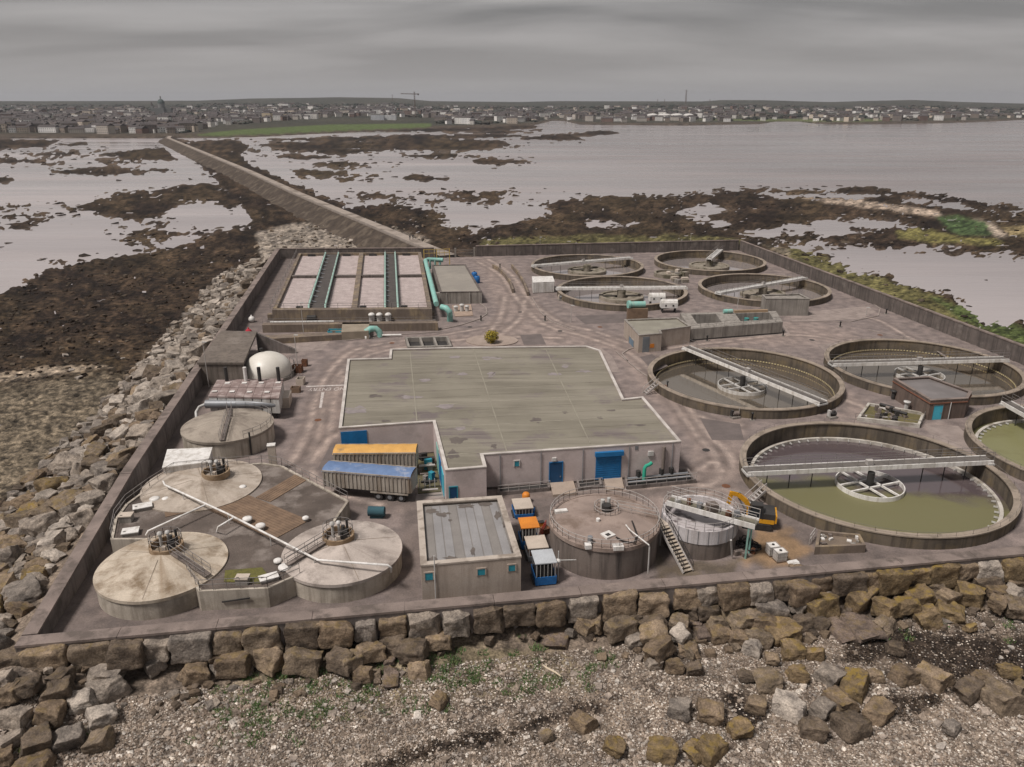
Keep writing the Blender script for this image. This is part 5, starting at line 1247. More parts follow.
# ------------------------------------------------------------------ trailers
def frame_at(o_, ang):
    ca, sa = math.cos(ang), math.sin(ang)
    return lambda x, y, z: (o_[0] + x * ca - y * sa, o_[1] + x * sa + y * ca, o_[2] + z)
def fbox(mb, T, x0, x1, y0, y1, z0, z1):
    return mb.hexa([T(x, y, z0) for x, y in ((x0, y0), (x1, y0), (x1, y1), (x0, y1))], [T(x, y, z1) for x, y in ((x0, y0), (x1, y0), (x1, y1), (x0, y1))])
body_m = mat('worn_alloy', (0.40, 0.36, 0.31), (0.31, 0.275, 0.235), scale=0.8, streak=(0.2, 0.155, 0.115), rough=0.6)
def wheel(t, T, x, y, r=0.5, w=0.35, nm='wheel'):
    a, b = Vector(T(x, y - w / 2, r)), Vector(T(x, y + w / 2, r))
    wh = MB().tube([a, b], r, 20).build(nm, rubber, t); d = (a - b).normalized(); MB().tube([a + d * 0.01, a + d * 0.03], r * 0.5, 14).build('rim', grey_metal, wh)
def trailer(label, p0, p1, cover_m):
    o_ = (p0 + p1) / 2; L = (p1 - p0).length; ang = math.atan2(p1.y - p0.y, p1.x - p0.x); T = frame_at((o_.x, o_.y, 0), ang); w = 1.28
    t = thing('tipper_trailer', (o_.x, o_.y, 0), label, 'trailer')
    x0, x1 = -L / 2, L / 2
    mb = MB(); fbox(mb, T, x0, x1, -w, -w + 0.06, 1.25, 3.3); fbox(mb, T, x0, x1, w - 0.06, w, 1.25, 3.3); fbox(mb, T, x0, x0 + 0.06, -w + .061, w - .061, 1.25, 3.3); fbox(mb, T, x1 - 0.06, x1, -w + .061, w - .061, 1.25, 3.3); fbox(mb, T, x0 + .06, x1 - .06, -w + .061, w - .061, 1.25, 1.35)
    bd = mb.build('body', body_m, t)
    for s_ in (-1, 1):
        mb = MB()
        for k in range(22):
            x = x0 + 0.15 + (L - 0.3) * k / 21; fbox(mb, T, x - 0.06, x + 0.06, s_ * w + (0 if s_ > 0 else -0.09), s_ * w + (0.09 if s_ > 0 else 0), 1.4, 3.2)
        mb.build('side_rib', body_m, bd)
        fbox(MB(), T, x0, x1, s_ * w + (0 if s_ > 0 else -0.1), s_ * w + (0.1 if s_ > 0 else 0), 3.203, 3.36).build('top_rail', body_m, bd)
    nx, ny = 24, 6; V = []; Fs = []     # sheet sagging between the rails
    for i in range(nx + 1):
        for j in range(ny + 1):
            u, v = i / nx, j / ny; z = 3.40 + 0.16 * (1 - (2 * v - 1) ** 2) + 0.05 * math.sin(u * 40) * (1 - (2 * v - 1) ** 2) + 0.04 * mnoise.noise((u * 9, v * 4, L))
            V.append(T(x0 - 0.05 + (L + 0.1) * u, (-w - 0.11) + (2 * w + 0.22) * v, z if 0 < v < 1 else 3.2))
    for i in range(nx):
        for j in range(ny): a = i * (ny + 1) + j; Fs.append((a, a + ny + 1, a + ny + 2, a + 1))
    MB().add(V, Fs, True).build('sheet_cover', cover_m, t)
    mb = MB(); fbox(mb, T, x0 + 0.3, x1 - 0.1, -0.55, -0.4, 0.85, 1.2); fbox(mb, T, x0 + 0.3, x1 - 0.1, 0.4, 0.55, 0.85, 1.2); mb.build('chassis', dark_metal, t)
    for k in range(3):
        for s_ in (-1, 1): wheel(t, T, x1 - 1.2 - k * 1.35, s_ * 1.0)
    mb = MB()
    for s_ in (-1, 1): fbox(mb, T, x0 + 2.2, x0 + 2.35, s_ * 0.7 - .08, s_ * 0.7 + .08, 0.02, 0.85)
    mb.build('landing_leg', dark_metal, t)
    fbox(MB(), T, x1 - 4.8, x1 - 0.3, -w - 0.02, -w + 0.05, 0.95, 1.15).build('side_guard', body_m, t)
    fbox(MB(), T, x1 + 0.003, x1 + 0.1, -w, w, 1.3, 3.25).build('tailgate', body_m, t)
blue_sheet = mat('blue_tarpaulin', (0.14, 0.21, 0.36), (0.11, 0.17, 0.30), scale=0.9, stain=(0.30, 0.33, 0.40), stain_scale=0.5, stain_lo=0.58, stain_hi=0.7, rough=0.6)
orange_sheet = mat('amber_tarpaulin', (0.60, 0.34, 0.10), (0.52, 0.29, 0.085), scale=0.9, stain=(0.3, 0.2, 0.1), stain_scale=0.6, stain_lo=0.62, stain_hi=0.72, rough=0.6)
trailer('tipper trailer with a faded blue sheet over its ribbed body', Vector((-21.6, 81.6, 0)), Vector((-11.3, 79.8, 0)), blue_sheet)
trailer('tipper trailer with an amber sheet over its ribbed body', Vector((-21.6, 86.2, 0)), Vector((-11.7, 86.4, 0)), orange_sheet)

# pumps and pipes between the trailers and the side wall
pr = thing('pipe_rack', tuple(G(427, 480, 0)), 'rack of pipes and pumps between the trailers and the main building', 'pipework')
MB().prism([tuple(G(x, y))[:2] for x, y in ((416, 452), (434, 450), (441, 492), (418, 494))], .004, .12).build('mossy_base', mat('mossy_slab', (0.12, 0.105, 0.055), (0.085, 0.072, 0.045), scale=.8, fine=.3), pr)
for k in range(5): a = G(418 + k, 458 + 8 * k, .9); b = G(434 + k, 457 + 8 * k, .9); MB().tube([a, b], .12 + .05 * (k % 2), 8).build('pipe', [dark_metal, rail_light, brown_tank][k % 3], pr)
for k in range(9): a = G(419 + 16 * random.random(), 455 + 35 * random.random(), .12); MB().box((a.x, a.y, .12), (.4 + .6 * random.random(), .4 + .4 * random.random(), .5 + random.random()), random.random()).build('pump', [dark_metal, brown_tank, concrete, teal_vent][k % 4], pr)
for k in range(4): a = G(420 + 5 * k, 490, 0); MB().bar((a.x, a.y, 0), (a.x, a.y, 1.5), .09).build('post', rail_light, pr)
# ------------------------------------------------------------------ blue machines beside the small building
def genset(label, x0, y0, x1, y1, h, base_m, roof_m, kind):
    c = G((x0 + x1) / 2, y1, 0); w = (x1 - x0) / F_PX * (c.y * CP + 43 * SP); d = w * 1.15
    T = frame_at((c.x, c.y + d / 2, 0), 0.15)
    t = thing('pump_set', (c.x, c.y + d / 2, 0), label, 'pump set')
    tub(c.x, c.y + d / 2, 0.12, w, d, h * 0.34, 0.15, flare=0.05).build('base_tray', base_m, t)
    mb = MB()
    for sx in (-1, 1):
        for sy in (-1, 1): fbox(mb, T, sx * (w / 2 - .16) - .05, sx * (w / 2 - .16) + .05, sy * (d / 2 - .16) - .05, sy * (d / 2 - .16) + .05, 0.2, h - 0.1)
    mb.build('frame_post', grey_metal, t)['kind'] = 'stuff'
    fbox(MB(), T, -w / 2 + .3, w / 2 - .3, -d / 2 + .3, d / 2 - .3, 0.21, h * 0.8).build('engine', [dark_metal, rust, brown_tank][kind % 3], t)
    fbox(MB(), T, -w / 2, w / 2, -d / 2, d / 2, h - 0.1, h).build('roof_panel', roof_m, t)
    mb = MB()
    for k in range(6): x = -w / 2 + .15 + (w - .3) * k / 5; fbox(mb, T, x - .02, x + .02, -d / 2 + .02, -d / 2 + .05, h * 0.35, h - 0.12)
    mb.build('front_grille', white_metal, t)
    for sx in (-1, 1): fbox(MB(), T, sx * w / 2 - .15, sx * w / 2 + .15, -d * 0.35, d * 0.35, 0.02, 0.119).build('skid', dark_metal, t)
    return t, T, w, d
genset('blue machine with a pale grey roof against the front sea wall', 533, 560, 555, 586, 2.5, blue_unit, mat('pale_grey_roof', (0.42, 0.44, 0.46), (0.36, 0.375, 0.39)), 0)
genset('brown machine with a cream lid between the two blue machines', 526, 544, 547, 562, 1.6, grey_metal, beige_panel, 1)
genset('blue machine with an orange roof in the row beside the small building', 519.5, 521, 538, 550, 2.6, blue_unit, orange_paint, 0)
genset('small blue machine with a cream box, near the main building', 513, 506, 532, 519, 1.3, blue_unit, beige_panel, 2)
for k, (x, y) in enumerate(((526, 502), (537, 549))):
    c = G(x, y); o_ = MB().lathe(c.x, c.y, [(0.3, 0), (0.45, 0.2), (0.45, 1.0), (0.3, 1.2), (0, 1.25)], 16).build('gas_bottle', orange_paint, None, loc=tuple(c)); tag(o_, ['orange round drum at the far end of the row of machines', 'orange round drum between the orange roofed and cream lidded machines'][k], 'drum')
for k, (x, y, w, h_, m_, lb) in enumerate(((531, 515, .8, .7, blue_unit, 'small blue box beside the small blue machine'), (541, 526, .6, .5, orange_paint, 'orange box beside the orange roofed machine'), (545, 533, .9, .6, rust, 'rust brown box next to the red mesh barrier'), (551, 556, .7, .6, timber, 'brown wooden box beside the cream lidded machine'), (528, 532, .5, 1.0, dark_metal, 'dark upright box between machines and the small building'), (558, 548, .6, .4, mud_m, 'muddy box near the foot of the brown tank'))):
    c = G(x, y); bxt = thing('equipment_box', tuple(c), lb, 'box'); MB().box(tuple(c), (w, w * .8, h_), .3 * k).build('case', m_, bxt); MB().box((c.x, c.y, h_ + .003), (w + .06, w * .8 + .06, .06), .3 * k).build('lid', dark_metal if k % 2 else m_, bxt)
c = G(543, 540); rr_ = thing('fence_barrier', tuple(c), 'red mesh barrier leaning between the machines and the brown tank', 'barrier')
redm = mat('red_paint', (0.32, 0.03, 0.025), (0.25, 0.03, 0.02)); mb = MB(); mb.rail([(c.x - 0.6, c.y - 1.2, 0), (c.x + 0.4, c.y + 2.0, 0)], 1.2, 0.35, 0.03, rails=(1, .66, .33)); mb.build('mesh_panel', redm, rr_); MB().box((c.x - .1, c.y + .4, 0), (0.3, 2.0, 0.15), -0.3).build('foot', dark_metal, rr_)
c = G(558, 580); lp = thing('lamp_post', tuple(c), 'short post with white lamp heads beside the blue machine and the brown tank', 'lamp post'); MB().tube([tuple(c), (c.x, c.y, 3.2)], 0.05, 8).build('post', white_metal, lp); MB().lathe(c.x, c.y, [(0, 1.9), (.25, 2.05), (.25, 2.25), (0, 2.4)], 12).build('lamp_head', white_paint, lp); MB().bar((c.x, c.y, 2.2), (c.x + 1.7, c.y, 2.25), 0.06).build('arm', white_metal, lp)

# ------------------------------------------------------------------ brown covered tank
TB, rB, hB = (9.3, 68.9), 5.45, 3.4
tb = thing('sludge_tank', (*TB, 0), 'dark stained steel tank with flat brown roof behind the front sea wall', 'tank')
MB().lathe(*TB, [(rB, -0.2), (rB, hB)], 72).build('tank_wall', brown_tank, tb)
MB().lathe(*TB, [(rB - .1, hB + 0.02), (rB * .5, hB + 0.3), (0, hB + 0.5)], 72).build('roof', brown_roof, tb)
MB().lathe(*TB, [(rB + 0.12, hB - 0.3), (rB + 0.12, hB + 0.1), (rB - 0.25, hB + 0.1), (rB - 0.25, hB + 0.02)], 72, smooth=False).build('rim', brown_roof, tb)
mb = MB(); mb.rail([(TB[0] + rB * math.cos(a), TB[1] + rB * math.sin(a), hB + 0.1) for a in np.linspace(0, 2 * math.pi, 41)], 0.9, 1.0, 0.022); mb.build('rim_railing', rail_light, tb)
c = (TB[0] + 0.35, TB[1] + 1.2); MB().drum(*c, 0.5, hB + 0.3, hB + 1.1, 16).build('mixer_motor', dark_metal, tb); MB().drum(c[0] - .35, c[1] + .5, 0.22, hB + 0.3, hB + 1.4, 12).build('vent', white_metal, tb); MB().drum(c[0] + .3, c[1] + .7, 0.18, hB + 0.3, hB + 1.5, 12).build('vent', white_metal, tb)
mb = MB(); mb.rail([(c[0] + 1.25 * math.cos(a), c[1] + 1.25 * math.sin(a), hB + 0.35) for a in np.linspace(0, 2 * math.pi, 15)], 0.8, 0.7, 0.02); mb.build('hub_railing', rail_light, tb)
mb = MB(); mb.rail([(c[0] + 1.2, c[1], hB + .3), (TB[0] + rB, TB[1] - 0.2, hB + .15)], 0.9, 1.2, 0.02); mb.rail([(c[0] + 1.2, c[1] + .7, hB + .3), (TB[0] + rB, TB[1] + 0.5, hB + .15)], 0.9, 1.2, 0.02); mb.build('walkway_railing', rail_light, tb)
for x, y, w, d, rz in ((608, 535, 1.1, 1.0, 0.6), (588, 545, 0.6, 0.6, 0.1), (618, 546, 1.0, 0.7, 0.1), (561, 511, 1.3, 0.55, 0.2)):
    a = G(x, y, hB + 0.25); MB().box((a.x, a.y, hB - 0.05), (w, d, 0.42), rz).build('roof_hatch', white_paint, tb)
a = G(608, 534.5, hB + .38); MB().box((a.x, a.y, hB + 0.372), (0.45, 0.4, 0.03), 0.6).build('hatch_grille', dark_metal, tb)
a = G(598, 522, hB + .3); MB().drum(a.x, a.y, 0.2, hB + 0.1, hB + 0.7, 12).build('vent', white_paint, tb); a = G(590, 541, hB + .3); MB().drum(a.x, a.y, 0.25, hB, hB + 0.8, 12).build('vent', grey_metal, tb)
MB().tube([G(626, 525, hB + .5), G(630, 530, hB + .9), G(649, 545, hB + .9), G(649.5, 547, hB + .6), tuple(G(648, 573, 0.6))], 0.07, 8).build('filling_pipe', white_paint, tb)
MB().tube([G(632, 521, hB + .5), G(637, 535, hB + .35), G(634, 543, hB + .3), G(623, 541, hB + .3), G(616, 537, hB + .4)], 0.08, 8).build('hose', rubber, tb)

# ------------------------------------------------------------------ open white lined tank with bridge
TO, rO, hO = (19.4, 70.6), 3.8, 3.3
to = thing('thickener_tank', (*TO, 0), 'open round tank with white lining and slanting walkway next to the excavator', 'tank')
MB().lathe(*TO, [(rO, -0.2), (rO, hO - 1.5)], 56).build('tank_wall', brown_tank, to)
lin_m = mat('white_lining', (0.56, 0.53, 0.53), (0.46, 0.43, 0.43), scale=0.7, streak=(0.3, 0.26, 0.24), rough=0.55)
MB().ring(*TO, rO - 0.22, rO + 0.06, hO - 1.5, hO, 56).build('white_band', lin_m, to)
MB().lathe(*TO, [(rO - 0.23, hO - 0.1), (rO - 0.23, hO - 1.1)], 56).build('lining', lin_m, to)
MB().disc(*TO, rO - 0.2, hO - 0.95, 56).build('sludge_surface', water_mat('thick_sludge', (0.42, 0.385, 0.385), (0.12, 0.10, 0.10), lo=0.54, hi=0.62, scale=0.6, rough=0.3), to)
mb = MB()
for k in range(24): a = 2 * math.pi * k / 24; mb.bar((TO[0] + (rO + .07) * math.cos(a), TO[1] + (rO + .07) * math.sin(a), hO - 1.5), (TO[0] + (rO + .07) * math.cos(a), TO[1] + (rO + .07) * math.sin(a), hO), 0.05)
mb.build('band_batten', grey_metal, to)['kind'] = 'stuff'
p0, p1 = G(669, 500, hO + .55), G(757, 524, hO + .55); d = (p1 - p0).normalized(); s_ = Vector((-d.y, d.x, 0))
for k in (-.7, .7): MB().bar(p0 + s_ * k, p1 + s_ * k, 0.12, 0.55).build('bridge_girder', white_paint, to)
mb = MB(); mb.rail([(TO[0] + rO * math.cos(a), TO[1] + rO * math.sin(a), hO) for a in np.linspace(0, 2 * math.pi, 27)], .9, 1.0, .02); mb.build('rim_railing', rail_light, to)
for k in range(7): q_ = p0.lerp(p1, .12 + .11 * k); MB().box((q_.x + s_.x * random.uniform(-.4, .4), q_.y + s_.y * random.uniform(-.4, .4), q_.z + .053), (.5, .4, .35 + .4 * random.random()), .3 + k).build('fitting', [white_metal, rust, grey_metal, beige_panel][k % 4], to)
MB().bar(p0, p1, 1.25, 0.1).build('bridge_deck', mat('mossy_deck', (0.17, 0.155, 0.115), (0.12, 0.11, 0.085)), to)
mb = MB()
for k in (-.7, .7): mb.rail([p0 + s_ * k + Vector((0, 0, .25)), p1 + s_ * k + Vector((0, 0, .25))], 1.05, 1.2, 0.025)
mb.build('bridge_railing', rail_light, to)
pm = (p0 + p1) / 2; MB().box((pm.x, pm.y, pm.z + 0.06), (1.0, 0.9, 0.9), 0.3).build('drive_unit', brown_tank, to)
pe = p1 - d * 0.6
for k in (-.6, .6): q_ = pe + s_ * k; MB().bar((q_.x, q_.y, 0), (q_.x, q_.y, hO + 0.2), 0.14).build('bridge_leg', turquoise, to)
MB().tube([G(731, 540, 2.6), tuple(G(732, 556, 0.3))], 0.1, 8).build('drain_pipe', white_metal, to)
# stairs between the tanks
st = thing('steel_stairs', tuple(G(690, 571, 0)), 'steel stairs with handrails between the brown tank and the white lined tank', 'stairs')
a, b = G(688, 572, 0.1), G(664, 526, 2.9); d = (b - a); u = Vector((d.x, d.y, 0)).normalized(); v = Vector((-u.y, u.x, 0)) * 0.55
for k in (-1, 1):
    MB().bar(a + v * k, b + v * k, 0.08, 0.28).build('stringer', rail_light, st)
    mb = MB(); mb.rail([a + v * k, b + v * k], 1.0, 1.0, 0.025); mb.build('handrail', dark_metal, st)
for k in range(13): q_ = a.lerp(b, (k + .5) / 13); MB().bar(q_ - v * 0.92, q_ + v * 0.92, 0.3, 0.05).build('tread', mat('tan_tread', (0.42, 0.36, 0.28), (0.36, 0.3, 0.24)), st)
ld = b + u * 1.0; MB().box((ld.x, ld.y, 2.8), (2.0, 1.3, 0.12), math.atan2(u.y, u.x)).build('landing', beige_panel, st)
for sx in (-.5, .5): q_ = ld + v * sx * 1.6; MB().bar((q_.x, q_.y, 0), (q_.x, q_.y, 2.8), 0.12).build('landing_post', rail_light, st)

# ------------------------------------------------------------------ excavator
ec = G(760, 531); ex = thing('excavator', tuple(ec), 'small yellow tracked excavator with folded arm beside the white lined tank', 'excavator')
T = frame_at((ec.x, ec.y + 1.4, 0), R(165))      # x = forward
for s_ in (-1, 1):
    prof = [(-1.5, .08), (-1.3, 0.0), (1.3, 0.0), (1.5, .08), (1.62, .36), (1.45, .66), (1.2, .74), (-1.2, .74), (-1.45, .66), (-1.62, .36)]
    y0, y1 = s_ * 1.05 - .24, s_ * 1.05 + .24; n_ = len(prof)
    tr = MB().add([T(x, y0, z) for x, z in prof] + [T(x, y1, z) for x, z in prof], [tuple(range(n_)), tuple(range(2 * n_ - 1, n_ - 1, -1))] + [(i, n_ + i, n_ + (i + 1) % n_, (i + 1) % n_) for i in range(n_)]).build('track', rubber, ex)
    mb = MB()
    for x in (-1.2, -.4, .4, 1.2): mb.tube([T(x, y0 - .03, .37), T(x, y1 + .03, .37)], 0.24, 12)
    mb.build('track_roller', dark_metal, tr)
fbox(MB(), T, -1.0, 1.0, -.8, .8, .45, .78).build('undercarriage', dark_metal, ex)
fbox(MB(), T, -1.7, 1.1, -1.1, 1.1, .8, 1.3).build('slew_platform', digger_yellow, ex)
fbox(MB(), T, -1.75, -.5, -1.1, 1.1, 1.303, 1.95).build('engine_cover', dark_metal, ex)
fbox(MB(), T, -1.95, -1.753, -1.05, 1.05, .9, 1.8).build('counterweight', digger_yellow, ex)
cbm = MB(); a0 = [T(x, y, 1.303) for x, y in ((-.45, .15), (1.05, .15), (1.05, 1.1), (-.45, 1.1))]; a1 = [T(x, y, 2.75) for x, y in ((-.4, .2), (.75, .2), (.75, 1.05), (-.4, 1.05))]
cab = cbm.hexa(a0, a1).build('cab', glass_dark, ex); fbox(MB(), T, -.45, .8, .15, 1.1, 2.753, 2.84).build('cab_roof', dark_metal, cab)
mb = MB()
for i in range(4): mb.bar(a0[i], a1[i], 0.09)
mb.build('cab_pillar', dark_metal, cab)
bpts = [(.6, -.35, 1.3), (1.3, -.35, 2.5), (2.2, -.35, 3.2), (2.9, -.35, 3.3)]
mb = MB()
for p_, q_ in zip(bpts[:-1], bpts[1:]): mb.bar(T(*p_), T(*q_), 0.36, 0.48)
bm = mb.build('boom', digger_yellow, ex)
MB().bar(T(2.85, -.35, 3.4), T(3.2, -.35, 1.4), 0.3, 0.42).build('dipper_arm', digger_yellow, ex)
MB().tube([T(1.2, -.35, 1.3), T(2.1, -.35, 2.75)], 0.09, 8).build('boom_cylinder', grey_metal, bm); MB().tube([T(1.9, -.35, 3.4), T(2.9, -.35, 3.55)], 0.09, 8).build('dipper_cylinder', grey_metal, bm)
bk = [(3.3, 1.45), (3.5, .7), (3.15, .25), (2.55, .15), (2.45, .45), (2.9, 1.35)]; n_ = 6
MB().add([T(x, -.85, z) for x, z in bk] + [T(x, .15, z) for x, z in bk], [tuple(range(6)), tuple(range(11, 5, -1))] + [(i, 6 + i, 6 + (i + 1) % 6, (i + 1) % 6) for i in range(6)]).build('bucket', dark_metal, ex)
# IBC tanks
def ibc(x, y, label, rz=0.2):
    c = G(x, y); t = thing('plastic_container', tuple(c), label, 'container', 'white plastic containers near the excavator'); T = frame_at((c.x, c.y + .5, 0), rz)
    fbox(MB(), T, -.55, .55, -.5, .5, 0, .14).build('pallet', timber, t); fbox(MB(), T, -.5, .5, -.46, .46, .143, 1.12).build('bottle', white_paint, t)
    mb = MB()
    for k in range(6):
        for s_ in (-1, 1): mb.bar(T(-.55 + .22 * k, s_ * .5, .14), T(-.55 + .22 * k, s_ * .5, 1.16), .025); mb.bar(T(s_ * .55, -.5 + .2 * k, .14), T(s_ * .55, -.5 + .2 * k, 1.16), .025)
    for z in (.4, .75, 1.15):
        for s_ in (-1, 1): mb.bar(T(-.55, s_ * .5, z), T(.55, s_ * .5, z), .025); mb.bar(T(s_ * .55, -.5, z), T(s_ * .55, .5, z), .025)
    mb.build('cage', rail_light, t); a = T(0, 0, 1.12); MB().drum(a[0], a[1], .14, 1.12, 1.2, 12).build('cap', dark_metal, t)
ibc(773.5, 557, 'white caged plastic container on the muddy ground near the excavator'); ibc(781, 563, 'white caged plastic container on the muddy ground near the excavator', 0.25)
c = G(793, 563); o_ = MB().box((c.x, c.y, 0.01), (1.1, .7, .1), .2).box((c.x + .1, c.y + .05, .112), (.9, .5, .06), .3).build('board', white_paint, None, loc=tuple(c)); tag(o_, 'white flat board lying beside the caged containers', 'board')
# concrete chamber by the scum tank
rk = thing('concrete_chamber', tuple(G(842, 548, 0)), 'broken low concrete chamber with debris between the scum tank and the front wall', 'chamber')
cq_ = [G(815, 547, .9), G(866, 545, .9), G(860, 534, .9), G(818, 530, .9)]
MB().band([p.xy for p in cq_], offset([p.xy for p in cq_], .3), 0, .9).build('wall', aer_w, rk); MB().prism(offset([p.xy for p in cq_], .28), 0.004, .55).build('rubble_fill', mud_m, rk)
mb = MB(); mb.rail([G(809, 545), G(814, 538)], 1.2, .8, .03); mb.build('railing', rail_light, rk)
for k in range(14): a = G(818 + 45 * random.random(), 536 + 10 * random.random(), .55); MB().box((a.x, a.y, .56), (.2 + .4 * random.random(), .2 + .3 * random.random(), .1 + .25 * random.random()), random.random() * 3).build('rubble', [white_paint, concrete, brown_tank][k % 3], rk)
c = G(744, 552); sc = thing('scrap_heap', tuple(c), 'dark heap of hoses and scrap under the slanting walkway', 'scrap')
for k in range(6):
    cx_, cy_ = c.x - 1.2 + 2.4 * random.random(), c.y - .5 + 1.8 * random.random(); r0 = .35 + .35 * random.random()
    MB().tube([(cx_ + r0 * math.cos(a), cy_ + r0 * math.sin(a) * .9, .1 + .12 * k * random.random() + .03 * a) for a in np.linspace(0, 9.5, 22)], .07, 6).build('hose_coil', rubber, sc)
for k in range(7): a = (c.x - 1.5 + 3 * random.random(), c.y - .8 + 2 * random.random()); MB().box((*a, 0.02), (.3 + .7 * random.random(), .2 + .4 * random.random(), .2 + .4 * random.random()), random.random() * 3).build('scrap_piece', [dark_metal, rust, brown_tank][k % 3], sc)

# ------------------------------------------------------------------ middle yard details
wc = [G(533, 282.5, 2.7), G(554.5, 281.5, 2.7), G(552.5, 276, 2.7), G(532, 276.5, 2.7)]
ct = thing('shipping_container', tuple(G(544, 290, 0)), 'white steel container standing beside the far round tanks', 'container')
MB().prism(wc, 0.1, 2.6).build('body', white_paint, ct); MB().prism(offset(wc, -.04), 2.603, 2.7).build('roof', white_paint, ct)
mb = MB()
for k in range(14): q_ = lerp2(wc[0], wc[1], (k + .5) / 14); mb.box((q_[0], q_[1] - .03, .2), (.18, .08, 2.3), 0)
mb.build('corrugation', white_paint, ct); 
for k in (0.03, 0.97): q_ = lerp2(wc[0], wc[1], k); MB().box((q_[0], q_[1], 0), (.25, .25, .1), 0).build('corner_foot', dark_metal, ct)
for k, (x, y) in enumerate(((657, 306), (669, 313))):
    c = G(x, y); t = thing('dosing_unit', tuple(c), ['white vat unit next to the far round tank, rear one of the pair', 'white vat unit behind the buff pump house, front one of the pair'][k], 'vat'); w = 3.6
    for s_ in (-1, 1): MB().box((c.x + s_ * 1.4, c.y + .8, 0), (.2, 1.6, 1.1), 0).build('leg', dark_metal, t)
    MB().box((c.x, c.y + .8, 1.1), (w, 1.9, 1.15), 0.02).build('body', white_paint, t)
    MB().tube([(c.x - w / 2, c.y + .8, 2.3), (c.x + w / 2, c.y + .8, 2.3)], .55, 14).build('barrel_top', white_paint, t)
    for s_ in (-.8, .8): MB().box((c.x + s_, c.y - .17, 1.5), (.35, .06, .35), .02).build('gauge', dark_metal, t)
c = G(630, 321); t = thing('pump', (c.x, c.y + 1, 0), 'turquoise motor pump on a plinth beside the buff pump house', 'pump')
MB().box((c.x + 1.6, c.y + 1.0, 0), (4.2, 1.6, 2.6), 0).build('plinth', timber, t); MB().tube([(c.x, c.y + 1, 3.3), (c.x + 3.2, c.y + 1.2, 3.3)], .65, 14).build('motor', turquoise, t); MB().tube([(c.x, c.y + 1, 3.3), (c.x - .5, c.y + .9, 3.3)], .85, 14).build('volute', turquoise, t)
# valve island between the far tanks
vi = thing('valve_chamber', tuple(G(672, 277, 0)), 'jumble of weathered valve plinths between the four far round tanks', 'chamber')
vc = G(668, 276); MB().ring(vc.x, vc.y, 3.2, 3.7, 0, 1.0, 36).build('ring_wall', drum_old, vi); MB().drum(vc.x, vc.y, 3.25, 0.004, .5, 36).build('fill', drum_old, vi)
for k in range(12): a = G(668 + 20 * random.random(), 273 + 11 * random.random()); MB().box((a.x, a.y, .01), (.8 + 1.4 * random.random(), .7 + .9 * random.random(), .6 + .9 * random.random()), random.random()).build('plinth', [drum_old, beige_panel, concrete][k % 3], vi)
# bank with pipe works by the brick pump house
vb = thing('pipework_bay', tuple(G(880, 410, 0)), 'sunken bay of pipes and valves with grassy edges beside the brick pump house', 'pipework')
vq = [G(857, 418, .5), G(920, 425, .5), G(925, 413, .5), G(868, 403, .5)]
MB().band([p.xy for p in vq], offset([p.xy for p in vq], .35), 0, .6).build('kerb_wall', launder_m, vb); MB().prism(offset([p.xy for p in vq], .33), .004, .2).build('grassy_fill', mat('rough_grass', (0.14, 0.115, 0.05), (0.1, 0.09, 0.04), scale=1, fine=.3, bump=.05), vb)
for k, (x, y) in enumerate(((880, 404), (886, 407), (893, 410))): a = G(x, y, .8); b = G(x + 14, y + 4, .8); MB().tube([a, b], .22, 10).build('pipe', [dark_metal, brown_tank, dark_metal][k], vb)
for x, y in ((893, 398), (901, 396), (908, 402), (906, 409)): a = G(x, y, .2); MB().drum(a.x, a.y, .3, .2, 1.3, 12).lathe(a.x, a.y, [(.5, 1.3), (.5, 1.45), (0, 1.5)], 12).build('valve', [white_metal, dark_metal][x % 2], vb)
for k in range(22):
    a = bil(vq, random.uniform(.1, .85), random.uniform(.15, .85)); b = (a[0] + random.uniform(-1.2, 1.2), a[1] + random.uniform(-.8, .8))
    if k % 2: MB().tube([(*a, .25 + .1 * (k % 4)), (*b, .25 + .1 * (k % 5))], .1 + .04 * (k % 3), 8).build('pipe', [dark_metal, brown_tank, rust, rail_light][k % 4], vb)
    else: MB().box((*a, .2), (.3 + .5 * random.random(), .3 + .3 * random.random(), .3 + .6 * random.random()), random.random() * 3).build('fitting', [dark_metal, concrete, brown_tank, timber][k % 4], vb)
mb = MB(); mb.rail([G(855, 420), G(920, 428), G(927, 412)], 1.05, 2, .022); mb.build('railing', rail_m, vb)
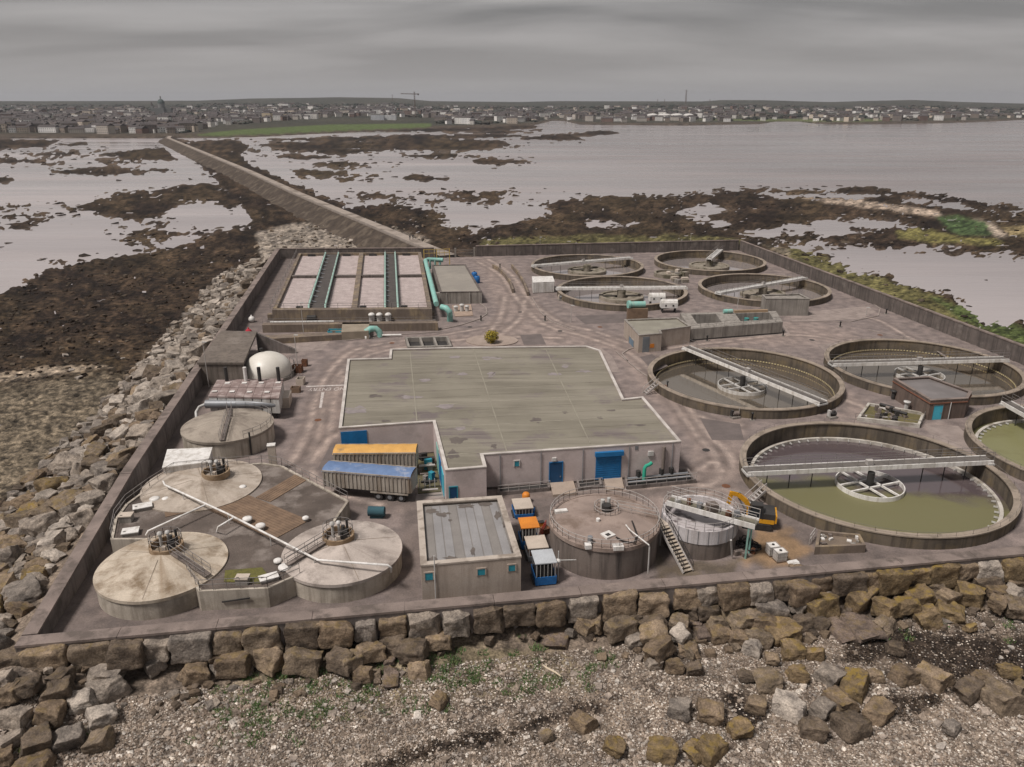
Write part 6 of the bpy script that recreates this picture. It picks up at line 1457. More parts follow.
# trenches with railings along the main building front
for k, (q4, lb) in enumerate(((((498, 487), (549, 482.5), (550, 491), (498, 496)), 'railed dark light well left of the concrete bridge to the blue door'), (((576, 481), (600, 478.5), (602, 488), (578, 491)), 'railed dark light well between the blue door and the blue roller shutter'), (((624, 477), (688, 471), (696, 483), (626, 490)), 'railed light well with pipes right of the blue roller shutter'))):
    q4 = [G(x, y, .0) for x, y in q4]; t = thing('light_well', tuple((q4[0] + q4[2]) / 2), lb, 'light well')
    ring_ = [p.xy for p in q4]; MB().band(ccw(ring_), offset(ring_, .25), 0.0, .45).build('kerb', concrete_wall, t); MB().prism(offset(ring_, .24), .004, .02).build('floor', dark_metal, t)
    mb = MB(); mb.rail([(p.x, p.y, .45) for p in (q4[0], q4[3], q4[2], q4[1])][1:3], .9, 1.2, .025); mb.build('railing', rail_light, t)
    if k == 2:
        for v in (.35, .65): a, b = bil(q4, .04, v), bil(q4, .95, v); MB().tube([(*a, .35), (*b, .35)], .15, 8).build('pipe', grey_metal, t)
        for u in (.2, .55, .7): a = bil(q4, u, .3); MB().drum(*a, .3, .02, 1.2, 12).build('valve', dark_metal, t)
        a = bil(q4, .28, .45); grn = mat('green_pipe', (0.04, 0.36, 0.24), (0.03, 0.28, 0.19)); MB().tube([(*a, 0.05), (*a, 1.7), (a[0] + .15, a[1], 2.0), (a[0] + .6, a[1] + .2, 2.1), (a[0] + .9, a[1] + .3, 2.3)], .22, 10).build('green_pipe', grn, t)
for q4, lb in ((((549, 481), (572, 479), (577, 495), (553, 497)), 'tan concrete bridge slab leading to the dark blue door'), (((603, 477), (621, 475.5), (624, 490), (606, 492)), 'tan concrete bridge slab leading to the blue roller shutter')):
    o_ = MB().prism([tuple(G(x, y))[:2] for x, y in q4], 0.004, .3).build('concrete_ramp', mat('tan_concrete', (0.36, 0.29, 0.235), (0.3, 0.24, 0.195), scale=.6), None); tag(o_, lb, 'ramp')
# yellow bush on its round bed
bd = MB().prism([tuple(G(492 + 26 * math.cos(a), 341 + 5.5 * math.sin(a)))[:2] for a in np.linspace(0, 2 * math.pi, 28, endpoint=False)], 0.0, .15).build('planting_bed', mat('bed_gravel', (0.33, 0.265, 0.225), (0.27, 0.215, 0.18)), None); tag(bd, 'pale gravel traffic island around the yellow bush', 'traffic island')
# kerbs
def kerb(pts, w=.25, h=.14, m_=None):
    mb = MB(); W = [G(*p) for p in pts]
    for a, b in zip(W[:-1], W[1:]): mb.bar(a + Vector((0, 0, h / 2)), b + Vector((0, 0, h / 2)), w, h)
    tag(mb.build('kerb', m_ or kerb_m, None), 'low concrete kerb along the yard roadway', 'kerb', kind='structure')
kerb([(478, 302), (486, 308), (487, 314), (480, 319), (462, 325), (440, 330)])
kerb([(441, 332), (400, 335), (345, 341)]); kerb([(532, 298), (541, 313), (552, 322), (575, 331)]); kerb([(616, 352), (640, 372), (655, 382)])
kerb([(790, 322), (850, 322), (878, 316), (880, 309), (872, 303)]); kerb([(868, 330), (905, 338), (935, 350), (950, 360)]); kerb([(640, 346), (628, 350), (622, 354), (628, 362)])
def ramp_wall(pts, label):
    W = [G(*p) for p in pts]; mb = MB()
    for i, (a, b) in enumerate(zip(W[:-1], W[1:])): mb.bar((a.x, a.y, .5), (b.x, b.y, .5), .45, 1.0)
    tag(mb.build('ramp_wall', aer_w, None, loc=tuple(W[0])), label, 'wall')
ramp_wall([(493, 268), (499, 271), (505, 277), (510, 284), (513, 293)], 'curved low ramp wall beside the drive from the gate')
ramp_wall([(512, 268), (518, 275), (524, 285), (528, 296)], 'outer low wall of the drive, near the white container')
# slabs, patches and covers that break up the yard surface
slab_l = mat('pale_slab', (0.29, 0.24, 0.215), (0.235, 0.193, 0.173), scale=.5, stain=(0.2, 0.163, 0.146), stain_scale=.4, fine=.2)
slab_d = mat('dark_tarmac_patch', (0.115, 0.096, 0.09), (0.145, 0.12, 0.112), scale=.5, fine=.2)
for k, (q4, m_) in enumerate(((((520, 335), (541, 334), (546, 344.5), (524, 345)), slab_d), (((690, 331), (784, 325), (790, 334), (692, 341)), slab_l), (((575, 316), (640, 313), (645, 322), (585, 324)), slab_d), (((925, 424), (958, 426), (985, 452), (972, 458), (930, 437)), slab_l), (((790, 313), (868, 306), (876, 312), (860, 319), (792, 322)), slab_l), (((348, 443), (338, 455), (330, 470), (318, 468), (330, 446)), slab_d), (((420, 480), (440, 478), (444, 497), (415, 502)), slab_l), (((560, 348), (600, 347), (612, 356), (620, 372), (612, 372), (604, 354)), slab_l), (((700, 418), (740, 424), (744, 440), (712, 440)), slab_d), (((840, 350), (826, 352), (818, 345), (850, 341)), slab_l), (((255, 345), (330, 341), (322, 350), (258, 356)), slab_l), (((640, 357), (652, 354), (668, 366), (654, 372)), slab_d))):
    tag(MB().prism([tuple(G(x, y))[:2] for x, y in q4], -.02, .006 + .001 * (k % 4)).build('paving', m_, None), 'patch of different paving in the yard', 'paving', kind='structure')
for k, (x, y) in enumerate(((432, 508), (470, 487), (706, 450), (726, 486), (664, 430), (560, 331), (600, 327), (470, 327), (352, 365), (318, 420), (720, 338), (812, 340), (880, 335), (760, 334), (520, 312), (392, 343))):
    c = G(x, y); o_ = MB().lathe(c.x, c.y, [(.5, 0), (.5, .02), (.42, .025), (0, .025)], 16, smooth=False).build('manhole_cover', dark_metal if k % 3 else rust, None, loc=tuple(c)); tag(o_, 'round iron manhole cover flush with the yard' if k % 3 else 'rusty round manhole cover flush with the yard', 'manhole cover', 'manhole covers of the yard' if k % 3 else 'rusty manhole covers')
def motor_unit(x, y, label, m1, m2):
    c = G(x, y); t = thing('motor_unit', tuple(c), label, 'motor'); MB().box(tuple(c), (1.3, .9, .3), .3).build('base', concrete, t); MB().tube([(c.x - .4, c.y, .7), (c.x + .5, c.y + .1, .7)], .32, 12).build('motor', m1, t); MB().box((c.x - .5, c.y, .3), (.3, .5, .9), .3).build('gearbox', m2, t); MB().bar((c.x + .5, c.y, .3), (c.x + .5, c.y, 1.6), .08).build('stand', rail_light, t)
motor_unit(663, 391, 'rusty motor unit where the steps meet the tank with the diagonal bridge', rust, dark_metal); motor_unit(561, 300, 'grey motor unit at the end of the bridge near the white container', grey_metal, beige_panel); motor_unit(832, 418, 'dark motor unit on a pale plinth between three round tanks', dark_metal, white_metal); motor_unit(735, 418, 'small motor unit on the tarmac between two round tanks and the main building', brown_tank, dark_metal); motor_unit(826, 300, 'brown motor unit beside the plain concrete box building', brown_tank, concrete)
# road lettering facing drivers who leave the works
fc = bpy.data.curves.new('road_text', 'FONT'); fc.body = 'NO ENTRY'; fc.size = 1.9; fc.align_x = 'CENTER'; fc.align_y = 'CENTER'; fc.extrude = 0.002
fo = bpy.data.objects.new('road_lettering_tmp', fc); col.objects.link(fo); bpy.context.view_layer.update()
me = bpy.data.meshes.new_from_object(fo.evaluated_get(bpy.context.evaluated_depsgraph_get())); bpy.data.objects.remove(fo)
me.materials.append(mat('worn_road_paint', (0.55, 0.51, 0.48), (0.33, 0.29, 0.27), scale=2, fine=.3)); ro = bpy.data.objects.new('road_lettering', me); col.objects.link(ro)
c = G(327, 389); ro.location = (c.x, c.y, .008); ro.rotation_euler = (0, 0, math.pi + 0.05); ro.scale = (0.62, 1, 1); tag(ro, 'worn white NO ENTRY lettering painted on the roadway', 'road marking')
ar = MB().prism([tuple(G(x, y))[:2] for x, y in ((321.5, 392), (324.5, 392), (321.5, 408), (319, 408))], .004, .008).build('road_arrow', MAT['worn_road_paint'], None); tag(ar, 'worn white painted line below the road lettering', 'road marking')
ln = MB().prism([tuple(G(x, y))[:2] for x, y in ((306, 386), (344, 384.5), (344, 385.6), (306, 387))], .004, .008).build('road_line', MAT['worn_road_paint'], None); tag(ln, 'worn white stop line beside the road lettering', 'road marking')
# posts, lamps, bollards
def lamp(x, y, h, label, grp=None):
    c = G(x, y); t = thing('lamp_post', tuple(c), label, 'lamp post', grp); MB().tube([tuple(c), (c.x, c.y, h)], [.08, .05], 8).build('post', rail_light, t); MB().box((c.x + .25, c.y, h - .02), (.7, .22, .12), 0).build('lamp_head', white_metal, t)
lamp(304, 338, 7.0, 'thin lamp post on the kerb below the aeration tank'); lamp(209, 387, 7.5, 'thin tall mast against the concrete hood and the brown covered vats'); lamp(298, 372, 6.5, 'thin lamp post behind the gas holder'); lamp(571, 322, 3.5, 'short lamp post on the yard in front of the far tank')
lamp(737, 312, 5.0, 'thin lamp post rising behind the inlet chamber'); lamp(540, 252, 4.5, 'lamp post along the dark wall beside the round tank', 'lamp posts along the dark wall'); lamp(690, 248, 4.5, 'lamp post along the dark wall beside the round tank', 'lamp posts along the dark wall')
for k, (x, y) in enumerate(((545, 321), (489, 336), (481, 321), (707, 341), (690, 329), (783, 336), (840, 327), (886, 314), (711, 412), (667, 388), (833, 418), (500, 268), (752, 420))):
    c = G(x, y); t = thing('bollard', tuple(c), 'short dark post standing on the tarmac yard', 'bollard', 'short dark posts about the yard'); MB().lathe(c.x, c.y, [(.16, 0), (.13, .9), (.2, .95), (.2, 1.15), (0, 1.25)], 10).build('post', dark_metal, t); MB().box((c.x, c.y, .004), (.6, .6, .08), 0).build('foot', concrete, t)
lamp(866, 315, 1.6, 'stubby instrument post on the curved kerb island')
for k, (x, y, lb) in enumerate(((249, 335, 'red round float buoy lying by the high wall'), (252, 322, 'white crumpled bag lying by the high wall'))):
    c = G(x, y); o_ = MB().lathe(c.x, c.y, [(0.2, 0), (.62, .25), (.7, .7), (.45, 1.1), (.15, 1.25), (0, 1.25)], 16).lathe(c.x, c.y, [(.16, 1.2), (.16, 1.5), (0, 1.5)], 8).build(['float_buoy', 'bag'][k], [mat('red_float', (0.42, 0.03, 0.05), (0.33, 0.03, 0.04)), white_paint][k], None, loc=tuple(c)); tag(o_, lb, ['buoy', 'bag'][k])
c = G(312, 323); o_ = MB().box((c.x, c.y, 0), (1.8, 1.0, 1.2), .1).tube([(c.x - .9, c.y - .1, 1.2), (c.x + .9, c.y + .1, 1.2)], .5, 12).build('winch', dark_metal, None, loc=tuple(c)); tag(o_, 'dark winch unit in the outlet channel', 'winch')
# wall post and box by the trailer yard
c = G(274, 470); o_ = thing('control_cabinet', tuple(c), 'white control cabinet on the corner of the deck by the roadway', 'cabinet'); MB().box(tuple(c), (.9, .8, 3.4), .2).build('body', beige_panel, o_); MB().box((c.x, c.y, 3.403), (1.0, .9, .1), .2).build('roof', white_paint, o_)
dw_ = MB(); W = [G(282, 476), G(345, 512), G(338, 522)]
for a, b in zip(W[:-1], W[1:]): dw_.bar((a.x, a.y, .9), (b.x, b.y, .9), .3, 1.8)
c = G(377, 517); o_ = MB().tube([(c.x - .9, c.y, .75), (c.x + .9, c.y - .1, .75)], .55, 16).box((c.x, c.y, 0), (1.4, .7, .3), 0).build('fuel_tank', mat('dark_teal_plastic', (0.035, 0.09, 0.11), (0.03, 0.07, 0.09)), None, loc=tuple(c)); tag(o_, 'dark teal horizontal tank behind the pale conical tank', 'tank')
# ------------------------------------------------------------------ boulders
rock_m = bpy.data.materials.new('boulder_stone'); n, l = nodes_of(rock_m); bs = n['Principled BSDF']
oi = n.new('ShaderNodeObjectInfo'); geo = n.new('ShaderNodeNewGeometry'); pos = geo.outputs['Position']
def rock_nodes(n, l, bs, colour, lichen, pos, nrm):
    f, _ = noise_fac(n, l, pos, 0.9, 7, 0.34, 0.66, 0.62)
    mu = n.new('ShaderNodeMixRGB'); mu.blend_type = 'MULTIPLY'; mu.inputs[0].default_value = 1; l.new(colour, mu.inputs[1]); l.new(ramp_mix(n, l, f, (0.55, 0.54, 0.53), (1.4, 1.37, 1.3)), mu.inputs[2])
    f2, raw = noise_fac(n, l, pos, 7, 6, 0.34, 0.66, 0.65)
    mu2 = n.new('ShaderNodeMixRGB'); mu2.blend_type = 'MULTIPLY'; mu2.inputs[0].default_value = 1; l.new(mu.outputs[0], mu2.inputs[1]); l.new(ramp_mix(n, l, f2, (0.68, 0.67, 0.66), (1.32, 1.3, 1.27)), mu2.inputs[2])
    base = mu2.outputs[0]
    if lichen is not None:
        sp = n.new('ShaderNodeSeparateXYZ'); l.new(nrm, sp.inputs[0])
        f3, _ = noise_fac(n, l, pos, 1.3, 6, 0.48, 0.60, 0.65)
        up = n.new('ShaderNodeMapRange'); up.inputs[1].default_value = 0.1; up.inputs[2].default_value = 0.8; l.new(sp.outputs['Z'], up.inputs[0])
        m1 = n.new('ShaderNodeMath'); m1.operation = 'MULTIPLY'; l.new(f3, m1.inputs[0]); l.new(up.outputs[0], m1.inputs[1])
        m2 = n.new('ShaderNodeMath'); m2.operation = 'MULTIPLY'; l.new(m1.outputs[0], m2.inputs[0]); l.new(lichen, m2.inputs[1])
        base = ramp_mix(n, l, m2.outputs[0], base, (0.255, 0.175, 0.04))
    l.new(base, bs.inputs['Base Color']); bs.inputs['Roughness'].default_value = 0.9; bs.inputs['Specular IOR Level'].default_value = 0.2
    t = n.new('ShaderNodeTexNoise'); t.inputs['Scale'].default_value = 2.6; t.inputs['Detail'].default_value = 9; t.inputs['Roughness'].default_value = .65; l.new(pos, t.inputs['Vector'])
    b = n.new('ShaderNodeBump'); b.inputs['Distance'].default_value = 0.26; b.inputs['Strength'].default_value = .9; l.new(t.outputs['Fac'], b.inputs['Height']); l.new(b.outputs[0], bs.inputs['Normal'])
rock_nodes(n, l, bs, oi.outputs['Color'], oi.outputs['Alpha'], pos, geo.outputs['Normal'])
rock2 = bpy.data.materials.new('rubble_stone'); n, l = nodes_of(rock2); bs = n['Principled BSDF']; at = n.new('ShaderNodeAttribute'); at.attribute_name = 'Col'; geo = n.new('ShaderNodeNewGeometry')
rock_nodes(n, l, bs, at.outputs['Color'], None, geo.outputs['Position'], geo.outputs['Normal'])

def rock_mesh(seed, blocky=0.7, cuts=2, dims=(1, 1, 1), chops=4):
    """angular quarried block about one metre across"""
    rnd = random.Random(seed); bm = bmesh.new(); bmesh.ops.create_cube(bm, size=1.0)
    for v in bm.verts:
        v.co = Vector((v.co.x * dims[0], v.co.y * dims[1], v.co.z * dims[2])) + Vector([rnd.uniform(-1, 1) * (1 - blocky) * 0.42 * q for q in dims])
    for k in range(chops):     # chop corners off
        nn = Vector((rnd.uniform(-1, 1), rnd.uniform(-1, 1), rnd.uniform(-.3, 1))).normalized()
        far = max(v.co.dot(nn) for v in bm.verts)
        r_ = bmesh.ops.bisect_plane(bm, geom=bm.verts[:] + bm.edges[:] + bm.faces[:], plane_co=nn * far * rnd.uniform(.68, .9), plane_no=nn, clear_outer=True)
        ed = [e for e in r_['geom_cut'] if isinstance(e, bmesh.types.BMEdge)]
        if ed: bmesh.ops.edgenet_fill(bm, edges=ed)
    bmesh.ops.bevel(bm, geom=bm.edges[:], offset=0.075, segments=2, profile=.5, affect='EDGES', clamp_overlap=True)
    bmesh.ops.triangulate(bm, faces=bm.faces[:])
    for k in range(cuts - 1):
        long_ = [e for e in bm.edges if e.calc_length() > (0.30, 0.2, 0.12)[k]]
        bmesh.ops.subdivide_edges(bm, edges=long_, cuts=1)
        bmesh.ops.triangulate(bm, faces=bm.faces[:])
    for v in bm.verts:
        v.co += v.co.normalized() * (0.11 * mnoise.noise(v.co * 1.9 + Vector((seed, 0, 0))) + 0.05 * mnoise.noise(v.co * 5 + Vector((0, seed, 0))) + 0.03 * mnoise.noise(v.co * 9 + Vector((0, seed, 3))) - 0.05 * abs(mnoise.noise(v.co * 3.2 + Vector((seed * 2, 4, 0)))))
    bmesh.ops.recalc_face_normals(bm, faces=bm.faces[:])
    me = bpy.data.meshes.new('boulder'); bm.to_mesh(me); bm.free(); me.polygons.foreach_set('use_smooth', [True] * len(me.polygons)); me.materials.append(rock_m)
    return me
ROCKS = [rock_mesh(k, 0.62, 4, (1.12, 0.95, 0.86)) for k in range(16)]
BLOCKS = [rock_mesh(200 + k, 0.78, 4, (1.1, 0.98, 0.92), 2) for k in range(12)]
SLABS = [rock_mesh(50 + k, 0.9, 2, (0.9, 1.4, 0.45)) for k in range(3)]
BCOL = {'brown': [(0.185, 0.142, 0.104), (0.16, 0.123, 0.092), (0.215, 0.168, 0.125), (0.18, 0.145, 0.113)], 'ochre': [(0.175, 0.132, 0.082), (0.19, 0.142, 0.09)],
        'grey': [(0.235, 0.207, 0.184), (0.20, 0.178, 0.162), (0.275, 0.24, 0.21)], 'dark': [(0.115, 0.092, 0.074), (0.13, 0.104, 0.083)], 'slab': [(0.155, 0.122, 0.105), (0.142, 0.113, 0.098)], 'white': [(0.35, 0.315, 0.285)]}
WORD = {'brown': 'brown', 'ochre': 'lichen covered', 'grey': 'pale grey', 'dark': 'dark brown', 'white': 'chalky white'}
placed = []
MARK = [(-30, 'by the stained tank'), (-22, 'by the mossy deck'), (-11, 'by the pale tank'), (0, 'by the small building'), (4, 'by the blue machines'), (13, 'by the brown tank'), (20, 'by the white lined tank'), (28, 'by the excavator'), (36, 'by the broken chamber'), (999, 'by the scum tank')]
def size_word(s): return 'big' if s > 3.0 else ('small' if s < 1.7 else 'middling')
def boulder(x, y, z, sx, sy, sz, rz, tone, where, grp, slab=False, tilt=0.1, label=None):
    rnd = random
    me = rnd.choice(SLABS if slab else (BLOCKS if 'front' in grp else ROCKS))
    o = bpy.data.objects.new('boulder', me); col.objects.link(o); o.location = (x, y, z)
    o.scale = (sx, sy, sz); o.rotation_euler = (rnd.uniform(-tilt, tilt), rnd.uniform(-tilt, tilt), rz)
    c = rnd.choice(BCOL['slab' if slab else tone]); k = rnd.uniform(.88, 1.12)
    o.color = (c[0] * k, c[1] * k, c[2] * k, {'ochre': .9, 'brown': .35, 'dark': .15}.get(tone, 0.0) * rnd.uniform(.5, 1))
    w = 'flat stone slab' if slab else f'{size_word(sx)} {WORD[tone]} boulder'
    if 'slope' not in grp: mk = next(m__ for lim, m__ in MARK if x < lim); where = f'{where}, {mk}'; grp = f'{grp} {mk}'
    else: mk = 'beside the conical tanks' if y < 90 else ('beside the tan tank and filter' if y < 125 else 'beside the aeration tanks'); where = f'{where} {mk}'; grp = f'{grp} {mk}'
    tag(o, label or f'{w} {where}', 'boulder', f'{w}s {grp}')
    placed.append((x, y)); return o
def px_scale(p): return F_PX / (p.y * CP - (p.z - CAM_H) * SP)
S_ = 2.926
ROWS = {   # tracing of the blocks below the front wall: (x, y, width[, tone]) in crops of the survey picture
 'top': [((0, 580), [(40, 235, 90), (150, 220, 115), (275, 205, 120), (380, 210, 105), (465, 190, 70), (565, 185, 125), (675, 170, 85), (775, 160, 110), (885, 155, 110), (985, 150, 100)]),
         ((350, 580), [(50, 135, 66), (128, 125, 85), (218, 120, 100, 'grey'), (312, 118, 80), (405, 100, 95, 'dark'), (490, 90, 90, 'dark'), (585, 85, 95), (675, 75, 92, 'grey'), (780, 65, 110), (880, 60, 85)]),
         ((674, 540), [(30, 160, 85), (90, 155, 62), (170, 155, 97), (245, 145, 72, 'grey'), (307, 137, 62), (365, 104, 50), (367, 147, 82), (424, 115, 66), (500, 120, 97), (562, 110, 66), (632, 115, 97, 'ochre'), (697, 92, 72, 'ochre'), (775, 88, 97, 'ochre'), (842, 78, 67), (910, 80, 77, 'white'), (985, 78, 82, 'ochre')])],
 'mid': [((0, 580), [(450, 245, 62, 'grey'), (575, 222, 62), (640, 222, 70), (682, 247, 102), (785, 228, 102), (890, 238, 102), (1000, 237, 92)]),
         ((350, 580), [(0, 235, 70), (55, 210, 77), (130, 182, 80, 'dark'), (187, 208, 82), (262, 176, 72), (690, 130, 52), (720, 127, 42), (787, 142, 92), (832, 110, 62, 'dark'), (887, 126, 82), (890, 157, 82), (907, 197, 82), (962, 125, 55), (966, 160, 52, 'white')]),
         ((674, 540), [(30, 198, 82, 'dark'), (95, 205, 70, 'dark'), (285, 202, 92, 'grey'), (440, 152, 52, 'grey'), (355, 187, 47), (432, 190, 102, 'ochre'), (547, 172, 112, 'ochre'), (622, 196, 72, 'ochre'), (682, 191, 67, 'ochre'), (717, 166, 77, 'ochre'), (762, 136, 62), (792, 167, 72), (867, 160, 77, 'ochre'), (920, 131, 102), (990, 126, 62), (942, 152, 62), (992, 156, 55), (946, 186, 47), (1002, 196, 62)])],
 'low': [((0, 580), [(80, 312, 95), (172, 327, 105), (242, 357, 85, 'white'), (310, 272, 125, 'grey'), (322, 317, 112, 'grey'), (297, 397, 102, 'white'), (145, 390, 102), (40, 405, 92), (205, 462, 105, 'grey'), (292, 472, 95), (40, 462, 85, 'grey'), (110, 472, 110), (5, 292, 70, 'grey'), (20, 338, 80), (100, 542, 105), (0, 522, 80), (180, 285, 80, 'dark'), (120, 270, 80, 'dark'), (575, 272, 95), (640, 262, 50)]),
         ((350, 580), [(35, 276, 77), (200, 258, 80), (990, 202, 62), (832, 176, 52), (890, 242, 55), (948, 252, 66), (960, 378, 85), (680, 420, 80), (775, 485, 75, 'ochre'), (915, 500, 95, 'ochre'), (1010, 500, 70, 'ochre'), (575, 455, 40), (255, 350, 60)]),
         ((674, 540), [(120, 242, 62), (197, 227, 92), (132, 276, 62), (187, 286, 52), (257, 242, 82), (242, 287, 72), (312, 267, 92, 'ochre'), (372, 242, 72), (416, 236, 62), (612, 246, 62), (742, 232, 77, 'ochre'), (802, 206, 82, 'ochre'), (37, 317, 66), (15, 276, 52), (62, 377, 62), (222, 311, 72, 'white'), (286, 346, 52), (346, 322, 77, 'ochre'), (416, 332, 72, 'ochre'), (206, 396, 47), (272, 411, 87), (362, 391, 72, 'ochre'), (452, 396, 82, 'grey'), (532, 421, 112, 'ochre'), (586, 396, 52), (647, 316, 62), (672, 396, 82), (757, 406, 102), (862, 441, 92), (902, 411, 72), (947, 466, 130), (977, 381, 72, 'ochre'), (1012, 431, 55), (242, 481, 77), (106, 501, 102), (191, 551, 82, 'ochre'), (101, 611, 112, 'ochre'), (22, 491, 62), (432, 491, 92), (482, 476, 90), (527, 546, 112, 'dark'), (597, 501, 92), (407, 551, 92, 'dark'), (337, 486, 100, 'white'), (807, 546, 57, 'grey'), (870, 255, 40, 'ochre')])],
 'slab': [((350, 580), [(115, 228, 50), (120, 285, 75), (610, 160, 90)]), ((674, 540), [(90, 265, 66), (545, 247, 105), (485, 262, 75), (65, 235, 45)])]}
WH = {'top': ('against the front sea wall', 'against the front sea wall'), 'mid': ('wedged under the front row', 'below the front row'), 'low': ('on the shingle beach', 'on the shingle beach')}
wall_ang = math.atan2(72.9 - 51.75, 99.2 + 40.3)
for row, parts in ROWS.items():
    for (ox, oy), items in parts:
        for it in items:
            x, y, w = ox + it[0] / S_, oy + it[1] / S_, it[2] / S_
            tone = it[3] if len(it) > 3 else random.choice(['brown', 'brown', 'dark', 'grey', 'brown'] if row == 'top' else ['brown', 'brown', 'brown', 'dark', 'brown', 'grey'])
            if row == 'top': z = 0.24
            elif row == 'mid': z = -1.15
            else:
                z = -2.2
                for _ in range(3): p = G(x, y, z); z = ground_z(p.x, p.y) + (0.45 if row == 'low' else 0.25)
            p = G(x, y, z); s = w / px_scale(p) * {'top': .87, 'mid': .84}.get(row, .86 if y < 645 else .70)
            sy, sz = s * random.uniform(.85, 1.1), s * random.uniform(.75, .95)
            if row == 'top': p.y -= .12
            if row == 'top': sz = max(2.0, min(2.7, s * .95)); sy = random.uniform(1.8, 2.3)
            if row == 'mid': sz = max(1.3, min(2.2, s * .8)); sy = random.uniform(1.5, 2.0)
            if row == 'slab': boulder(p.x, p.y, p.z, s, s * 1.1, .9, random.uniform(-.3, .3), 'brown', 'lying among the front blocks', 'lying below the front wall', slab=True, tilt=.18)
            else: boulder(p.x, p.y, p.z, s * 1.0, sy, sz, wall_ang + (random.uniform(-.12, .12) if row == 'top' else random.uniform(-.7, .7)), tone, *WH[row], tilt=.07 if row == 'top' else .2)
n_front = len(placed); print('front boulders', n_front)
# boulder slope along the left wall
Lw0, Lw1 = Vector((-41.6, 47.0)), Vector((-70.2, 228.0)); Ld = (Lw1 - Lw0).normalized(); Ln = Vector((-Ld.y, Ld.x)); LL = (Lw1 - Lw0).length
cand = []; tries = 0; grid = {}
while tries < 34000:
    tries += 1
    s = LL * random.random(); q = random.random() * (13.8 + 2.0 * mnoise.noise((s * .08, 3, 0)))
    rr_ = random.choice([.6, .75, .9, 1.1, 1.3, 1.5]) * (1.0 if s < 90 else .92)
    if q > 11: rr_ *= .7
    p = Lw0 + Ld * s + Ln * (q + .6)
    if not (0.0 < 1): continue
    px_, py_ = PX(p.x, p.y, -1.5)
    if px_ < -60: continue
    ok_ = True; gx_, gy_ = int(p.x // 3), int(p.y // 3)
    for i in (-1, 0, 1):
        for j in (-1, 0, 1):
            for (a, b, r0) in grid.get((gx_ + i, gy_ + j), ()):
                if (a - p.x) ** 2 + (b - p.y) ** 2 < (0.8 * (r0 + rr_)) ** 2: ok_ = False
    if not ok_: continue
    grid.setdefault((gx_, gy_), []).append((p.x, p.y, rr_)); cand.append((px_scale(Vector((p.x, p.y, -1))) * rr_, p.x, p.y, rr_, q))
cand.sort(reverse=True); print('slope boulders', len(cand))
tones = ['brown', 'grey', 'grey', 'brown', 'dark', 'grey', 'white', 'grey', 'brown', 'ochre', 'grey', 'grey', 'white']
keep_n = 300 - n_front if n_front < 290 else 60
keep_n = max(keep_n, 110)
def slope_tone(y): return random.choice(tones if y < 105 else ['grey', 'white', 'brown', 'white', 'grey', 'dark', 'grey', 'white'])
for _, x, y, r0, q in cand[:keep_n]:
    z = ground_z(x, y) + r0 * .5
    tn = slope_tone(y)
    boulder(x, y, z, r0 * 2.0 * random.uniform(.9, 1.15), r0 * 1.8 * random.uniform(.85, 1.1), r0 * 1.7 * random.uniform(.85, 1.15), random.uniform(0, 6.28), tn, 'outside the side wall', 'on the side slope', tilt=.3)
def scatter_rocks(name, items, meshes, label, cat, pal_fn, m_):
    """many stones as one mesh"""
    base = []
    for me in meshes:
        me.calc_loop_triangles(); v = np.array([q.co[:] for q in me.vertices]); f = np.array([q.vertices[:] for q in me.loop_triangles]); base.append((v, f))
    VV, FF, CC = [], [], []; k = 0
    for (x, y, z, sx, sy, sz, rz) in items:
        v, f = base[random.randrange(len(base))]; e = Matrix.Rotation(rz, 3, 'Z') @ Matrix.Rotation(random.uniform(-.3, .3), 3, 'X') @ Matrix.Rotation(random.uniform(-.3, .3), 3, 'Y')
        w = (v * np.array([sx, sy, sz])) @ np.array(e).T + np.array([x, y, z])
        VV.append(w); FF.append(f + k); k += len(v); CC.append(np.tile(pal_fn(x, y), (len(v), 1)))
    o = tris_obj(name, np.concatenate(VV), np.concatenate(FF), m_, np.concatenate(CC)); tag(o, label, cat, kind='stuff'); return o
LOW = [rock_mesh(80 + k, 0.62, 1) for k in range(8)]
def pal(x, y):
    front = x > -36 and y < 75
    c = random.choice(BCOL[random.choice(['brown', 'dark', 'brown', 'grey']) if front else slope_tone(y)]); k = random.uniform(.7, 1.1); return (c[0] * k, c[1] * k, c[2] * k)
items = [(x, y, ground_z(x, y) + r0 * .45, r0 * 2.0 * random.uniform(.85, 1.15), r0 * 1.8 * random.uniform(.8, 1.1), r0 * 1.6, random.uniform(0, 6.28)) for _, x, y, r0, q in cand[keep_n:]]
# smaller stones filling the gaps and spilling to the flats
for k in range(1000):
    s = LL * random.random() ** 1.1; q = random.random() ** .9 * 14.5; p = Lw0 + Ld * s + Ln * (q + .3); r0 = random.uniform(.2, .5)
    items.append((p.x, p.y, ground_z(p.x, p.y) + .1, r0 * 2.2, r0 * 2, r0 * 1.5, random.uniform(0, 6.28)))
for k in range(240):     # dark and pale stones filling the row under the front wall
    s = random.uniform(-38, 58); d_ = random.uniform(.6, 4.8); y = 51.75 + (s + 40.3) * math.tan(wall_ang) - d_; r0 = random.uniform(.15, .4)
    if -11 < s < 7 and d_ > 1.5: continue
    items.append((s, y, ground_z(s, y) + .1 + max(0, 1.2 - d_ * .8), r0 * 2.3, r0 * 2, r0 * 1.6, random.uniform(0, 6.28)))
for k in range(170):   # causeway root
    p = G(random.uniform(255, 425), random.uniform(222, 250), -2.5); r0 = random.uniform(.25, .8); items.append((p.x, p.y, ground_z(p.x, p.y) + .1, r0 * 2.2, r0 * 2, r0 * 1.4, random.uniform(0, 6.28)))
scatter_rocks('rubble', items, LOW, 'smaller stones packed between the boulders of both sea slopes', 'rubble', pal, rock2)
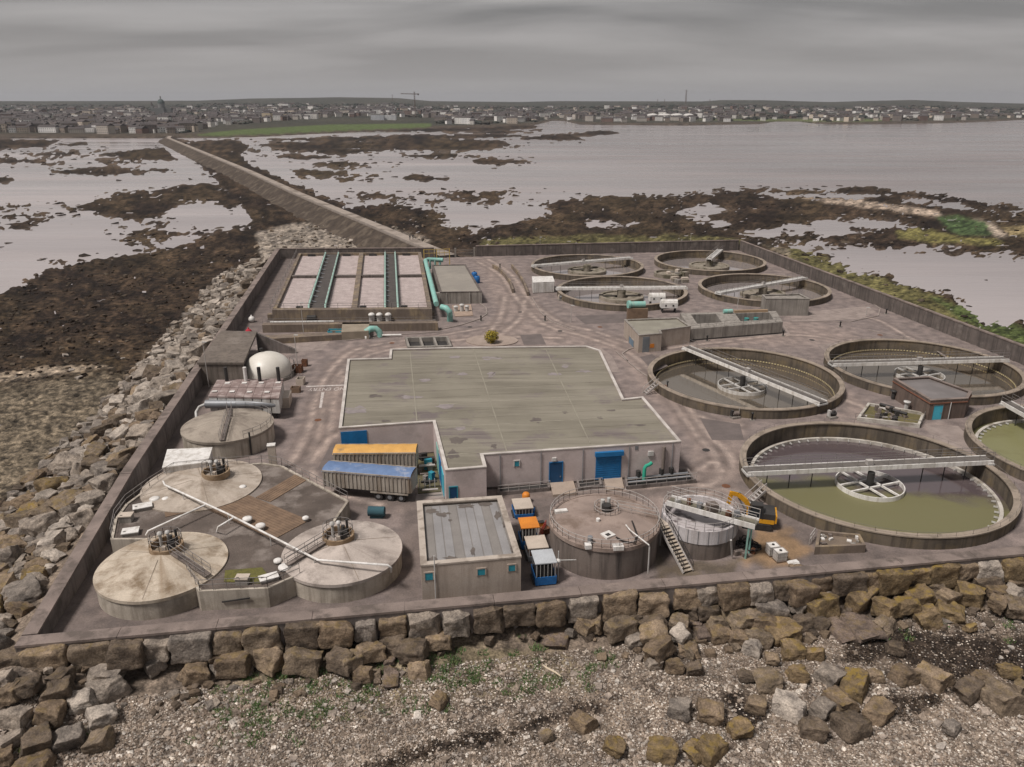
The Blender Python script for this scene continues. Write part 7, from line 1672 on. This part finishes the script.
# stones scattered over the weedy flats
items = []
for k in range(900):
    p = G(random.uniform(-120, 260), random.uniform(255, 378), -4); 
    z = ground_z(p.x, p.y)
    if z < SEA + .05 or sdpoly(np.array([p.x]), np.array([p.y]), PL)[0] > -12: continue
    r0 = random.uniform(.15, .55); items.append((p.x, p.y, z + .05, r0 * 2.2, r0 * 2, r0 * 1.2, random.uniform(0, 6.28)))
for k in range(600):
    p = G(random.uniform(340, 1050), random.uniform(186, 330), -4.2); z = ground_z(p.x, p.y)
    if z < SEA - .25 or sdpoly(np.array([p.x]), np.array([p.y]), PL)[0] > -13: continue
    r0 = random.uniform(.2, .8); items.append((p.x, p.y, z + .05, r0 * 2.4, r0 * 2, r0 * 1.1, random.uniform(0, 6.28)))
for k in range(2400):
    p = G(random.uniform(-60, 860), random.uniform(139, 262), -4.4); z = ground_z(p.x, p.y)
    if z < SEA - .4 or z > SEA + .12: continue
    r0 = random.uniform(.25, .9) * (1 + p.y / 900); items.append((p.x, p.y, max(z, SEA - .08), r0 * 3.2, r0 * 2.2, r0 * .7, random.uniform(0, 6.28)))
def pal_f(x, y): 
    c = random.choice([(0.045, 0.033, 0.026), (0.035, 0.026, 0.02), (0.085, 0.068, 0.052), (0.03, 0.023, 0.018)] + ([(0.3, 0.27, 0.25)] if y < 150 else [])); return c
scatter_rocks('shore_stones', items, LOW, 'weed covered stones strewn over the tidal flats', 'stones', pal_f, rock2)
# pebbles of the beach
ico = bmesh.new(); bmesh.ops.create_icosphere(ico, subdivisions=1, radius=.5); iv = np.array([v.co[:] for v in ico.verts]); ico.verts.ensure_lookup_table(); if_ = np.array([[v.index for v in f.verts] for f in ico.faces]); ico.free()
NP = 80000
pxs = rng.uniform(-40, 1064, NP * 2); pyv = rng.uniform(600, 790, NP * 2); t_ = -2.9; u = (pxs - 512) / F_PX; v = (383.5 - pyv) / F_PX; tt = (t_ - CAM_H) / (-SP + v * CP); PXx = u * tt; PYy = (CP + v * SP) * tt
wl_y = 51.75 + (PXx + 40.3) * math.tan(wall_ang); ok_ = (PYy < wl_y - 2.6) & (PYy > 30); PXx, PYy = PXx[ok_][:NP], PYy[ok_][:NP]
ri = np.clip(np.searchsorted(Yr, PYy), 0, nr - 1); ci = np.clip(np.round((PXx / PYy + 1.08) / 2.16 * (nc - 1)).astype(int), 0, nc - 1); pz = Z[ri, ci]; gc = C[ri, ci]
dark_ = gc.mean(1) < .12
keep_ = ~(dark_ & (rng.random(len(PXx)) < .82)); PXx, PYy, pz, gc = PXx[keep_], PYy[keep_], pz[keep_], gc[keep_]
NP = len(PXx); coarse = sstep(0.0, .25, fbm(PXx / 6, PYy / 3.5, 3) + (51 - PYy) * .03)
sz = rng.uniform(.09, .2, NP) + coarse * rng.random(NP) ** 5 * .25
sc = np.stack([sz * rng.uniform(.9, 1.5, NP), sz * rng.uniform(.8, 1.3, NP), sz * rng.uniform(.5, .9, NP)], 1); an = rng.uniform(0, 6.28, NP)
iv = np.array([(.5, 0, 0), (-.5, 0, 0), (0, .5, 0), (0, -.5, 0), (.1, .1, .5), (0, 0, -.5)]); if_ = np.array([(0, 2, 4), (2, 1, 4), (1, 3, 4), (3, 0, 4), (2, 0, 5), (1, 2, 5), (3, 1, 5), (0, 3, 5)])
B = iv[None] * sc[:, None, :] * (1 + .25 * (rng.random((NP, len(iv), 1)) - .5)); ca, sa = np.cos(an)[:, None], np.sin(an)[:, None]
PV = np.stack([B[..., 0] * ca - B[..., 1] * sa + PXx[:, None], B[..., 0] * sa + B[..., 1] * ca + PYy[:, None], B[..., 2] + pz[:, None] + sz[:, None] * .2], -1).reshape(-1, 3)
PF = (if_[None] + (np.arange(NP) * len(iv))[:, None, None]).reshape(-1, 3)
pc = np.array([(0.27, 0.22, 0.185), (0.36, 0.31, 0.272), (0.20, 0.163, 0.135), (0.48, 0.435, 0.395), (0.12, 0.095, 0.078), (0.30, 0.275, 0.255), (0.68, 0.64, 0.6)])[rng.choice(7, NP, p=[.2, .2, .19, .14, .14, .07, .06])]
# larger cobbles among them
big = [(float(x), float(y), float(z) + .02, s_, s_ * .85, s_ * .6, float(q_)) for x, y, z, q_, s_ in zip(PXx[:1500], PYy[:1500], pz[:1500], an[:1500], np.exp(rng.normal(-1.3, .4, 1500))) if s_ < .9]
def pal_c(x, y): c = random.choice([(0.27, 0.225, 0.19), (0.36, 0.31, 0.275), (0.22, 0.185, 0.155), (0.45, 0.41, 0.38), (0.17, 0.14, 0.118), (0.3, 0.26, 0.23), (0.55, 0.515, 0.48)]); return c
scatter_rocks('cobbles', big, LOW, 'rounded cobbles scattered among the beach pebbles', 'cobbles', pal_c, rock2)
tag(tris_obj('pebbles', PV, PF, rock2, np.repeat(pc, len(iv), 0)), 'loose pale pebbles covering the beach', 'pebbles', kind='stuff')
# seaweed wrack and low green plants: tufts of small blades
def tufts(name, pts, blade, colours, label, cat, spread, nb_, m_, h=(.1, .25)):
    VV = []; CC = []
    for (x, y, z) in pts:
        for k in range(nb_):
            a = random.uniform(0, 6.28); r0 = spread * random.random() ** .6; bx_, by_ = x + r0 * math.cos(a), y + r0 * math.sin(a); w = blade * random.uniform(.6, 1.3); b = random.uniform(0, 6.28); hh = random.uniform(*h); ln_ = random.uniform(.4, 1.2) * hh
            dx, dy = math.cos(b), math.sin(b)
            VV += [(bx_ - dy * w, by_ + dx * w, z), (bx_ + dy * w, by_ - dx * w, z), (bx_ + dx * ln_, by_ + dy * ln_, z + hh)]
            c = random.choice(colours); CC += [c] * 3
    V = np.array(VV); Fc = np.arange(len(V)).reshape(-1, 3)
    tag(tris_obj(name, V, Fc, m_, np.array(CC)), label, cat, kind='stuff')
leaf_m = mat('leaf_green', (0.8, 0.8, 0.8), (1.2, 1.2, 1.1), scale=2, source='attr', rough=.6, fine=.15)
pts = []
for (x0, y0, x1, y1, nn_) in ((190, 690, 260, 745, 22), (240, 660, 360, 720, 46), (350, 640, 450, 715, 44), (430, 630, 560, 700, 50), (570, 645, 620, 690, 12), (250, 700, 330, 745, 16), (880, 620, 1010, 650, 10), (0, 700, 110, 760, 6)):
    for k in range(nn_): p = G(random.uniform(x0, x1), random.uniform(y0, y1), -2.6); z = ground_z(p.x, p.y); p = G(*PX(p.x, p.y, -2.6), z); pts.append((p.x, p.y, ground_z(p.x, p.y)))
tufts('beach_plants', pts, .045, [(0.06, 0.12, 0.035), (0.05, 0.10, 0.03), (0.09, 0.14, 0.05), (0.12, 0.13, 0.05)], 'low green plants sprouting through the beach shingle', 'plants', .5, 60, leaf_m, (.1, .32))
pts = []
for P_, nn_ in zip(WET, (90, 70, 260, 26, 40, 20)):
    a_ = np.array(P_, float); x0, y0 = a_.min(0); x1, y1 = a_.max(0)
    for k in range(nn_):
        x, y = random.uniform(x0, x1), random.uniform(y0, y1)
        if sdpoly(np.array([x]), np.array([y]), P_)[0] < -4: continue
        p = G(x, y, -3.0); pts.append((p.x, p.y, ground_z(p.x, p.y) + .03))
tufts('seaweed', pts, .06, [(0.028, 0.02, 0.016), (0.04, 0.027, 0.018), (0.055, 0.035, 0.02), (0.02, 0.015, 0.013)], 'dark brown seaweed lying between the boulders', 'seaweed', .55, 34, leaf_m, (.04, .16))
# grassy bank outside the right wall
pts = []
for k in range(1500):
    s = random.random(); d_ = random.uniform(.8, 9); x = 71 + 22 * s + d_; y = 241 - 130 * s; 
    if ground_z(x, y) > SEA + .5: pts.append((x, y, ground_z(x, y)))
tufts('bank_grass', pts, .12, [(0.06, 0.075, 0.026), (0.085, 0.083, 0.034), (0.11, 0.092, 0.05), (0.05, 0.075, 0.024)], 'rough grass on the bank outside the dark wall', 'grass', 1.1, 16, leaf_m, (.2, .5))
# driftwood
a = G(545, 670, -2.5); zz_ = ground_z(a.x, a.y) + .1; dwd = MB().tube([(a.x - .2, a.y + .35, zz_ + .12), (a.x + .1, a.y + .1, zz_ + .02), (a.x + .9, a.y - .55, zz_ + .05), (a.x + 1.3, a.y - .95, zz_)], [.05, .1, .09, .06], 8).tube([(a.x + .1, a.y + .1, zz_ + .05), (a.x + .15, a.y + .4, zz_ + .2)], [.07, .03], 7).build('driftwood', mat('bleached_wood', (0.55, 0.46, 0.34), (0.46, 0.38, 0.28)), None, loc=(a.x, a.y, zz_)); tag(dwd, 'forked pale driftwood branch lying on the shingle', 'driftwood')
# the bush
bc = G(491.5, 345); bt = thing('bush', (bc.x, bc.y + 1.0, .15), 'round yellow flowering bush on the gravel traffic island', 'bush')
mb = MB()
for k in range(6): a = 6.28 * k / 6; mb.tube([(bc.x, bc.y + 1, .1), (bc.x + .5 * math.cos(a), bc.y + 1 + .5 * math.sin(a), .9), (bc.x + .9 * math.cos(a), bc.y + 1 + .9 * math.sin(a), 1.6)], [.07, .04, .02], 6)
mb.build('stem', timber, bt)
VV = []; CC = []
for k in range(2600):
    d = Vector((random.gauss(0, 1), random.gauss(0, 1), random.gauss(0, 1))).normalized(); r0 = 1.35 * (random.random() ** .4) * (1 + .3 * mnoise.noise(d * 2.2)); c = Vector((0, 0, 1.25)) + Vector((d.x * r0, d.y * r0, d.z * r0 * .9))
    if c.z < .1: continue
    e1 = Vector((random.uniform(-1, 1), random.uniform(-1, 1), random.uniform(-1, 1))).normalized(); e2 = e1.cross(d).normalized() if abs(e1.dot(d)) < .99 else Vector((1, 0, 0)); w = random.uniform(.07, .14)
    VV += [c - e1 * w, c + e1 * w, c + e2 * w * 1.4]; cc = random.choice([(0.36, 0.28, 0.03), (0.26, 0.21, 0.03), (0.15, 0.14, 0.04), (0.42, 0.31, 0.03)]); CC += [cc] * 3
o_ = tris_obj('foliage', np.array([v[:] for v in VV]), np.arange(len(VV)).reshape(-1, 3), leaf_m, np.array(CC), parent=bt)

# ------------------------------------------------------------------ people on the causeway
def person_mesh():
    J = [((0, 0, .95), .13), ((0, 0, 1.15), .14), ((0, 0, 1.40), .17), ((0, 0, 1.52), .065), ((0, .01, 1.62), .09), ((0, .01, 1.74), .085), ((.10, 0, .88), .095), ((.11, .05, .48), .065), ((.11, .0, .08), .05), ((.11, .14, .05), .045), ((-.10, 0, .88), .095), ((-.11, -.06, .48), .065), ((-.11, -.16, .08), .05), ((-.11, -.02, .05), .045),
         ((.20, 0, 1.40), .065), ((.25, -.03, 1.12), .048), ((.24, .06, .88), .04), ((-.20, 0, 1.40), .065), ((-.25, .03, 1.12), .048), ((-.24, .12, .9), .04)]
    E = [(0, 1), (1, 2), (2, 3), (3, 4), (4, 5), (0, 6), (6, 7), (7, 8), (8, 9), (0, 10), (10, 11), (11, 12), (12, 13), (2, 14), (14, 15), (15, 16), (2, 17), (17, 18), (18, 19)]
    me = bpy.data.meshes.new('person_skeleton'); me.from_pydata([j[0] for j in J], E, []); o = bpy.data.objects.new('person_tmp', me); col.objects.link(o)
    sk = o.modifiers.new('skin', 'SKIN'); 
    for i, v in enumerate(me.skin_vertices[0].data): v.radius = (J[i][1], J[i][1]); v.use_root = (i == 0)
    o.modifiers.new('sub', 'SUBSURF').levels = 1
    bpy.context.view_layer.update(); r_ = bpy.data.meshes.new_from_object(o.evaluated_get(bpy.context.evaluated_depsgraph_get())); bpy.data.objects.remove(o)
    skin, coat, trou = mat('skin', (0.42, 0.27, 0.2), fine=0), mat('dark_coat', (0.03, 0.032, 0.04), fine=.1), mat('dark_trousers', (0.04, 0.04, 0.055), fine=.1)
    r_.materials.clear(); [r_.materials.append(x) for x in (coat, trou, skin)]
    for p in r_.polygons: z = p.center.z; p.material_index = 2 if z > 1.53 else (1 if z < .93 and abs(p.center.x) < .19 else 0); p.use_smooth = True
    return r_
pm_ = person_mesh(); hair_m = mat('dark_hair', (0.03, 0.02, 0.015), fine=0)
for k, (x, y, lb) in enumerate(((410, 240, 'person in dark clothes walking on the causeway near the gate, beside another'), (413, 239.5, 'person in dark clothes walking at the shoulder of another near the gate'), (360, 213, 'person in dark clothes walking alone halfway along the near causeway'), (345, 210, 'person in dark clothes walking farthest out on the near causeway'))):
    a = G(x, y, .36); o = bpy.data.objects.new('person', pm_); col.objects.link(o); o.location = (a.x, a.y, .36); o.rotation_euler = (0, 0, 2.7 if k % 2 else -.4); tag(o, lb, 'person', 'walkers on the causeway')
    h = MB().lathe(0, 0, [(.0, 1.86), (.07, 1.84), (.105, 1.77), (.1, 1.68)], 12).build('hair', hair_m, None); h.parent = o; ORG[h] = Vector((0, 0, 0))
# ------------------------------------------------------------------ the far town
house_w = mat('far_render', (0.85, 0.85, 0.85), (1.1, 1.08, 1.05), scale=.05, source='object', rough=.9, fine=0)
slate = mat('slate_roof', (0.055, 0.048, 0.048), (0.085, 0.07, 0.066), scale=.02, rough=.8, fine=0)
win_m = mat('far_window', (0.05, 0.055, 0.06), rough=.3, fine=0)
def house_mesh(w, d, h, roof, nwx, storeys):
    mb = MB(); hw, hd = w / 2, d / 2
    mb.box((0, 0, -4), (w, d, h + 4)); n1 = len(mb.f)
    if roof: mb.add([(-hw - .3, -hd - .3, h), (hw + .3, -hd - .3, h), (hw + .3, hd + .3, h), (-hw - .3, hd + .3, h), (-hw - .3, 0, h + roof), (hw + .3, 0, h + roof)], [(0, 1, 5, 4), (2, 3, 4, 5), (3, 0, 4), (1, 2, 5), (3, 2, 1, 0)]); mb.box((-hw * .6, 0, h + roof * .6), (.9, .9, roof * .4 + 1.2))
    else: mb.box((0, 0, h), (w + .4, d + .4, .5))
    n2 = len(mb.f)
    for s in range(storeys):
        for k in range(nwx): mb.box(((k + .5) / nwx * w - hw, -hd - .03, 1.0 + s * 3.0), (w / nwx * .3, .12, 1.3))
    me = bpy.data.meshes.new('house'); me.from_pydata(mb.v, [], mb.f); [me.materials.append(x) for x in (house_w, slate, win_m)]
    me.polygons.foreach_set('material_index', [0] * n1 + [1] * (n2 - n1) + [2] * (len(mb.f) - n2)); me.update(); return me
HMS = [house_mesh(9, 8, 7, 2.6, 3, 2), house_mesh(14, 8, 7, 2.4, 4, 2), house_mesh(24, 9, 7, 2.6, 8, 2), house_mesh(11, 10, 5.5, 3.0, 3, 1), house_mesh(18, 12, 10, 2.8, 6, 3)]
BIG = [house_mesh(38, 16, 14, 0, 10, 4), house_mesh(26, 16, 17, 0, 7, 5), house_mesh(60, 24, 9, 0, 12, 2)]
wallc = [(0.66, 0.63, 0.59), (0.76, 0.74, 0.71), (0.45, 0.41, 0.37), (0.24, 0.2, 0.17), (0.18, 0.12, 0.1), (0.58, 0.5, 0.42), (0.2, 0.17, 0.155), (0.82, 0.8, 0.78)]
WNAME = ['off white', 'white', 'greyish', 'brown', 'red brick', 'cream', 'dark rendered', 'bright white']
def put(me, name, px_, Y, rz, c, label, cat, grp=None, dz=0, sc=1):
    X = (px_ - 512) / F_PX * (Y * CP + 45 * SP); z, tt = far_z(np.array([X]), np.array([float(Y)]))
    o = bpy.data.objects.new(name, me); col.objects.link(o); o.location = (X, Y, float(z[0]) + dz); o.rotation_euler = (0, 0, rz); o.scale = (sc, sc, sc); o.color = (*c, 1); tag(o, label, cat, grp); return o
def coastY(p): return 47.2 / math.tan(PITCH - math.atan((383.5 - float(np.interp(p, C_X, C_Y))) / F_PX))
cnt = 0; stuffh = []
rs = random.Random(5)
taken = []
def free(p, Y): 
    if 180 < p < 440 and Y < 2150 and sdpoly(np.array([p]), np.array([103 + 47 / Y * 877.0]), [(180, 140), (205, 131), (240, 128.2), (330, 123), (440, 122), (440, 132), (250, 140)])[0] > 0: return False
    return all(abs(a - p) > 6.5 * 1500 / Y or abs(b - Y) > 20 for a, b in taken[-260:])
while cnt < 300:
    p = rs.uniform(-20, 1040)
    dens = float(np.interp(p, [-20, 200, 300, 420, 540, 560, 700, 800, 860, 1040], [1, 1, .9, .8, .5, .25, .5, .25, .45, .35]))
    if rs.random() > dens: continue
    Yc = coastY(p); Y = Yc + 60 + abs(rs.gauss(0, 1)) * 900
    if p > 560: Y = Yc + 100 + abs(rs.gauss(0, 1)) * 1300
    if Y > 3400 or not free(p, Y): continue
    taken.append((p, Y)); cnt += 1; wi = rs.randrange(8)
    wh = 'left of the causeway end' if p < 165 else ('behind the green field' if p < 330 else ('near the tower crane' if p < 450 else ('at the harbour mouth' if p < 560 else ('behind the white dock sheds' if p < 720 else 'across the open bay'))))
    wh += ', near the water' if Y - Yc < 500 else ', up the hillside'
    put(rs.choice(HMS), 'house', p, Y, rs.uniform(-.6, .6), wallc[wi], f'{WNAME[wi]} house {wh}', 'house', f'{WNAME[wi]} houses {wh}', sc=rs.uniform(.9, 1.25))
# the rest of the town as one mass
VV, FF, MI, CCc = [], [], [], []; k = 0; nst = 0
while nst < 1500:
    p = rs.uniform(-60, 1080); dens = float(np.interp(p, [-20, 200, 300, 420, 540, 560, 700, 800, 860, 1040], [1, 1, .9, .8, .6, .35, .5, .25, .5, .35]))
    if rs.random() > dens: continue
    Yc = coastY(p); Y = Yc + 70 + abs(rs.gauss(0, 1)) * 900
    if Y > 3700: continue
    if 180 < p < 440 and sdpoly(np.array([p]), np.array([103 + 47 / Y * 877.0]), [(180, 140), (205, 131), (240, 128.2), (330, 123), (440, 122), (440, 132), (250, 140)])[0] > 0: continue
    nst += 1
    X = (p - 512) / F_PX * (Y * CP + 45 * SP); z = float(far_z(np.array([X]), np.array([Y]))[0][0]); me = rs.choice(HMS); rz = rs.uniform(-.7, .7); ca, sa = math.cos(rz), math.sin(rz); s_ = rs.uniform(.9, 1.3); cc = rs.choice(wallc)
    for v in me.vertices: VV.append((X + (v.co.x * ca - v.co.y * sa) * s_, Y + (v.co.x * sa + v.co.y * ca) * s_, z + v.co.z * s_)); CCc.append(cc)
    for f in me.polygons:
        vs = list(f.vertices)
        for q in range(1, len(vs) - 1): FF.append((vs[0] + k, vs[q] + k, vs[q + 1] + k)); MI.append(f.material_index)
    k += len(me.vertices)
hw2 = mat('far_render_mass', (0.85, 0.85, 0.85), (1.1, 1.08, 1.05), scale=.05, source='attr', rough=.9, fine=0)
tag(tris_obj('distant_town', np.array(VV), np.array(FF), [hw2, slate, win_m], np.array(CCc), matidx=np.array(MI)), 'mass of small houses spreading up the far hillside', 'town', kind='stuff')
# named larger buildings
for k, (p, Yo, mi, c, lb) in enumerate([(268, 700, 1, (0.55, 0.46, 0.33), 'cream apartment block on the shore beyond the green field'), (284, 690, 0, (0.58, 0.50, 0.38), 'cream hotel slab standing between the field and the hill'), (296, 650, 0, (0.6, 0.57, 0.53), 'off white block with flat roof beyond the green field'), (312, 640, 0, (0.62, 0.6, 0.57), 'white block beside others behind the end of the green field'), (390, 450, 0, (0.62, 0.63, 0.64), 'white hotel with dark roof next to the tower crane'), (378, 460, 0, (0.5, 0.52, 0.55), 'pale blue grey block adjoining the white hotel'), (408, 700, 1, (0.22, 0.16, 0.14), 'red brown unfinished tower block below the tower crane'), (345, 900, 0, (0.5, 0.45, 0.4), 'beige block half way up the hill left of the crane'), (362, 950, 0, (0.6, 0.58, 0.55), 'long white block on the rise left of the crane'),
    (448, 500, 2, (0.3, 0.2, 0.17), 'long red roofed dock warehouse right of the crane'), (470, 480, 2, (0.32, 0.22, 0.18), 'second red brown dock warehouse near the harbour mouth'), (482, 420, 0, (0.66, 0.65, 0.63), 'bright white quay building by the harbour mouth'), (545, 350, 0, (0.5, 0.48, 0.46), 'grey white sheds at the harbour mouth'),
    (575, 300, 2, (0.66, 0.65, 0.62), 'long white dock shed at the start of the quay'), (598, 300, 2, (0.6, 0.58, 0.55), 'white dock shed second along the quay'), (618, 320, 2, (0.64, 0.62, 0.6), 'white dock shed third along the quay'), (640, 300, 2, (0.62, 0.61, 0.6), 'white dock shed next to the storage tanks'), (20, 300, 2, (0.45, 0.42, 0.4), 'long grey hall on the left shore'), (60, 130, 2, (0.62, 0.6, 0.58), 'white terrace row on the left shore'), (84, 120, 2, (0.66, 0.64, 0.62), 'brighter white terrace row on the left shore'), (105, 350, 2, (0.5, 0.48, 0.46), 'pale long school building behind the white terrace'), (152, 700, 0, (0.66, 0.64, 0.62), 'white gabled block below the cathedral')]):
    put(BIG[mi], 'large_building', p, coastY(p) + Yo, rs.uniform(-.15, .15), c, lb, 'building', sc=.8 if mi != 2 else .75)
for k in range(34):
    p = rs.choice([rs.uniform(320, 480), rs.uniform(420, 540), rs.uniform(560, 720), rs.uniform(860, 980), rs.uniform(0, 200)]); Yo = rs.uniform(350, 1500); wi = rs.choice([0, 1, 5, 7]); wh = 'on the left shore' if p < 210 else ('near the tower crane' if p < 480 else ('by the docks' if p < 740 else 'across the open bay'))
    put(rs.choice(BIG), 'apartment_block', p, coastY(p) + Yo, rs.uniform(-.3, .3), wallc[wi], f'{WNAME[wi]} flat roofed block rising among houses {wh}', 'building', f'{WNAME[wi]} blocks {wh}', sc=rs.uniform(.55, .85))
# storage tanks
for k, (p, r) in enumerate(((652, 14), (664, 17), (676, 16), (688, 13))):
    Y = coastY(p) + 260; X = (p - 512) / F_PX * (Y * CP + 45 * SP); z = float(far_z(np.array([X]), np.array([Y]))[0][0])
    t = thing('storage_tank', (X, Y, z), ['white storage tank at the quay end nearest the sheds', 'widest white storage tank on the quay', 'white storage tank second from the bay end of the quay', 'smallest white storage tank at the bay end of the quay'][k], 'tank')
    MB().lathe(X, Y, [(r, z - 3), (r, z + 13)], 32).build('shell', house_w if False else white_paint, t); MB().lathe(X, Y, [(r, z + 13), (r * .6, z + 15), (0, z + 16)], 32).build('roof', white_paint, t)
# cathedral
p, Y = 163.5, coastY(163) + 1150; X = (p - 512) / F_PX * (Y * CP + 45 * SP); z = float(far_z(np.array([X]), np.array([Y]))[0][0]); cath = mat('grey_limestone', (0.2, 0.2, 0.195), (0.16, 0.16, 0.155), scale=.05, fine=0); cop = mat('copper_green', (0.075, 0.095, 0.09), fine=0)
t = thing('cathedral', (X, Y, z), 'grey cathedral with tall copper dome rising over the far town', 'cathedral')
zb = max(z, 12)
MB().box((X, Y, z - 4), (52, 22, zb - z + 22), .2).box((X, Y, z - 4), (20, 56, zb - z + 22), .2).build('nave', cath, t)
MB().drum(X, Y, 9, zb + 15, zb + 30, 24).build('drum', cath, t); MB().lathe(X, Y, [(9.5 * math.cos(a), zb + 30 + 12 * math.sin(a)) for a in np.linspace(0, math.pi / 2, 10)], 24).build('dome', cop, t); MB().drum(X, Y, 1.6, zb + 41, zb + 49, 10).build('lantern', cath, t)
p2 = 154; X2 = (p2 - 512) / F_PX * (Y * CP + 45 * SP); t = thing('church_tower', (X2, Y, z), 'slim church spire left of the cathedral dome', 'church'); MB().box((X2, Y, z - 4), (6, 6, zb - z + 28), 0).build('tower', cath, t); MB().lathe(X2, Y, [(3.6, zb + 24), (0, zb + 36)], 8, smooth=False).build('spire', slate, t)
# tower crane
p, Y = 415.5, coastY(415) + 640; X = (p - 512) / F_PX * (Y * CP + 45 * SP); z = float(far_z(np.array([X]), np.array([Y]))[0][0]); t = thing('tower_crane', (X, Y, z), 'tower crane with long jib over the far dockside', 'crane'); zt = CAM_H + (103 - 94) * .00114 * Y
crm = mat('crane_steel', (0.16, 0.12, 0.10), fine=0)
def lattice(mb, a, b, w, n_, r):
    a, b = Vector(a), Vector(b); d = (b - a).normalized(); u = Vector((0, 1, 0)); s = d.cross(u).normalized()
    cs = [s * w / 2 + u * w / 2, -s * w / 2 + u * w / 2, -s * w / 2 - u * w / 2, s * w / 2 - u * w / 2]
    for c in cs: mb.bar(a + c, b + c, r)
    for k in range(n_):
        for i in range(4): mb.bar(a.lerp(b, k / n_) + cs[i], a.lerp(b, (k + 1) / n_) + cs[(i + 1) % 4], r * .7)
    return mb
lattice(MB(), (X, Y, z - 2), (X, Y, zt + 6), 2.4, 14, .6).build('mast', crm, t); lattice(MB(), (X, Y, zt), (X - 36, Y, zt + 1), 1.8, 14, .6).build('jib', crm, t); lattice(MB(), (X, Y, zt), (X + 12, Y, zt), 1.8, 5, .6).build('counter_jib', crm, t); MB().box((X + 10, Y, zt - 3), (4, 2, 3.5)).build('counterweight', cath, t); MB().box((X - 1.5, Y, zt - 3), (2, 2, 2.6)).build('cab', white_paint, t)
# masts on the hill
for k, (p, top, lb, w) in enumerate(((685, 90, 'tall lattice radio mast on the far hill', 5), (657, 99, 'short thin mast left of the radio mast', 1.2), (664, 99, 'short thin mast nearest the radio mast', 1.2), (393, 94.5, 'thin aerial on the wooded hill left of the crane', 1.2), (709, 99, 'short thin mast right of the radio mast', 1.2))):
    Y = 4300; X = (p - 512) / F_PX * (Y * CP + 45 * SP); z = float(far_z(np.array([X]), np.array([float(Y)]))[0][0]); zt = CAM_H + (103 - top) * .00114 * Y
    t = thing('radio_mast', (X, Y, z), lb, 'mast'); lattice(MB(), (X, Y, z - 4), (X, Y, zt), w, 12, max(.9, w * .18)).build('lattice', crm, t); MB().box((X, Y, z - 4), (w * 1.5, w * 1.5, 5)).build('base', cath, t)
# trees of the town and the hills: one far mass of crowns
bmv = bmesh.new(); bmesh.ops.create_icosphere(bmv, subdivisions=2, radius=1); tv = np.array([v.co[:] for v in bmv.verts]); tf = np.array([[v.index for v in f.verts] for f in bmv.faces]); bmv.free()
NT = 3400; VV = []; CCc = []; k = 0; tp = []
while len(tp) < NT:
    p = rs.uniform(-70, 1090); Yc = coastY(p); r_ = rs.random()
    Y = Yc + 70 + abs(rs.gauss(0, 1)) * 1500 if r_ < .6 else rs.uniform(max(Yc + 300, 2600), 3900)
    if 180 < p < 440 and sdpoly(np.array([p]), np.array([103 + 47 / Y * 877.0]), [(170, 140), (205, 131), (240, 128.5), (330, 123), (440, 122), (440, 135), (250, 141)])[0] > 0: continue
    if Y > 4000 or (555 < p < 705 and Y < Yc + 450): continue
    for q in range(rs.choice([1, 1, 2, 6, 14])):
        p1, Y1 = p + rs.gauss(0, 5.5), Y + rs.gauss(0, 35)
        if Y1 > coastY(p1) + 60 and not (185 < p1 < 440 and sdpoly(np.array([p1]), np.array([103 + 47 / Y1 * 877.0]), [(170, 140), (205, 131), (240, 128.5), (330, 123), (440, 122), (440, 135), (250, 141)])[0] > 0): tp.append((p1, Y1))
for p0_ in range(75): tp.append((rs.uniform(770, 865), coastY(800) + 260 + rs.uniform(0, 160)))
tp = np.array(tp); TXx = (tp[:, 0] - 512) / F_PX * (tp[:, 1] * CP + 45 * SP); tz, _ = far_z(TXx, tp[:, 1]); NTT = len(tp)
rad = rng.uniform(2.2, 5.5, NTT) * (1 + tp[:, 1] / 6000); rad[-75:] *= .9
jit = 1 + .55 * (rng.random((NTT, len(tv), 1)) - .5)
TV = tv[None] * jit * rad[:, None, None] * np.array([1.7, 1.3, .7]) + np.stack([TXx, tp[:, 1], tz + rad * .3], 1)[:, None, :]
TF = (tf[None] + (np.arange(NTT) * len(tv))[:, None, None]).reshape(-1, 3)
tc_ = np.array([(0.022, 0.025, 0.018), (0.032, 0.032, 0.024), (0.045, 0.038, 0.03), (0.02, 0.025, 0.018), (0.055, 0.044, 0.035)])[rng.integers(0, 5, NTT)]
tag(tris_obj('distant_trees', TV.reshape(-1, 3), TF, leaf_m, np.repeat(tc_, len(tv), 0)), 'dark hedges and woods among the far houses', 'trees', kind='stuff')
# ------------------------------------------------------------------ haze over the bay
hm = bpy.data.materials.new('haze'); n, l = nodes_of(hm); n.clear(); ho_ = n.new('ShaderNodeOutputMaterial'); pv = n.new('ShaderNodeVolumePrincipled'); pv.inputs['Color'].default_value = (0.76, 0.80, 0.87, 1); pv.inputs['Density'].default_value = HAZE; pv.inputs['Anisotropy'].default_value = 0.2; l.new(pv.outputs[0], ho_.inputs['Volume'])
if HAZE > 0:
    hb = MB().box((0, 7600, -60), (19000, 17600, 260)).build('haze', hm, None); tag(hb, 'thin grey haze in the air over the bay', 'haze', kind='stuff')
print('objects', len(bpy.data.objects))
